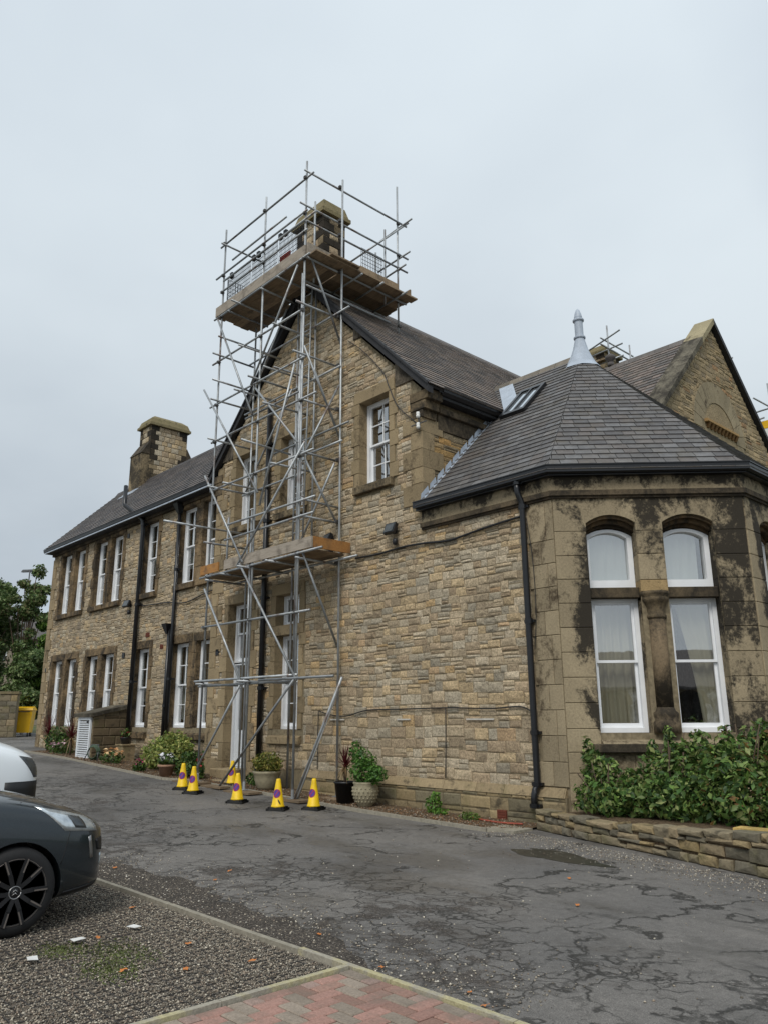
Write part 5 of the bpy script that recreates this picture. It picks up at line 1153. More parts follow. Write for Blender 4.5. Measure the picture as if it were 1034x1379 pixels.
def paver_mesh(tn, x=.0960):
    mb = MB(); y, b = 0.0460, .006
    vs = [(-x,-y,-.02),(x,-y,-.02),(x,y,-.02),(-x,y,-.02),(-x,-y,.018),(x,-y,.018),(x,y,.018),(-x,y,.018),(-x+b,-y+b,.024),(x-b,-y+b,.024),(x-b,y-b,.024),(-x+b,y-b,.024)]
    fs = [(8,9,10,11)]
    for k in range(4): n = (k+1) % 4; fs += [(k,n,4+n,4+k),(4+k,4+n,8+n,8+k)]
    mb.add(vs, fs, tn); return mb.mesh('paver', 'paver')
PM = [paver_mesh(c_(150, 117, 106, 1.08)), paver_mesh(c_(142, 130, 117, 1.05)), paver_mesh(c_(144, 114, 102, 1.05)), paver_mesh(c_(150, 128, 118, 1.05), .0460)]
PV = []
x_0, y_0 = -4.15, EY-.035
for i in range(-60, 90):
    for j in range(-60, 90):
        # herringbone on a 0.1 m grid: horizontal at (i,j) with (i - j) % 4 == 0, vertical with (i - j) % 4 == 3... 
        m_ = (i-j) % 4
        gx, gy = x_0+i*.1, y_0-j*.1
        if m_ == 0: PV.append((gx+.1, gy-.05, 0))
        elif m_ == 3: PV.append((gx+.05, gy-.1, 1))
        elif m_ == 1 and i == 0: PV.append((gx+.05, gy-.05, 2))        # cut half blocks along the edging
        elif m_ == 2 and j == 0: PV.append((gx+.05, gy-.05, 2))
HX = {0: .1, 1: .05, 2: .05}; HY = {0: .05, 1: .1, 2: .05}
PV = [p for p in PV if p[0]-HX[p[2]] > x_0-.001 and p[0] < 3 and p[1]+HY[p[2]] < y_0+.001 and p[1] > -12]
PV.sort(key=lambda p: (p[0]+3.3)**2*.8+(p[1]+7.0)**2)
restp = MB()
for i, (x, y, o_) in enumerate(PV):
    v_ = 3 if o_ == 2 else ((0 if o_ else 1) if rng.random() < .86 else 2); rz = (math.pi/2 if o_ == 1 else 0)+rng.uniform(-.012, .012)
    if i < 290:
        o = link('paver', PM[v_], pav, loc=(x, y, .045+rng.uniform(-.002, .003))); o.rotation_euler = (rng.uniform(-.01, .01), rng.uniform(-.01, .01), rz)
    else:
        m4 = Matrix.Translation((x, y, .045))@Matrix.Rotation(rz, 4, 'Z'); restp.add([m4@v.co for v in PM[v_].vertices], [tuple(p.vertices) for p in PM[v_].polygons], tuple(PM[v_].color_attributes['tint'].data[0].color)[:3])
restp.obj('pavers', 'paver', pav, kind='stuff')

def pebbles(name, n, sample, size, pal, parent=None, label=None, z_off=0.0, cat=None):
    O = np.array([(1,0,0),(-1,0,0),(0,1,0),(0,-1,0),(0,0,1),(0,0,-1)], np.float32)
    Fc = np.array([(0,2,4),(2,1,4),(1,3,4),(3,0,4),(2,0,5),(1,2,5),(3,1,5),(0,3,5)])
    P_, S_ = sample(n); n = len(P_)
    sc_ = (size[0]+(size[1]-size[0])*nrs.rand(n)**2.2)*S_
    ax = np.stack([sc_*(.7+.6*nrs.rand(n)), sc_*(.7+.6*nrs.rand(n)), sc_*(.45+.4*nrs.rand(n))], 1)
    V = O[None]*ax[:, None, :]*(1+.35*(nrs.rand(n, 6, 1)-.5))
    a = nrs.rand(n)*6.28; b = (nrs.rand(n)-.5)*.9
    ca, sa, cb, sb = np.cos(a), np.sin(a), np.cos(b), np.sin(b)
    x = V[..., 0]*cb[:, None]+V[..., 2]*sb[:, None]; zz = -V[..., 0]*sb[:, None]+V[..., 2]*cb[:, None]; yy = V[..., 1]
    V = np.stack([x*ca[:, None]-yy*sa[:, None], x*sa[:, None]+yy*ca[:, None], zz], 2)+P_[:, None, :]+np.array([0, 0, z_off])
    T = np.array(pal)[nrs.randint(0, len(pal), n)]*(.7+.6*nrs.rand(n, 1)); T = np.repeat(T, 6, 0)
    Fa = (Fc[None]+6*np.arange(n)[:, None, None]).reshape(-1, 3)
    return link(name, np_mesh(name, V.reshape(-1, 3), Fa, 'pebble', T), parent, label, cat, kind='stuff')
PBL = [c_(138,128,114,1.1), c_(158,148,132,1.1), c_(112,104,92,1.1), c_(128,114,100,1.1), c_(96,90,80,1.1), c_(176,168,152,1.1), c_(118,113,104,1.1)]
gza = lambda x: np.interp(x, GX, GZ)
def s_gravel(n):
    x = -11.5+7.28*nrs.rand(n)**.75; y = EY-.04-4.4*nrs.rand(n)**1.15
    # the plastic grid of the bay: stones sit in its cells, its ribs stay bare where it is worn
    cell = .083; fx = np.abs((x/cell) % 1-.5); fy = np.abs((y/cell) % 1-.5)
    worn = np.sin(x*1.3+1)+np.sin(y*1.7+x*.6) < .75+.9*(y < -7.0)
    keep = ~(((fx > .43) | (fy > .43)) & worn & (nrs.rand(n) < .82)); dark = (np.sin(x*2.1+2)*np.sin(y*2.3) > .45) & (nrs.rand(n) < .45); keep &= ~dark
    x, y = x[keep], y[keep]; return np.stack([x, y, gza(x)+.004+.012*nrs.rand(len(x))], 1), np.ones(len(x))
pebbles('bay_gravel', 150000, s_gravel, (.0045, .010), PBL, None, 'loose mixed gravel filling the grid of the parking bay', 0, 'gravel')
gr_ = MB(); cell = .083                       # plastic ribs of the gravel grid
for i in range(int(7.3/cell)+1):
    x = -11.5+((-(-11.5)/cell) % 1)*cell*-1+i*cell+cell
    if -11.5 < x < -4.26: gr_.box((x-.0035, -10.9, gz(x)+.004), (x+.0035, EY-.05, gz(x)+.011))
for j in range(int(4.4/cell)):
    y = -math.floor(-(EY-.05)/cell)*cell-cell-j*cell
    xs_ = [-11.5, -10.5, -8, -4.26]
    for a, b in zip(xs_, xs_[1:]): gr_.hexa([(a,y-.0035,gz(a)+.004),(b,y-.0035,gz(b)+.004),(b,y+.0035,gz(b)+.004),(a,y+.0035,gz(a)+.004),(a,y-.0035,gz(a)+.0105),(b,y-.0035,gz(b)+.0105),(b,y+.0035,gz(b)+.0105),(a,y+.0035,gz(a)+.0105)])
gr_.obj('grid_ribs', 'rib', bpy.data.objects['gravel_bay'], kind='stuff')
mb = MB(); top = []; q_ = random.Random(4)
for i in range(46):                            # broken, gravelly strip of tarmac along the edging
    x = -9.6+i*.125; w_ = .62*math.sin(min(1, (i+2)/14)*math.pi/2)*(1 if i < 22 else .72)*(1-max(0, (i-30)/16)**2)+q_.uniform(-.09, .09); top.append((x, EY+.03+max(.05, w_)))
vs = []
for (x, y) in top: vs += [(x, EY+.02, gz(x)+.004), (x, y, gz(x)+.004)]
mb.add(vs, [(2*i, 2*i+2, 2*i+3, 2*i+1) for i in range(len(top)-1)]); mb.obj('tarmac_patch', 'tarmac_patch', None, kind='structure')
def s_drive(n):
    m = n//3
    x1_ = -9.5+6.5*nrs.rand(m); y1_ = EY+.03+np.abs(nrs.randn(m))*.5            # loose stones spilling over the edging
    t_ = nrs.rand(m); x2 = -7.6+4.6*t_; y2 = (-.62-1.25*t_)-np.abs(nrs.randn(m))*.35       # grit along the low wall
    x3 = -13+11*nrs.rand(m); y3 = -6.2+5*nrs.rand(m)
    x = np.concatenate([x1_, x2, x3[:m//4]]); y = np.concatenate([y1_, y2, y3[:m//4]]); ok = y < -.35; x, y = x[ok], y[ok]
    return np.stack([x, y, gza(x)+.002+.004*nrs.rand(len(x))], 1), np.ones(len(x))
pebbles('drive_grit', 10000, s_drive, (.003, .012), PBL+[c_(190, 184, 172, 1)], None, 'pale grit and small stones scattered on the drive', 0, 'grit')
# border strip along the foot of the wall
BP = [(-26.5, -.95), (-23.2, -1.05), (-21.0, -1.2), (-18.5, -1.28), (-16.6, -1.32), (-15.9, -1.0), (-14.0, -.86), (-11.2, -.86), (-9.4, -.92), (-7.6, -1.02), (-7.25, -.75)]
mb = MB(); vs = []; fs = []
for i, (x, y) in enumerate(BP): vs += [(x, y, gz(x)+.022), (x, .3, gz(x)+.05)]
for i in range(len(BP)-1): fs.append((2*i, 2*i+2, 2*i+3, 2*i+1))
mb.add(vs, fs); border = mb.obj('planting_border', 'soil', None, kind='structure')
def bedge(i):
    (xa, ya), (xb, yb) = BP[i], BP[i+1]; return ((xa, ya-.02, gz(xa)+.02), (xb, yb-.02, gz(xb)+.02))
for i in range(len(BP)-1):
    a, b = bedge(i); n = max(1, int((b[0]-a[0])/.9))
    for k in range(n):
        p = Vector(a).lerp(Vector(b), k/n); q = Vector(a).lerp(Vector(b), (k+1)/n); m2 = MB(); d = (q-p).normalized(); m2.bar(p+d*.004, q-d*.004, .045, .06); m2.obj('kerb_edging', 'edge_grey', border)
def s_border(n):
    x = -26+18.7*nrs.rand(n); yl_ = np.interp(x, [p[0] for p in BP], [p[1] for p in BP]); y = yl_+.02+(-.09-yl_)*nrs.rand(n)
    return np.stack([x, y, gza(x)+.03+.02*nrs.rand(n)], 1), np.ones(n)
pebbles('border_litter', 9000, s_border, (.006, .022), [c_(112, 84, 60, 1), c_(136, 104, 74, 1), c_(90, 72, 54, 1), c_(150, 136, 118, 1), c_(120, 110, 98, 1)], border)
# puddle stain by the low wall
mb = MB(); n = 28; vs = [(-5.75, -2.0, .0435)]
for i in range(n): a = 2*math.pi*i/n; r_ = 1+.22*math.sin(3*a+1)+.12*math.sin(7*a); vs.append((-5.75+.62*r_*math.cos(a)+.25*math.sin(a), -2.0+.20*r_*math.sin(a)-.2*math.cos(a), .0435))
mb.add(vs, [(0, 1+i, 1+(i+1) % n) for i in range(n)]); mb.obj('puddle', 'wet', None, kind='structure')
mb = MB(); mb.box((-7.72, -.95, .02), (-7.2, -.52, .075)); mb.obj('drain_slab', 'edge_grey', border)

# ------------------------------------------------------------------ plants
def leaves(name, blobs, n, size, pal, parent, dens=.55, up=.3, shape=1.6, mat='leaf', hollow=.45, floor=None):
    # blobs: (cx, cy, cz, rx, ry, rz); leaves sit mostly in the outer shell of each blob, in clumps
    W = np.array([b[3]*b[4]*b[5] for b in blobs])**.67; W = W/W.sum(); idx = nrs.choice(len(blobs), n, p=W); B = np.array(blobs)[idx]
    d = nrs.randn(n, 3); d /= np.linalg.norm(d, axis=1)[:, None]
    r = (hollow+(1-hollow)*nrs.rand(n)**.6)*(1+.10*np.sin(d[:, 0]*7+idx)+.10*np.sin(d[:, 2]*9+idx*2)+.08*np.sin(d[:, 1]*11))
    P_ = B[:, :3]+d*B[:, 3:]*r[:, None]
    if floor is not None: P_ = P_[P_[:, 2] > floor(P_)]
    n = len(P_); d = d[:n]
    nr = d*.6+nrs.randn(n, 3)*.6+np.array([0, 0, up]); nr /= np.linalg.norm(nr, axis=1)[:, None]
    t = nrs.randn(n, 3); t -= (t*nr).sum(1)[:, None]*nr; t /= np.linalg.norm(t, axis=1)[:, None]; b = np.cross(nr, t)
    s = size*(.45+1.15*nrs.rand(n)**1.5)[:, None]
    fold = nr*s*.18
    V = np.stack([P_-t*s*shape*.5, P_+b*s*.42+fold, P_+t*s*shape*.5, P_-b*s*.42+fold], 1)
    k = nrs.randint(0, len(pal), n); T = np.array(pal)[k]*(.65+.7*nrs.rand(n, 1)); T = np.repeat(T, 4, 0)
    F_ = np.arange(4*n).reshape(n, 4); Fa = np.concatenate([F_[:, [0, 1, 2]], F_[:, [0, 2, 3]]])
    return link(name, np_mesh(name, V.reshape(-1, 3), Fa, mat, T), parent)
def twigs(name, c, n, h, spread, parent, r=.008, mat='bark'):
    mb = MB()
    for i in range(n):
        a = rng.uniform(0, 6.28); s_ = rng.uniform(.2, 1)*spread; p = Vector(c)+Vector((math.cos(a)*.05, math.sin(a)*.05, 0)); q = Vector(c)+Vector((math.cos(a)*s_, math.sin(a)*s_, h*rng.uniform(.6, 1)))
        m_ = p.lerp(q, .5)+Vector((rng.uniform(-.05, .05), rng.uniform(-.05, .05), .05)); mb.path([p, m_, q], r, 5)
    return mb.obj(name, mat, parent, True)
GRN = [lin(66, 92, 40), lin(52, 80, 34), lin(84, 108, 48), lin(44, 66, 32), lin(96, 116, 56)]
def shrub(name, label, loc, blobs, n, size, pal, group=None, cat='shrub', stems=(8, .5, .3), **k):
    if name == 'bed_shrub': blobs = [(a, b, c*.84, d*.95, e, f*.84) for a, b, c, d, e, f in blobs]
    t_ = thing(name, label, cat, loc, group=group); leaves('foliage', blobs, n, size, pal, t_, **k); twigs('stem', (0, 0, 0), stems[0], stems[1], stems[2], t_); return t_
# big dark shrubs in the raised bed in front of the bay
BIG = [lin(80, 110, 52), lin(62, 92, 42), lin(98, 126, 60), lin(52, 78, 38), lin(118, 140, 72), lin(106, 126, 68), lin(130, 138, 84)]
shrub('bed_shrub', 'dark green leafy shrub at the left end of the raised bed', (-6.25, -.10, .28), [(0, 0, .32, .45, .38, .34), (-.18, .08, .70, .20, .18, .34), (.25, -.1, .26, .36, .36, .3), (-.3, .1, 1.02, .08, .08, .24), (.1, .05, .72, .1, .1, .2), (.4, 0, .6, .12, .12, .16)], 2400, .054, BIG, 'shrubs in the raised bed', stems=(9, .8, .4))
shrub('bed_shrub', 'dark green shrub under the left bay window, second in the raised bed', (-5.30, .02, .30), [(0, 0, .45, .62, .55, .55), (.35, -.2, .35, .55, .45, .42), (.1, .1, .95, .22, .2, .24), (-.3, -.2, .3, .36, .32, .32), (.3, .2, 1.05, .16, .15, .3), (-.3, .1, .95, .09, .09, .25), (0, 0, 1.2, .07, .07, .2), (.5, 0, .95, .12, .12, .2)], 4600, .054, BIG, 'shrubs in the raised bed', stems=(12, 1.1, .5))
shrub('bed_shrub', 'broad green shrub with reddish tips below the right bay window', (-4.35, .05, .32), [(0, 0, .55, .65, .6, .6), (.2, -.35, .4, .6, .5, .5), (0, .2, 1.05, .26, .24, .28), (.35, .2, 1.0, .28, .26, .32), (-.1, -.2, .85, .34, .3, .3), (.2, .1, 1.3, .1, .1, .2), (-.25, .1, 1.15, .12, .1, .2), (.5, -.3, .95, .15, .15, .2)], 5600, .054, BIG*3+[lin(128, 100, 60)], 'shrubs in the raised bed', stems=(12, 1.2, .5))
shrub('bed_shrub', 'tall green shrub at the right edge of the picture', (-3.45, .05, .34), [(0, 0, .6, .6, .6, .65), (.1, -.45, .42, .6, .5, .55), (-.1, .1, 1.15, .25, .22, .28), (.5, .2, .9, .42, .42, .5), (.6, -.6, .4, .5, .5, .5), (.1, .0, 1.4, .1, .1, .18), (-.3, -.1, 1.1, .12, .12, .2)], 5600, .055, BIG, 'shrubs in the raised bed', stems=(12, 1.2, .5))
# raised bed: rough stone wall
rb = thing('raised_bed_wall', 'low rough stone wall edging the raised bed below the bay', 'wall', (-7.2, -.42, .04))
RBP = [(-7.22, -.40), (-6.4, -.68), (-5.6, -.94), (-4.65, -1.24), (-3.5, -1.62), (-2.2, -2.05), (-1.0, -2.4)]; RBH = [.27, .27, .28, .33, .42, .46, .48]
core = MB()
for i in range(len(RBP)-1):
    (xa, ya), (xb, yb) = RBP[i], RBP[i+1]; d = Vector((xb-xa, yb-ya, 0)).normalized(); nv = Vector((-d.y, d.x, 0)); o = Vector((7.2, .42, -.04))
    A0 = Vector((xa, ya, 0))+o; B0 = Vector((xb, yb, 0))+o; ha, hb = RBH[i]-.04, RBH[i+1]-.04
    core.hexa([A0+nv*.03, B0+nv*.03, B0+nv*.24, A0+nv*.24, A0+nv*.03+Vector((0,0,ha)), B0+nv*.03+Vector((0,0,hb)), B0+nv*.24+Vector((0,0,hb)), A0+nv*.24+Vector((0,0,ha))], (1, 1, 1))
core = core.obj('core', 'soil', rb)
WP = [(c_(120,110,90),3),(c_(132,118,94),3),(c_(108,102,88),2),(c_(138,122,92),2),(c_(144,126,92),1),(c_(100,94,80),2)]
for i in range(len(RBP)-1):
    (xa, ya), (xb, yb) = RBP[i], RBP[i+1]; L_ = math.hypot(xb-xa, yb-ya); d = Vector((xb-xa, yb-ya, 0)).normalized()
    Fb = Frame((xa+7.2, ya+.42, 0), d, (d.y, -d.x, 0)); zt0, zt1 = RBH[i], RBH[i+1]; z = 0.0; rows = 3 if zt1 < .31 else 4; cuts = [0]+sorted(rng.uniform(.12, .88) for _ in range(rows-1))+[1]; cuts = [.45*c+.55*k/rows for k, c in enumerate(cuts)]; cuts[-1] = 1
    for r_ in range(rows):
        u = -.02 if r_ % 2 else -.08
        while u < L_:
            e = u+rng.uniform(.16, .46); ee = min(e, L_+.03); ua = max(u, 0)
            if ee-ua > .05:
                hm = zt0+(zt1-zt0)*((ua+ee)/2/L_); z0 = hm*cuts[r_]+rng.uniform(-.012, .012)*(r_ > 0); z1 = hm*cuts[r_+1]+rng.uniform(-.012, .012); mb = MB(); j = lambda a: rng.uniform(-a, a)
                dp = rng.uniform(-.012, .03); tn = pick(WP)
                q = [(ua+.006+j(.012), z0+.005), (ee-.006+j(.012), z0+.005+j(.008)), (ee-.006+j(.016), z1-.005+j(.01)), (ua+.006+j(.016), z1-.005+j(.01))]
                bq = [(ua+(a-ua)*1.0, b) for a, b in q]
                mb.add([Fb(a, b, -.22 if r_ == rows-1 else -.08) for a, b in bq]+[Fb(a, b, dp-.016) for a, b in q]+[Fb(a+(.012 if k in (0, 3) else -.012), b+(.01 if k < 2 else -.01), dp+j(.008)) for k, (a, b) in enumerate(q)]+[Fb((ua+ee)/2, (z0+z1)/2, dp+.012)],
                       [(0,1,5,4),(1,2,6,5),(2,3,7,6),(3,0,4,7),(4,5,9,8),(5,6,10,9),(6,7,11,10),(7,4,8,11),(8,9,12),(9,10,12),(10,11,12),(11,8,12)], tn)
                mb.obj('stone', 'mossy', core)
            u = e
soil = MB(); soil.add([(-7.0, .0, .26), (-6.85, -.28, .26), (-5.5, -.72, .29), (-3.4, -1.4, .40), (-1.0, -2.15, .44), (-1.0, 1.9, .4), (-4.8, 2.0, .36), (-6.85, -.02, .28)], [(0,1,2,3,4,5,6,7)]); soil.obj('raised_bed', 'soil', None, kind='structure')
mb = MB(); mb.box((-3.95, -1.36, .42), (-3.35, -1.16, .455), c_(190, 160, 96)); mb.obj('slab', 'mossy', rb).location = (7.2, .42, -.04)
# front border
VAR = [lin(150, 156, 84), lin(126, 138, 66), lin(172, 172, 104), lin(96, 116, 54), lin(112, 128, 62)]
shrub('variegated_shrub', 'rounded yellow-green shrub in the border under the left wing windows', (-18.15, -.42, .35), [(0, 0, .42, .85, .5, .42), (-.5, .05, .35, .6, .4, .35), (.45, -.05, .45, .55, .4, .42), (.1, .1, .62, .55, .38, .32)], 5200, .055, VAR, stems=(8, .5, .5))
shrub('dark_shrub', 'small dark green shrub beside the door step', (-16.55, -.75, .29), [(0, 0, .28, .3, .28, .28), (.1, .1, .42, .2, .2, .2)], 900, .05, GRN, stems=(5, .4, .2))
def flower_clump(label, loc, pal, n, spread, petal, hgt=.16, size=.05):
    t_ = thing('flower_clump', label, 'flowers', loc, group='flowers in the front border')
    leaves('foliage', [(0, 0, hgt*.5, spread, spread*.7, hgt*.6)], 320, .05, GRN, t_)
    leaves('blossom', [(0, 0, hgt, spread*.8, spread*.6, hgt*.45)], n, petal, pal, t_, up=1.2, shape=1.1)
    twigs('stem', (0, 0, 0), 6, hgt, spread*.6, t_, .005)
flower_clump('cream and orange flowers beside the tall soil pipe', (-20.6, -.75, .47), [lin(226, 190, 140), lin(236, 206, 160), lin(216, 160, 110)], 60, .42, .085, .26)
flower_clump('pink flowers in front of the yellow-green shrub', (-18.35, -1.05, .38), [lin(206, 84, 128), lin(190, 60, 110)], 24, .2, .07, .2)
flower_clump('red flowers behind the left pair of cones', (-16.1, -.72, .30), [lin(150, 26, 30), lin(120, 20, 26)], 24, .16, .06, .34)
flower_clump('pink and white flowers before the spiky plants at the far end', (-24.6, -.55, .58), [lin(206, 150, 170), lin(220, 190, 196)], 40, .5, .07, .3)
shrub('border_bush', 'green bush between the two spiky plants at the far end', (-25.4, -.35, .58), [(0, 0, .38, .55, .4, .4), (.4, 0, .3, .4, .3, .3)], 1500, .055, GRN, stems=(6, .4, .3))
shrub('weed_tuft', 'small bright green weed at the foot of the wall under the cable drop', (-9.35, -.28, .06), [(0, 0, .16, .15, .12, .16), (.06, 0, .28, .08, .08, .1), (.14, -.02, .06, .2, .12, .06)], 520, .035, [lin(96, 134, 52), lin(78, 118, 44), lin(116, 150, 66)], 'weeds along the wall', 'weed', (5, .25, .1))
shrub('weed_tuft', 'low mossy green tuft by the red hose near the downpipe', (-8.45, -.42, .06), [(0, 0, .05, .2, .13, .07)], 380, .028, [lin(104, 122, 58), lin(86, 108, 50)], 'weeds along the wall', 'weed', (3, .08, .1))
shrub('weed_tuft', 'small dark weed beside the soil pipe foot near the door', (-14.62, -.28, .2), [(0, 0, .14, .2, .14, .16), (.2, -.05, .1, .15, .1, .1)], 420, .045, GRN, 'weeds along the wall', 'weed', (4, .2, .12))
# strap-leaved cordylines
def cordyline(label, loc, h, pot=None, group='red cordylines'):
    t_ = thing('cordyline', label, 'plant', loc, group=group); z0 = 0
    if pot:
        mb = MB(); mb.lathe(pot[0], (0, 0, 0), 20); mb.obj('pot', pot[1], t_, True); z0 = pot[2]
        mb = MB(); mb.lathe([(pot[3], z0-.03), (0, z0-.025)], (0, 0, 0), 16); mb.obj('soil', 'soil', t_)
    mb = MB(); mb.path([(0, 0, z0-.02), (.01, 0, z0+h*.2), (0, .01, z0+h*.45)], .03, 7); mb.obj('trunk', 'bark', t_, True)
    for nm, n, pal, el0, el1, L0 in (('leaf_crown', 46, [lin(92, 30, 36), lin(70, 24, 30), lin(112, 46, 48)], .35, 1.45, h*.62), ('dead_leaves', 30, [lin(150, 126, 92), lin(126, 104, 74)], -1.1, .1, h*.42)):
        mb = MB()
        for i in range(n):
            a = rng.uniform(0, 6.28); el = rng.uniform(el0, el1); L_ = L0*rng.uniform(.7, 1.15); c = Vector((0, 0, z0+h*rng.uniform(.36, .48))); hd = Vector((math.cos(a), math.sin(a), 0)); sd = Vector((-math.sin(a), math.cos(a), 0)); pts = []
            for k in range(4):
                t2 = k/3; p = c+hd*(math.cos(el)*L_*t2)+Vector((0, 0, math.sin(el)*L_*t2-.25*L_*t2*t2*(1 if el < 1 else .2))); w = .016*(1-t2*.9); pts += [p+sd*w, p-sd*w]
            tn = rng.choice(pal); mb.add(pts, [(0,1,3,2),(2,3,5,4),(4,5,7,6)], tn)
        mb.obj(nm, 'leaf', t_)
    return t_
cordyline('spiky red plant with dead leaves hanging, beside the louvred door', (-23.75, -.62, .56), 1.25)
cordyline('spiky red plant at the far corner of the left wing', (-26.3, -.35, .62), 1.2)
cordyline('spiky red plant in a black pot beside the right scaffold foot', (-11.33, -.50, gz(-11.3)+.03), .70, ([(.15, 0), (.19, .34), (.205, .34), (.205, .37), (.185, .37), (.18, .33)], 'black_plastic', .34, .18))
# pots
def potted(name, label, loc, prof, mat, z0, rtop, blobs, n, size, pal, ribs=False):
    t_ = thing(name, label, 'plant pot', loc, group='plant pots on the border')
    mb = MB(); mb.lathe(prof, (0, 0, 0), 28); mb.obj('pot', mat, t_, True)
    if ribs:
        mb = MB()
        for r_ in range(5):
            zz = .09+r_*.055; rad = float(np.interp(zz, [p[1] for p in prof[:6]], [p[0] for p in prof[:6]]))
            for i in range(18): a = 2*math.pi*(i+.5*(r_ % 2))/18; c = Vector((math.cos(a)*rad, math.sin(a)*rad, zz)); mb.lathe([(0, -.02), (.016, -.01), (.016, .01), (0, .02)], c, 5)
        mb.obj('relief', mat, t_, True)
    mb = MB(); mb.lathe([(rtop, z0), (0, z0+.01)], (0, 0, 0), 18); mb.obj('soil', 'soil', t_)
    leaves('foliage', blobs, n, size, pal, t_); twigs('stem', (0, 0, z0), 6, .25, .15, t_); return t_
potted('potted_shrub', 'wide stone pot with a clipped yellow-green shrub right of the door', (-13.77, -.52, gz(-13.8)+.03), [(.15, 0), (.2, .05), (.25, .2), (.27, .30), (.29, .32), (.29, .36), (.26, .36), (.25, .32)], 'stoneware', .32, .25, [(0, 0, .52, .33, .3, .2), (.05, 0, .45, .3, .28, .14)], 2000, .035, [lin(128, 128, 58), lin(104, 112, 48), lin(150, 138, 74), lin(88, 100, 42)])
potted('potted_fern', 'patterned round stone pot with bushy green plant, nearest the bay', (-10.78, -.50, gz(-10.8)+.03), [(.11, 0), (.13, .02), (.19, .12), (.225, .22), (.225, .30), (.20, .36), (.215, .385), (.215, .41), (.185, .41), (.18, .36)], 'stoneware', .38, .185, [(0, 0, .58, .32, .28, .22), (-.25, 0, .9, .12, .12, .2), (.3, 0, .55, .2, .18, .16), (-.05, 0, .75, .2, .2, .2)], 2600, .034, [lin(70, 110, 42), lin(58, 94, 36), lin(92, 130, 56)], True)
potted('potted_petunia', 'terracotta pot of white petunias at the kerb behind the left cones', (-17.0, -1.05, gz(-17)+.03), [(.13, 0), (.17, .2), (.2, .2), (.2, .25), (.17, .25)], 'terracotta', .23, .17, [(0, 0, .35, .25, .2, .12)], 420, .05, GRN)
leaves('blossom', [(0, 0, .42, .24, .2, .12)], 46, .085, [lin(232, 230, 232), lin(214, 214, 218)], bpy.data.objects['potted_petunia'], up=1.1, shape=1.1)
potted('hanging_pot', 'small dark pot of red flowers on the sill ledge beside the soil pipe', (-21.15, -.15, .93), [(.1, 0), (.14, .16), (.15, .18), (.13, .18)], 'black_plastic', .16, .12, [(0, 0, .28, .16, .14, .14)], 160, .05, GRN+[lin(150, 50, 50)])
st = thing('pot_stand', 'low stone block carrying the dark flower pot by the soil pipe', 'block', (-21.15, -.15, .5)); mb = MB(); mb.box((-.2, -.15, 0), (.2, .2, .40), DR()); mb.obj('block', 'mossy', st); mb = MB(); mb.box((-.23, -.18, .40), (.23, .23, .43), DR()); mb.obj('top_slab', 'mossy', st)
# hose reel by the lean-to
hr = thing('hose_reel', 'green hose coiled on a stand leaning by the lean-to', 'hose reel', (-21.55, -.85, .5), .5)
mb = MB()
for k in range(5):
    pts = [(math.cos(a)*(.15+.012*k), -.05+.02*k, .22+math.sin(a)*(.15+.012*k)) for a in [2*math.pi*i/20 for i in range(21)]]; mb.path(pts, .013, 5)
simple('hose', lin(58, 78, 58), .6, vary=.2); simple('red_hose', lin(150, 72, 54), .6, vary=.2)
mb.obj('hose', 'hose', hr, True); mb = MB(); mb.tube((-.22, -.1, 0), (-.12, .05, .42), .014, 6); mb.tube((.22, -.1, 0), (.12, .05, .42), .014, 6); mb.tube((-.12, .05, .42), (.12, .05, .42), .014, 6); mb.obj('frame', 'dark_tube', hr, True)
cable('red garden hose lying at the foot of the wall below the downpipe', [(-8.5, -.35, .10), (-8.1, -.42, .09), (-7.8, -.45, .09), (-7.45, -.42, .10)], .014, 'red_hose')
bpy.data.objects[max((o.name for o in COL.objects if o.name.startswith('cable')), key=lambda n: (len(n), n))]['group'] = 'hoses'

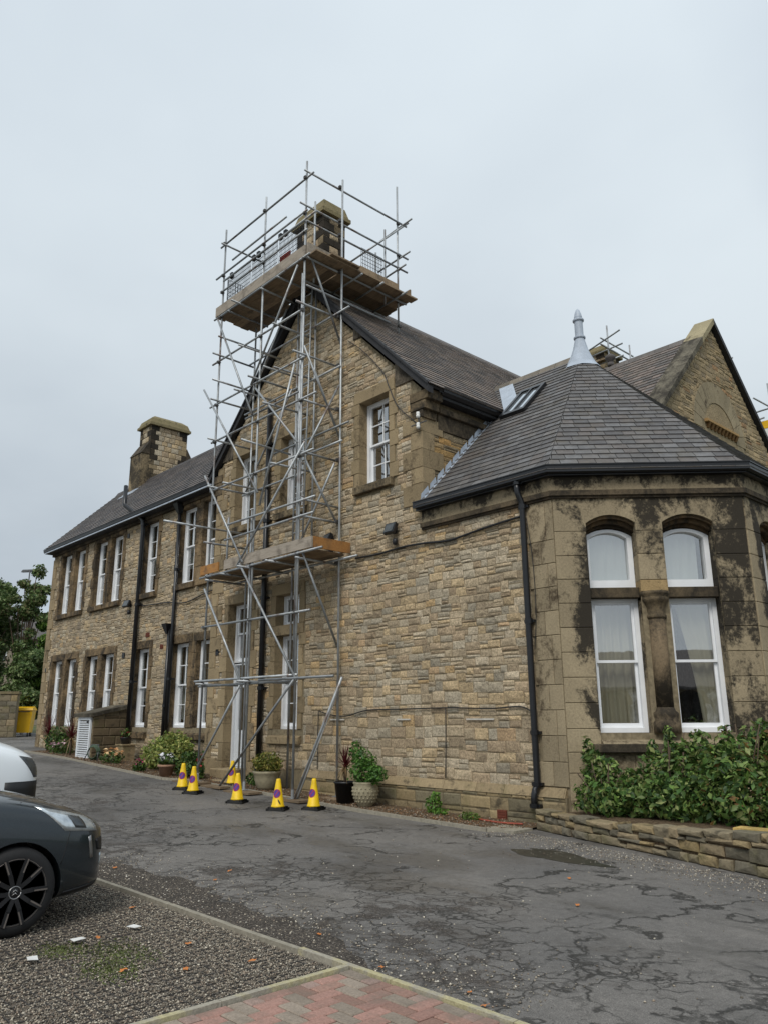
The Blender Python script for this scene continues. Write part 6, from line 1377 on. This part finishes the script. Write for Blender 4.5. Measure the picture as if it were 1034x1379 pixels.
# ------------------------------------------------------------------ cones
def cone(label, x, y, rz, tear=False, h=.50):
    t_ = thing('traffic_cone', label, 'traffic cone', (x, y, gz(x)+.002), rz, 'yellow no-waiting cones round the scaffold')
    mb = MB(); a = .165; F_ = [(-a,-a),(a,-a),(a,a),(-a,a)]
    P_ = []
    for (x_, y_) in F_:
        for q in ((x_*.82, y_), (x_, y_*.82)) if x_*y_ > 0 else ((x_, y_*.82), (x_*.82, y_)): P_.append(q)
    mb.prism([(p[0], p[1], 0) for p in P_], (0, 0, .035)); mb.prism([(p[0]*.85, p[1]*.85, .035) for p in P_], (0, 0, .02)); fixn(mb.obj('base', 'cone_base', t_).data)
    prof = [(.118, .05), (.112, .075), (.104, .085), (.040, h-.03), (.033, h), (.026, h+.004), (.020, h-.03)]
    mb = MB(); mb.lathe(prof, (0, 0, 0), 24); mb.obj('cone_body', 'yellow_plastic', t_, True)
    def rad(z_): return .104+(.040-.104)*(z_-.085)/(h-.115)
    def patch(nm, r0, r1, mat, off, bar=False):
        mb = MB(); n = 24; zc_ = .27; vs = []; fs = []
        def P2(du, dz): z_ = zc_+dz; r_ = rad(z_)+off; a_ = -math.pi/2+du/r_; return (math.cos(a_)*r_, math.sin(a_)*r_, z_)
        if bar:
            w = .010
            for k in range(7): s_ = -.052+.104*k/6; vs += [P2((s_-w)*.72, s_+w*.7), P2((s_+w)*.72, s_-w*.7)]
            fs = [(2*k, 2*k+1, 2*k+3, 2*k+2) for k in range(6)]
        elif r0 == 0:
            for rr in (r1*.35, r1*.7, r1): vs += [P2(rr*math.cos(2*math.pi*i/n), rr*math.sin(2*math.pi*i/n)) for i in range(n)]
            vs.append(P2(0, 0)); fs = [(3*n, i, (i+1) % n) for i in range(n)]+[(q*n+i, (q+1)*n+i, (q+1)*n+(i+1) % n, q*n+(i+1) % n) for q in range(2) for i in range(n)]
        else:
            for rr in (r0, r1): vs += [P2(rr*math.cos(2*math.pi*i/n), rr*math.sin(2*math.pi*i/n)) for i in range(n)]
            fs = [(i, n+i, n+(i+1) % n, (i+1) % n) for i in range(n)]
        mb.add(vs, fs); mb.obj(nm, mat, t_, True)
    patch('roundel', 0, .068, 'sign_blue', .002); patch('roundel_ring', .054, .070, 'sign_red', .0032); patch('roundel_bar', 0, 0, 'sign_red', .0034, True)
    if tear:
        mb = MB(); vs = []
        for k in range(7): z_ = .10+.1*k/6; r_ = rad(z_)+.004; a_ = -math.pi/2+.35+.5*(1-k/6)-.1; w = .14*math.sin(math.pi*min(1, k/6+.15)); vs += [(math.cos(a_-w)*r_, math.sin(a_-w)*r_, z_), (math.cos(a_+w)*r_, math.sin(a_+w)*r_, z_)]
        mb.add(vs, [(2*k, 2*k+1, 2*k+3, 2*k+2) for k in range(6)]); mb.obj('split', 'black_plastic', t_)
cone('yellow cone farthest left, standing behind its neighbour', -14.86, -1.80, .75)
cone('yellow cone second from the left, in front of the leftmost one', -14.2, -1.93, .55)
cone('yellow cone in front of the double scaffold pole', -12.64, -1.92, .55)
cone('yellow cone with a black split in its lower side', -11.47, -1.86, .6, True)
cone('yellow cone nearest the black plant pot', -11.17, -1.33, .35)
cone('yellow cone half hidden behind the scaffold poles on the door step side', -14.9, -.62, .55)

# ------------------------------------------------------------------ litter and fallen leaves
def leafmesh(i):
    mb = MB(); r_ = random.Random(i); n = 10; vs = [(0, 0, .012)]
    for k in range(n): a = 2*math.pi*k/n; q = (.045 if k % 2 else .03)*(1.5 if k == 0 else 1)*r_.uniform(.8, 1.2); vs.append((q*math.cos(a), q*math.sin(a)*.75, .004+r_.uniform(0, .016)))
    mb.add(vs, [(0, 1+k, 1+(k+1) % n) for k in range(n)]); return mb.mesh('fallen_leaf', 'orange_leaf')
LM = [leafmesh(i) for i in range(4)]
for i, (x, y, where) in enumerate([(-8.6, -6.0, 0), (-7.3, -5.55, 0), (-7.6, -5.2, 0), (-6.0, -7.3, 1), (-5.4, -6.9, 1), (-5.15, -7.5, 1), (-4.75, -6.8, 1), (-4.9, -7.2, 1), (-6.7, -6.7, 1), (-5.0, -6.05, 0), (-4.1, -6.25, 0), (-3.4, -6.2, 0), (-3.2, -6.3, 0), (-4.9, -3.0, 0), (-4.2, -3.9, 0)]):
    o = link('fallen_leaf', LM[i % 4], None, ['dry orange leaf fallen on the tarmac of the drive', 'dry orange leaf fallen on the gravel parking bay'][where], 'leaf', ['leaves on the drive', 'leaves on the gravel'][where], loc=(x, y, gz(x)+.006+.014*where)); o.rotation_euler = (rng.uniform(-.2, .2), rng.uniform(-.2, .2), rng.uniform(0, 6)); o.scale = (.62, .62, .62)
for i, (x, y, lb_) in enumerate([(-6.05, -7.0, 'white scrap of paper on the gravel farthest from the car wheel'), (-6.0, -7.45, 'white scrap of paper on the gravel, the middle one of three'), (-5.75, -7.85, 'white scrap of paper on the gravel right below the car wheel')]):
    mb = MB(); vs = [(-.05,-.03,.018),(.045,-.035,.021),(.05,.03,.019),(-.04,.034,.022)]; mb.add(vs+[(a, b, c+.002) for a, b, c in vs], [(3,2,1,0),(4,5,6,7),(0,1,5,4),(1,2,6,5),(2,3,7,6),(3,0,4,7)]); o = mb.obj('paper_scrap', 'white_plastic', None, label=lb_, cat='paper', group='paper scraps on the gravel', loc=(x, y, gz(x)+.02)); o.rotation_euler.z = rng.uniform(0, 3)
leaves('moss_patch', [(-5.55, -7.35, .052, .42, .26, .012), (-5.25, -7.55, .052, .3, .2, .012), (-5.9, -7.6, .052, .25, .2, .012)], 3600, .011, [lin(100, 108, 62), lin(86, 98, 52), lin(112, 118, 74)], None, hollow=.0)
mp = bpy.data.objects['moss_patch']; mp['kind'] = 'stuff'; mp['label'] = 'patch of green moss on the gravel bay'; mp['category'] = 'moss'

# ------------------------------------------------------------------ vehicles
def loft(stations, sub=2):
    mb = MB(); vs = []; fs = []; n = 0
    for (y, zb, w, zs, zt) in stations:
        zm = zb+(zs-zb)*.5
        half = [(0, zb), (w*.6, zb), (w*.9, zb+.02), (w*.985, zb+.10), (w, zm), (w*.995, zm+(zs-zm)*.55), (w*.965, zs), (w*.89, zs+(zt-zs)*.40), (w*.72, zs+(zt-zs)*.72), (w*.4, zs+(zt-zs)*.94), (0, zt)]
        ring = half+[(-x, z_) for x, z_ in half[-2:0:-1]]; n = len(ring); vs += [(x, y, z_) for x, z_ in ring]
    m = len(stations)
    for k in range(m-1):
        for i in range(n): fs.append((k*n+i, k*n+(i+1) % n, (k+1)*n+(i+1) % n, (k+1)*n+i))
    fs += [tuple(range(n-1, -1, -1)), tuple(range((m-1)*n, m*n))]
    mb.add(vs, fs); me = fixn(mb.mesh('loft', 'dark_trim'))
    o = bpy.data.objects.new('tmp', me); COL.objects.link(o); s_ = o.modifiers.new('s', 'SUBSURF'); s_.levels = sub; s_.render_levels = sub
    return o
def cut(o, cutters):
    tmp = []
    for me in cutters:
        c = bpy.data.objects.new('tmpc', me); COL.objects.link(c); b = o.modifiers.new('b', 'BOOLEAN'); b.operation = 'DIFFERENCE'; b.object = c; b.solver = 'EXACT'; tmp.append(c)
    dg = bpy.context.evaluated_depsgraph_get(); me = bpy.data.meshes.new_from_object(o.evaluated_get(dg))
    for c in tmp: bpy.data.objects.remove(c)
    bpy.data.objects.remove(o); return me
def cyl(y, z, r, x0, x1):
    mb = MB(); mb.tube((x0, y, z), (x1, y, z), r, 40); return fixn(mb.mesh('cyl', 'dark_trim'))
def drape(bvh, corners, d, nu, nv, off, mat, name, parent, thick=True):
    A, B_, C_, D_ = [Vector(c) for c in corners]; d = Vector(d).normalized(); mb = MB(); vs = []; ok = True
    for j in range(nv+1):
        for i in range(nu+1):
            u, v = i/nu, j/nv; p = (A*(1-u)+B_*u)*(1-v)+(D_*(1-u)+C_*u)*v
            hit = bvh.ray_cast(p-d*1.5, d)
            q = hit[0]-d*off if hit[0] is not None else p
            vs.append(q)
    N_ = (nu+1)*(nv+1); vs2 = vs+[p+d*(off+.01) for p in vs]; fs = []
    for j in range(nv):
        for i in range(nu):
            a = j*(nu+1)+i; fs += [(a, a+1, a+nu+2, a+nu+1)]
    edge = [i for i in range(nu+1)]+[(j+1)*(nu+1)-1 for j in range(1, nv+1)]+[N_-1-i for i in range(1, nu+1)]+[(nv-j)*(nu+1) for j in range(1, nv)]
    for k in range(len(edge)): a, b = edge[k], edge[(k+1) % len(edge)]; fs.append((a, b, N_+b, N_+a))
    mb.add(vs2, fs); o = mb.obj(name, mat, parent, True); fixn(o.data); return o
def wheel(parent, x, y, z, r, side, spokes=5):
    t_ = MB(); w = .2; t_.lathe([(r*.71, -w/2), (r*.76, -w/2-.004), (r*.9, -w/2), (r*.985, -w*.36), (r, -w*.2), (r, w*.2), (r*.985, w*.36), (r*.9, w/2), (r*.76, w/2+.004), (r*.71, w/2)], (x, y, z), 40, axis='x'); ty = t_.obj('wheel', 'tyre', parent, True)
    xo = x+side*w*.5
    m_ = MB(); m_.lathe([(r*.745, side*.0), (r*.74, side*.006), (r*.70, side*-.012), (r*.68, side*-.05)], (xo, y, z), 40, axis='x'); fixn(m_.obj('rim_lip', 'alloy_edge', ty, True).data)
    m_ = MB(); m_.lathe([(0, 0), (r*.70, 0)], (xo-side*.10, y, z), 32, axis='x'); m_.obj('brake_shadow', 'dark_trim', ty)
    for k in range(spokes):
        a = 2*math.pi*k/spokes+.35; m_ = MB(); ra = Vector((0, math.cos(a), math.sin(a))); rt = Vector((0, -math.sin(a), math.cos(a))); c = Vector((xo, y, z)); X_ = Vector((side, 0, 0))
        for s_ in (-1, 1):
            p0 = c+ra*r*.10+rt*s_*r*.05-X_*.012; p1 = c+ra*r*.40+rt*s_*r*.13-X_*.006; p2 = c+ra*r*.71+rt*s_*r*.25-X_*.004
            m_.bar(p0, p1, .03, .05, X_); m_.bar(p1, p2, .03, .036, X_)
        m_.hexa([c+ra*r*.1-rt*r*.06-X_*.03, c+ra*r*.1+rt*r*.06-X_*.03, c+ra*r*.1+rt*r*.06-X_*.014, c+ra*r*.1-rt*r*.06-X_*.014, c+ra*r*.42-rt*r*.12-X_*.03, c+ra*r*.42+rt*r*.12-X_*.03, c+ra*r*.42+rt*r*.12-X_*.012, c+ra*r*.42-rt*r*.12-X_*.012])
        fixn(m_.obj('spoke', 'alloy_dark', ty).data)
        for s_ in (-1, 1): m_ = MB(); m_.bar(c+ra*r*.42+rt*s_*r*.165+X_*.006, c+ra*r*.71+rt*s_*r*.27+X_*.008, .010, .016, X_); m_.obj('spoke_edge', 'alloy_edge', ty)
    m_ = MB(); m_.lathe([(.0, side*.012), (.042, side*.010), (.048, 0), (.048, side*-.03)], (xo, y, z), 24, axis='x'); fixn(m_.obj('hub_cap', 'alloy_dark', ty, True).data)
    m_ = MB(); pts = [(xo+side*.012, y+math.cos(a)*.043, z+math.sin(a)*.043) for a in [2*math.pi*i/20 for i in range(21)]]; m_.path(pts, .005, 5)
    for zz in (-.006, .014):       # double chevron of the hub badge
        m_.bar((xo+side*.014, y-.02, z+zz-.012), (xo+side*.014, y, z+zz+.006), .005, .006, (1, 0, 0)); m_.bar((xo+side*.014, y, z+zz+.006), (xo+side*.014, y+.02, z+zz-.012), .005, .006, (1, 0, 0))
    m_.obj('hub_badge', 'badge_grey', ty, True)
    return ty
# dark hatchback, nose towards the building
car = thing('parked_car', 'dark grey hatchback with black alloy wheels parked at the left edge', 'car', (-7.33, -7.76, .05))
ST = [(.83, .34, .22, .56, .62), (.815, .26, .42, .60, .67), (.77, .22, .58, .64, .715), (.70, .19, .69, .68, .765), (.60, .18, .765, .715, .815), (.45, .175, .82, .765, .875), (.28, .17, .845, .815, .93), (.08, .17, .86, .86, .985), (-.15, .17, .86, .90, 1.03), (-.5, .17, .86, .925, 1.06), (-1.2, .17, .865, .94, 1.05), (-2.0, .17, .865, .95, 1.04), (-2.7, .18, .85, .95, 1.03), (-3.05, .24, .80, .93, 1.0), (-3.15, .36, .7, .86, .93)]
body = cut(loft(ST), [cyl(0, .30, .355, .45, 1.2), cyl(0, .30, .355, -1.2, -.45), cyl(-2.46, .30, .355, .45, 1.2), cyl(-2.46, .30, .355, -1.2, -.45)])
body.materials.clear(); body.materials.append(M['car_paint']); body.polygons.foreach_set('use_smooth', [True]*len(body.polygons))
try: body.set_sharp_from_angle(angle=RAD(35))
except Exception: pass
bo = link('body', body, car)
bm_ = bmesh.new(); bm_.from_mesh(body); bvh = BVHTree.FromBMesh(bm_); bm_.free()
gh = loft([(-.12, .98, .72, 1.0, 1.02), (-.35, .96, .76, 1.10, 1.16), (-.75, .96, .74, 1.32, 1.40), (-1.1, .96, .70, 1.40, 1.47), (-1.8, .96, .69, 1.41, 1.48), (-2.4, .96, .70, 1.36, 1.42), (-2.9, .96, .70, 1.12, 1.2), (-3.0, .96, .66, 1.0, 1.04)])
gme = cut(gh, []); gme.materials.clear(); gme.materials.append(M['car_glass']); gme.polygons.foreach_set('use_smooth', [True]*len(gme.polygons)); link('greenhouse', gme, car)
rf_ = cut(loft([(-.85, 1.36, .6, 1.40, 1.425), (-1.1, 1.38, .66, 1.44, 1.485), (-1.8, 1.38, .66, 1.45, 1.495), (-2.4, 1.34, .66, 1.40, 1.44), (-2.55, 1.33, .6, 1.36, 1.39)]), []); rf_.materials.clear(); rf_.materials.append(M['car_paint']); rf_.polygons.foreach_set('use_smooth', [True]*len(rf_.polygons)); link('roof', rf_, car)
for sd in (1, -1):
    for yy in (0, -2.46):
        wheel(car, sd*.76, yy, .31, .31, sd)
        mb = MB(); mb.tube((sd*.46, yy, .30), (sd*.47, yy, .30), .35, 28); mb.obj('arch_liner', 'dark_trim', car)
    D = (-sd, -.55, -.02)
    hl = drape(bvh, [(sd*.70, .66, .665), (sd*.835, .36, .70), (sd*.835, .16, .895), (sd*.66, .62, .775)], D, 8, 4, .006, 'lamp_lens', 'headlight', car)
    drape(bvh, [(sd*.755, .54, .70), (sd*.80, .44, .715), (sd*.79, .38, .82), (sd*.735, .50, .79)], D, 4, 4, .0085, 'lamp_dark', 'lamp_reflector', hl)
    drape(bvh, [(sd*.60, .76, .50), (sd*.72, .68, .52), (sd*.735, .66, .60), (sd*.63, .74, .61)], D, 5, 4, .006, 'dark_trim', 'fog_recess', car)
    drape(bvh, [(sd*.62, .75, .40), (sd*.66, .725, .40), (sd*.66, .725, .48), (sd*.62, .75, .49)], D, 3, 4, .007, 'lamp_lens', 'fog_light', car)
    drape(bvh, [(sd*.70, .60, .47), (sd*.73, .58, .47), (sd*.745, .56, .63), (sd*.72, .58, .64)], D, 3, 4, .005, 'badge_grey', 'running_light', car)
    drape(bvh, [(sd*.55, .77, .25), (sd*.86, .36, .22), (sd*.86, .36, .25), (sd*.55, .77, .285)], D, 8, 2, .006, 'dark_trim', 'splitter', car)
    drape(bvh, [(sd*.81, .40, .70), (sd*.815, .395, .70), (sd*.845, .335, .46), (sd*.84, .34, .46)], (-sd, -.25, 0), 1, 8, .0015, 'dark_trim', 'panel_gap', car)
    mb = MB(); mb.lathe([(0, -.09), (.06, -.07), (.075, 0), (.06, .07), (0, .09)], (sd*.93, -.62, 1.03), 12, axis='x'); mb.tube((sd*.80, -.6, .98), (sd*.9, -.62, 1.02), .02, 6); mb.obj('door_mirror', 'car_paint', car, True)
    drape(bvh, [(sd*.25, .35, .95), (sd*.80, -.02, .95), (sd*.80, -.03, .95), (sd*.25, .34, .95)], (0, 0, -1), 8, 1, .001, 'dark_trim', 'bonnet_gap', car)
drape(bvh, [(-.42, .8, .30), (.42, .8, .30), (.45, .8, .47), (-.45, .8, .47)], (0, -1, 0), 8, 4, .005, 'dark_trim', 'grille', car)
mb = MB(); mb.hexa([(-.26,.83,.49),(.26,.83,.49),(.26,.84,.49),(-.26,.84,.49),(-.26,.83,.60),(.26,.83,.60),(.26,.84,.60),(-.26,.84,.60)]); mb.obj('number_plate', 'white_plastic', car)
# white van behind it
van = thing('parked_van', 'white van with black bumper parked beyond the dark car', 'van', (-11.42, -7.02, gz(-11.4)))
SV = [(.90, .42, .40, .78, .86), (.885, .34, .62, .86, .96), (.84, .28, .76, .93, 1.05), (.74, .24, .845, 1.0, 1.13), (.55, .22, .885, 1.06, 1.22), (.25, .21, .905, 1.12, 1.31), (-.10, .20, .91, 1.18, 1.40), (-.35, .20, .91, 1.2, 1.45), (-1.0, .2, .91, 1.2, 1.5), (-2.5, .2, .91, 1.2, 1.5), (-3.4, .25, .9, 1.2, 1.5), (-3.5, .35, .85, 1.1, 1.4)]
vb = cut(loft(SV), [cyl(0, .33, .40, .45, 1.2), cyl(0, .33, .40, -1.2, -.45), cyl(-2.7, .33, .40, .45, 1.2), cyl(-2.7, .33, .40, -1.2, -.45)]); vb.materials.clear(); vb.materials.append(M['van_paint']); vb.polygons.foreach_set('use_smooth', [True]*len(vb.polygons))
try: vb.set_sharp_from_angle(angle=RAD(35))
except Exception: pass
link('body', vb, van); bm_ = bmesh.new(); bm_.from_mesh(vb); bvv = BVHTree.FromBMesh(bm_); bm_.free()
cab = cut(loft([(-.2, 1.30, .80, 1.36, 1.38), (-.45, 1.3, .84, 1.5, 1.56), (-.95, 1.3, .82, 1.74, 1.80), (-1.4, 1.3, .80, 1.80, 1.86), (-3.3, 1.3, .80, 1.80, 1.86), (-3.48, 1.3, .78, 1.6, 1.7)]), []); cab.materials.clear(); cab.materials.append(M['van_paint']); cab.polygons.foreach_set('use_smooth', [True]*len(cab.polygons)); link('cab_roof', cab, van)
mb = MB(); mb.hexa([(-.72,-.20,1.36),(.72,-.20,1.36),(.70,-.24,1.36),(-.70,-.24,1.36),(-.62,-.88,1.755),(.62,-.88,1.755),(.62,-.95,1.75),(-.62,-.95,1.75)]); fixn(mb.obj('windscreen', 'car_glass', van).data)
for sd in (1, -1):
    for yy in (0, -2.7): wheel(van, sd*.80, yy, .33, .33, sd); mb = MB(); mb.tube((sd*.46, yy, .33), (sd*.47, yy, .33), .39, 28); mb.obj('arch_liner', 'dark_trim', van)
    D = (-sd, -.75, 0)
    drape(bvv, [(sd*.70, .86, .80), (sd*.80, .78, .80), (sd*.85, .58, 1.07), (sd*.76, .80, 1.03)], D, 6, 6, .006, 'lamp_dark', 'headlight', van)
    drape(bvv, [(sd*.40, .9, .30), (sd*.90, .42, .28), (sd*.90, .42, .76), (sd*.40, .9, .76)], D, 8, 5, .012, 'dark_trim', 'bumper', van)
    mb = MB(); mb.lathe([(0, -.10), (.09, -.08), (.12, 0), (.09, .08), (0, .10)], (sd*1.03, -.55, 1.32), 12, axis='x'); mb.tube((sd*.85, -.5, 1.25), (sd*1.0, -.55, 1.3), .025, 6); mb.obj('door_mirror', 'black_plastic', van, True)
drape(bvv, [(-.42, .9, .30), (.42, .9, .30), (.42, .9, .76), (-.42, .9, .76)], (0, -1, 0), 6, 4, .012, 'dark_trim', 'bumper', van)
mb = MB(); mb.bar((-.6, -.16, 1.375), (.1, -.22, 1.40), .02, .015); mb.bar((.0, -.16, 1.375), (.62, -.22, 1.40), .02, .015); mb.obj('wiper', 'black_plastic', van)

# ------------------------------------------------------------------ far left: bin, walls, trees, house, lamp
bn = thing('waste_bin', 'yellow wheeled waste bin beside the left wing corner', 'bin', (-40.4, 3.5, gz(-40.4)), RAD(62))
mb = MB(); mb.hexa([(-.42,-.5,.18),(.42,-.5,.18),(.42,.5,.18),(-.42,.5,.18),(-.5,-.56,1.22),(.5,-.56,1.22),(.5,.56,1.22),(-.5,.56,1.22)]); mb.obj('body', 'bin_yellow', bn)
mb = MB(); mb.hexa([(-.54,-.62,1.22),(.54,-.62,1.22),(.54,.6,1.22),(-.54,.6,1.22),(-.5,-.58,1.32),(.5,-.58,1.32),(.45,.5,1.40),(-.45,.5,1.40)]); mb.obj('lid', 'bin_yellow', bn)
for s_ in (-1, 1):
    for y in (-.4, .4): mb = MB(); mb.lathe([(.02, -.03), (.1, -.03), (.1, .03), (.02, .03)], (s_*.36, y, .1), 14, axis='x'); mb.box((s_*.36-.02, y-.02, .1), (s_*.36+.02, y+.02, .19)); mb.obj('castor', 'black_plastic', bn, True)
mb = MB(); mb.tube((-.4, -.66, 1.15), (.4, -.66, 1.15), .02, 6); mb.obj('handle', 'black_plastic', bn, True)
def rough_wall(label, p, q, h, th=.35, cap=True, stone=(.3, .5), rowh=.2):
    p = Vector(p); q = Vector(q); t_ = thing('garden_wall', label, 'wall', p, group='stone walls by the left trees'); d = (q-p); d.z = 0; L_ = d.length; d.normalize(); N_ = Vector((d.y, -d.x, 0)); F_ = Frame((0, 0, 0), d, N_)
    mb = MB(); F_.box(mb, 0, L_, -.3, h, -th, 0); c = mb.obj('core', 'mortar', t_); z = 0
    while z < h-.03:
        hh = min(rowh*rng.uniform(.85, 1.2), h-z); u = 0
        while u < L_-.02:
            e = min(u+rng.uniform(*stone), L_); e = L_ if L_-e < .1 else e; mb = MB(); F_.stone(mb, u, e, z, z+hh, .03, pick(WP)); mb.obj('stone', 'mossy', c); u = e
        z += hh
    if cap: mb = MB(); F_.block(mb, -.05, L_+.05, h, h+.12, -th-.05, .07, c_(120, 108, 84)); mb.obj('coping', 'mossy', t_)
rough_wall('low stone wall at the far left behind the white van', (-41.5, -1.6, gz(-41)), (-39.6, 2.05, gz(-40)), 1.6, stone=(.35, .7), rowh=.26)
rough_wall('square stone gate pier beside the yellow bin', (-39.55, 2.1, gz(-40)), (-39.2, 2.78, gz(-40)), 1.95, .6, stone=(.3, .5), rowh=.26)
def tree(label, loc, h, blobs, n, size, pal, kind='tree', trunk=.2):
    t_ = thing(kind, label, 'tree', loc, group='trees behind the left wall'); mb = MB(); mb.tube((0, 0, -.2), (.1, .05, h*.45), trunk, 9, trunk*.6)
    for b in blobs: mb.tube((.08, .04, h*.35*rng.uniform(.7, 1.1)), (b[0]*.8, b[1]*.8, b[2]), trunk*.35, 6, .02)
    mb.obj('trunk', 'bark', t_, True); leaves('crown', blobs, n, size, pal, t_, hollow=.25); return t_
DK = [lin(94, 116, 66), lin(80, 102, 56), lin(110, 130, 78), lin(66, 88, 48), lin(126, 138, 92)]
def rb_blobs(cx, cy, z0, z1, r, n, seed):
    q = random.Random(seed); out = []
    for i in range(n):
        t_ = q.random(); z_ = z0+(z1-z0)*t_; rr = r*math.sqrt(max(.12, 1-(2*t_-1)**2))*q.uniform(.4, 1); a = q.uniform(0, 6.28); s_ = q.uniform(.22, .40)*r; out.append((cx+rr*math.cos(a), cy+rr*math.sin(a), z_, s_, s_, s_*.75))
    return out
zt = gz(-44)
tree('tall green tree rising highest above the far left wall', (-46.2, 2.6, zt), 9, rb_blobs(0, 0, 3.2, 8.3, 2.6, 44, 3), 46000, .125, DK, trunk=.25)
tree('slender tree whose branches reach toward the wing eaves', (-44.6, 4.4, zt), 8, rb_blobs(0, 0, 3.5, 8.2, 1.5, 20, 5)+[(1.1, .6, 7.6, .5, .4, .3), (1.3, .7, 6.0, .5, .4, .3), (.7, .3, 8.6, .4, .4, .4)], 14000, .10, DK+[lin(104, 98, 66)], trunk=.16)
tree('dark conifer-like tree at the picture edge behind the stone wall', (-43.6, 1.2, zt), 5.5, rb_blobs(0, 0, 1.6, 5.2, 1.4, 22, 8), 12000, .13, [lin(44, 62, 38), lin(54, 74, 44), lin(64, 84, 50)], trunk=.18)
t_ = shrub('ivy_bush', 'bright green climbing bush between the tree and the wing corner', (-43.5, 4.9, zt), rb_blobs(0, 0, 2.4, 5.7, 1.1, 26, 12), 13000, .12, [lin(92, 122, 48), lin(76, 108, 42), lin(108, 134, 60), lin(60, 88, 36)], stems=(8, 3, .6))
t_ = shrub('hedge_bush', 'wide green hedge bush behind the yellow bin', (-42.4, 4.2, zt), rb_blobs(0, 0, .7, 3.9, 1.7, 34, 14), 24000, .10, DK, stems=(8, 2, .8))
ho = thing('far_house', 'distant grey house with pitched roof behind the left trees', 'house', (-77, 17.4, 3.2), RAD(25))
mb = MB(); mb.box((-6, -4, -3), (6, 4, 5.6)); mb.prism([(-6, -4, 5.6), (-6, 4, 5.6), (-6, 0, 8.2)], (12, 0, 0)); fixn(mb.obj('wall', 'house_wall', ho).data)
for s_ in (-1, 1): mb = MB(); mb.hexa([(-6.3,s_*4.4,5.35),(6.3,s_*4.4,5.35),(6.3,0,8.25),(-6.3,0,8.25),(-6.3,s_*4.4,5.5),(6.3,s_*4.4,5.5),(6.3,0,8.42),(-6.3,0,8.42)]); fixn(mb.obj('roof', 'house_roof', ho).data)
for (x, z_) in ((-4, 3.6), (-1.4, 3.6), (1.4, 3.6), (4, 3.6), (-4, .8), (1.4, .8), (4, .8)):
    mb = MB(); F_ = Frame((0, -4, 0), (1, 0, 0), (0, -1, 0)); bars(F_, mb, x-.6, x+.6, z_, z_+1.3, -.05, .06, .1, .1, .1); w = mb.obj('window', 'white_paint', ho); mb = MB(); F_.box(mb, x-.5, x+.5, z_+.1, z_+1.2, .0, .02); mb.obj('pane', 'car_glass', w)
for (y, z_) in ((-2, 3.6), (2, 3.6), (0, 1)):
    mb = MB(); F_ = Frame((6, 0, 0), (0, 1, 0), (1, 0, 0)); bars(F_, mb, y-.6, y+.6, z_, z_+1.3, -.05, .06, .1, .1, .1); w = mb.obj('window', 'white_paint', ho); mb = MB(); F_.box(mb, y-.5, y+.5, z_+.1, z_+1.2, .0, .02); mb.obj('pane', 'car_glass', w)
lp = thing('street_lamp', 'tall thin street lamp rising behind the left trees', 'street lamp', (-64.6, 10.9, 1.2)); mb = MB(); mb.tube((0, 0, 0), (0, 0, 12), .10, 8, .05); mb.obj('post', 'dark_tube', lp, True)
mb = MB(); mb.hexa([(-.6,-.5,11.9),(.6,.5,11.9),(.5,.7,11.9),(-.7,-.3,11.9),(-.5,-.4,12.1),(.5,.4,12.1),(.4,.55,12.1),(-.6,-.25,12.1)]); fixn(mb.obj('lamp_head', 'dark_tube', lp).data)
# the stone hall across the yard, seen only as a reflection in the bay windows
op = thing('opposite_hall', 'dark stone hall across the yard, mirrored in the bay windows', 'building', (27, -17, 0), RAD(-28))
mb = MB(); mb.box((-4, -9, -.3), (4, 9, 3.2)); mb.prism([(-4, -9, 3.2), (4, -9, 3.2), (0, -9, 5.2)], (0, 18, 0)); fixn(mb.obj('wall', 'dressed_dark', op).data)
for s_ in (-1, 1): mb = MB(); mb.hexa([(s_*4.4,-9.2,3.0),(s_*4.4,9.2,3.0),(0,9.2,5.25),(0,-9.2,5.25),(s_*4.4,-9.2,3.15),(s_*4.4,9.2,3.15),(0,9.2,5.4),(0,-9.2,5.4)]); fixn(mb.obj('roof', 'house_roof', op).data)
for y in (-6, -2, 2, 6):
    F_ = Frame((-4, 0, 0), (0, -1, 0), (-1, 0, 0)); mb = MB(); n = 12
    for i in range(n):
        a0, a1 = math.pi*i/n, math.pi*(i+1)/n; P_ = [F_(y+r_*math.cos(a), 2.2+r_*math.sin(a), -.05) for r_, a in ((.8, a0), (1.05, a0), (1.05, a1), (.8, a1))]; mb.hexa(P_+[p+F_.N*.12 for p in P_], c_(130, 120, 100))
    w = mb.obj('window', 'dressed', op); fixn(w.data); mb = MB(); mb.prism([F_(y+.8*math.cos(math.pi*i/12), 2.2+.8*math.sin(math.pi*i/12), .0) for i in range(13)]+[F_(y-.8, .9, 0), F_(y+.8, .9, 0)], F_.N*.02); fixn(mb.obj('pane', 'car_glass', w).data)
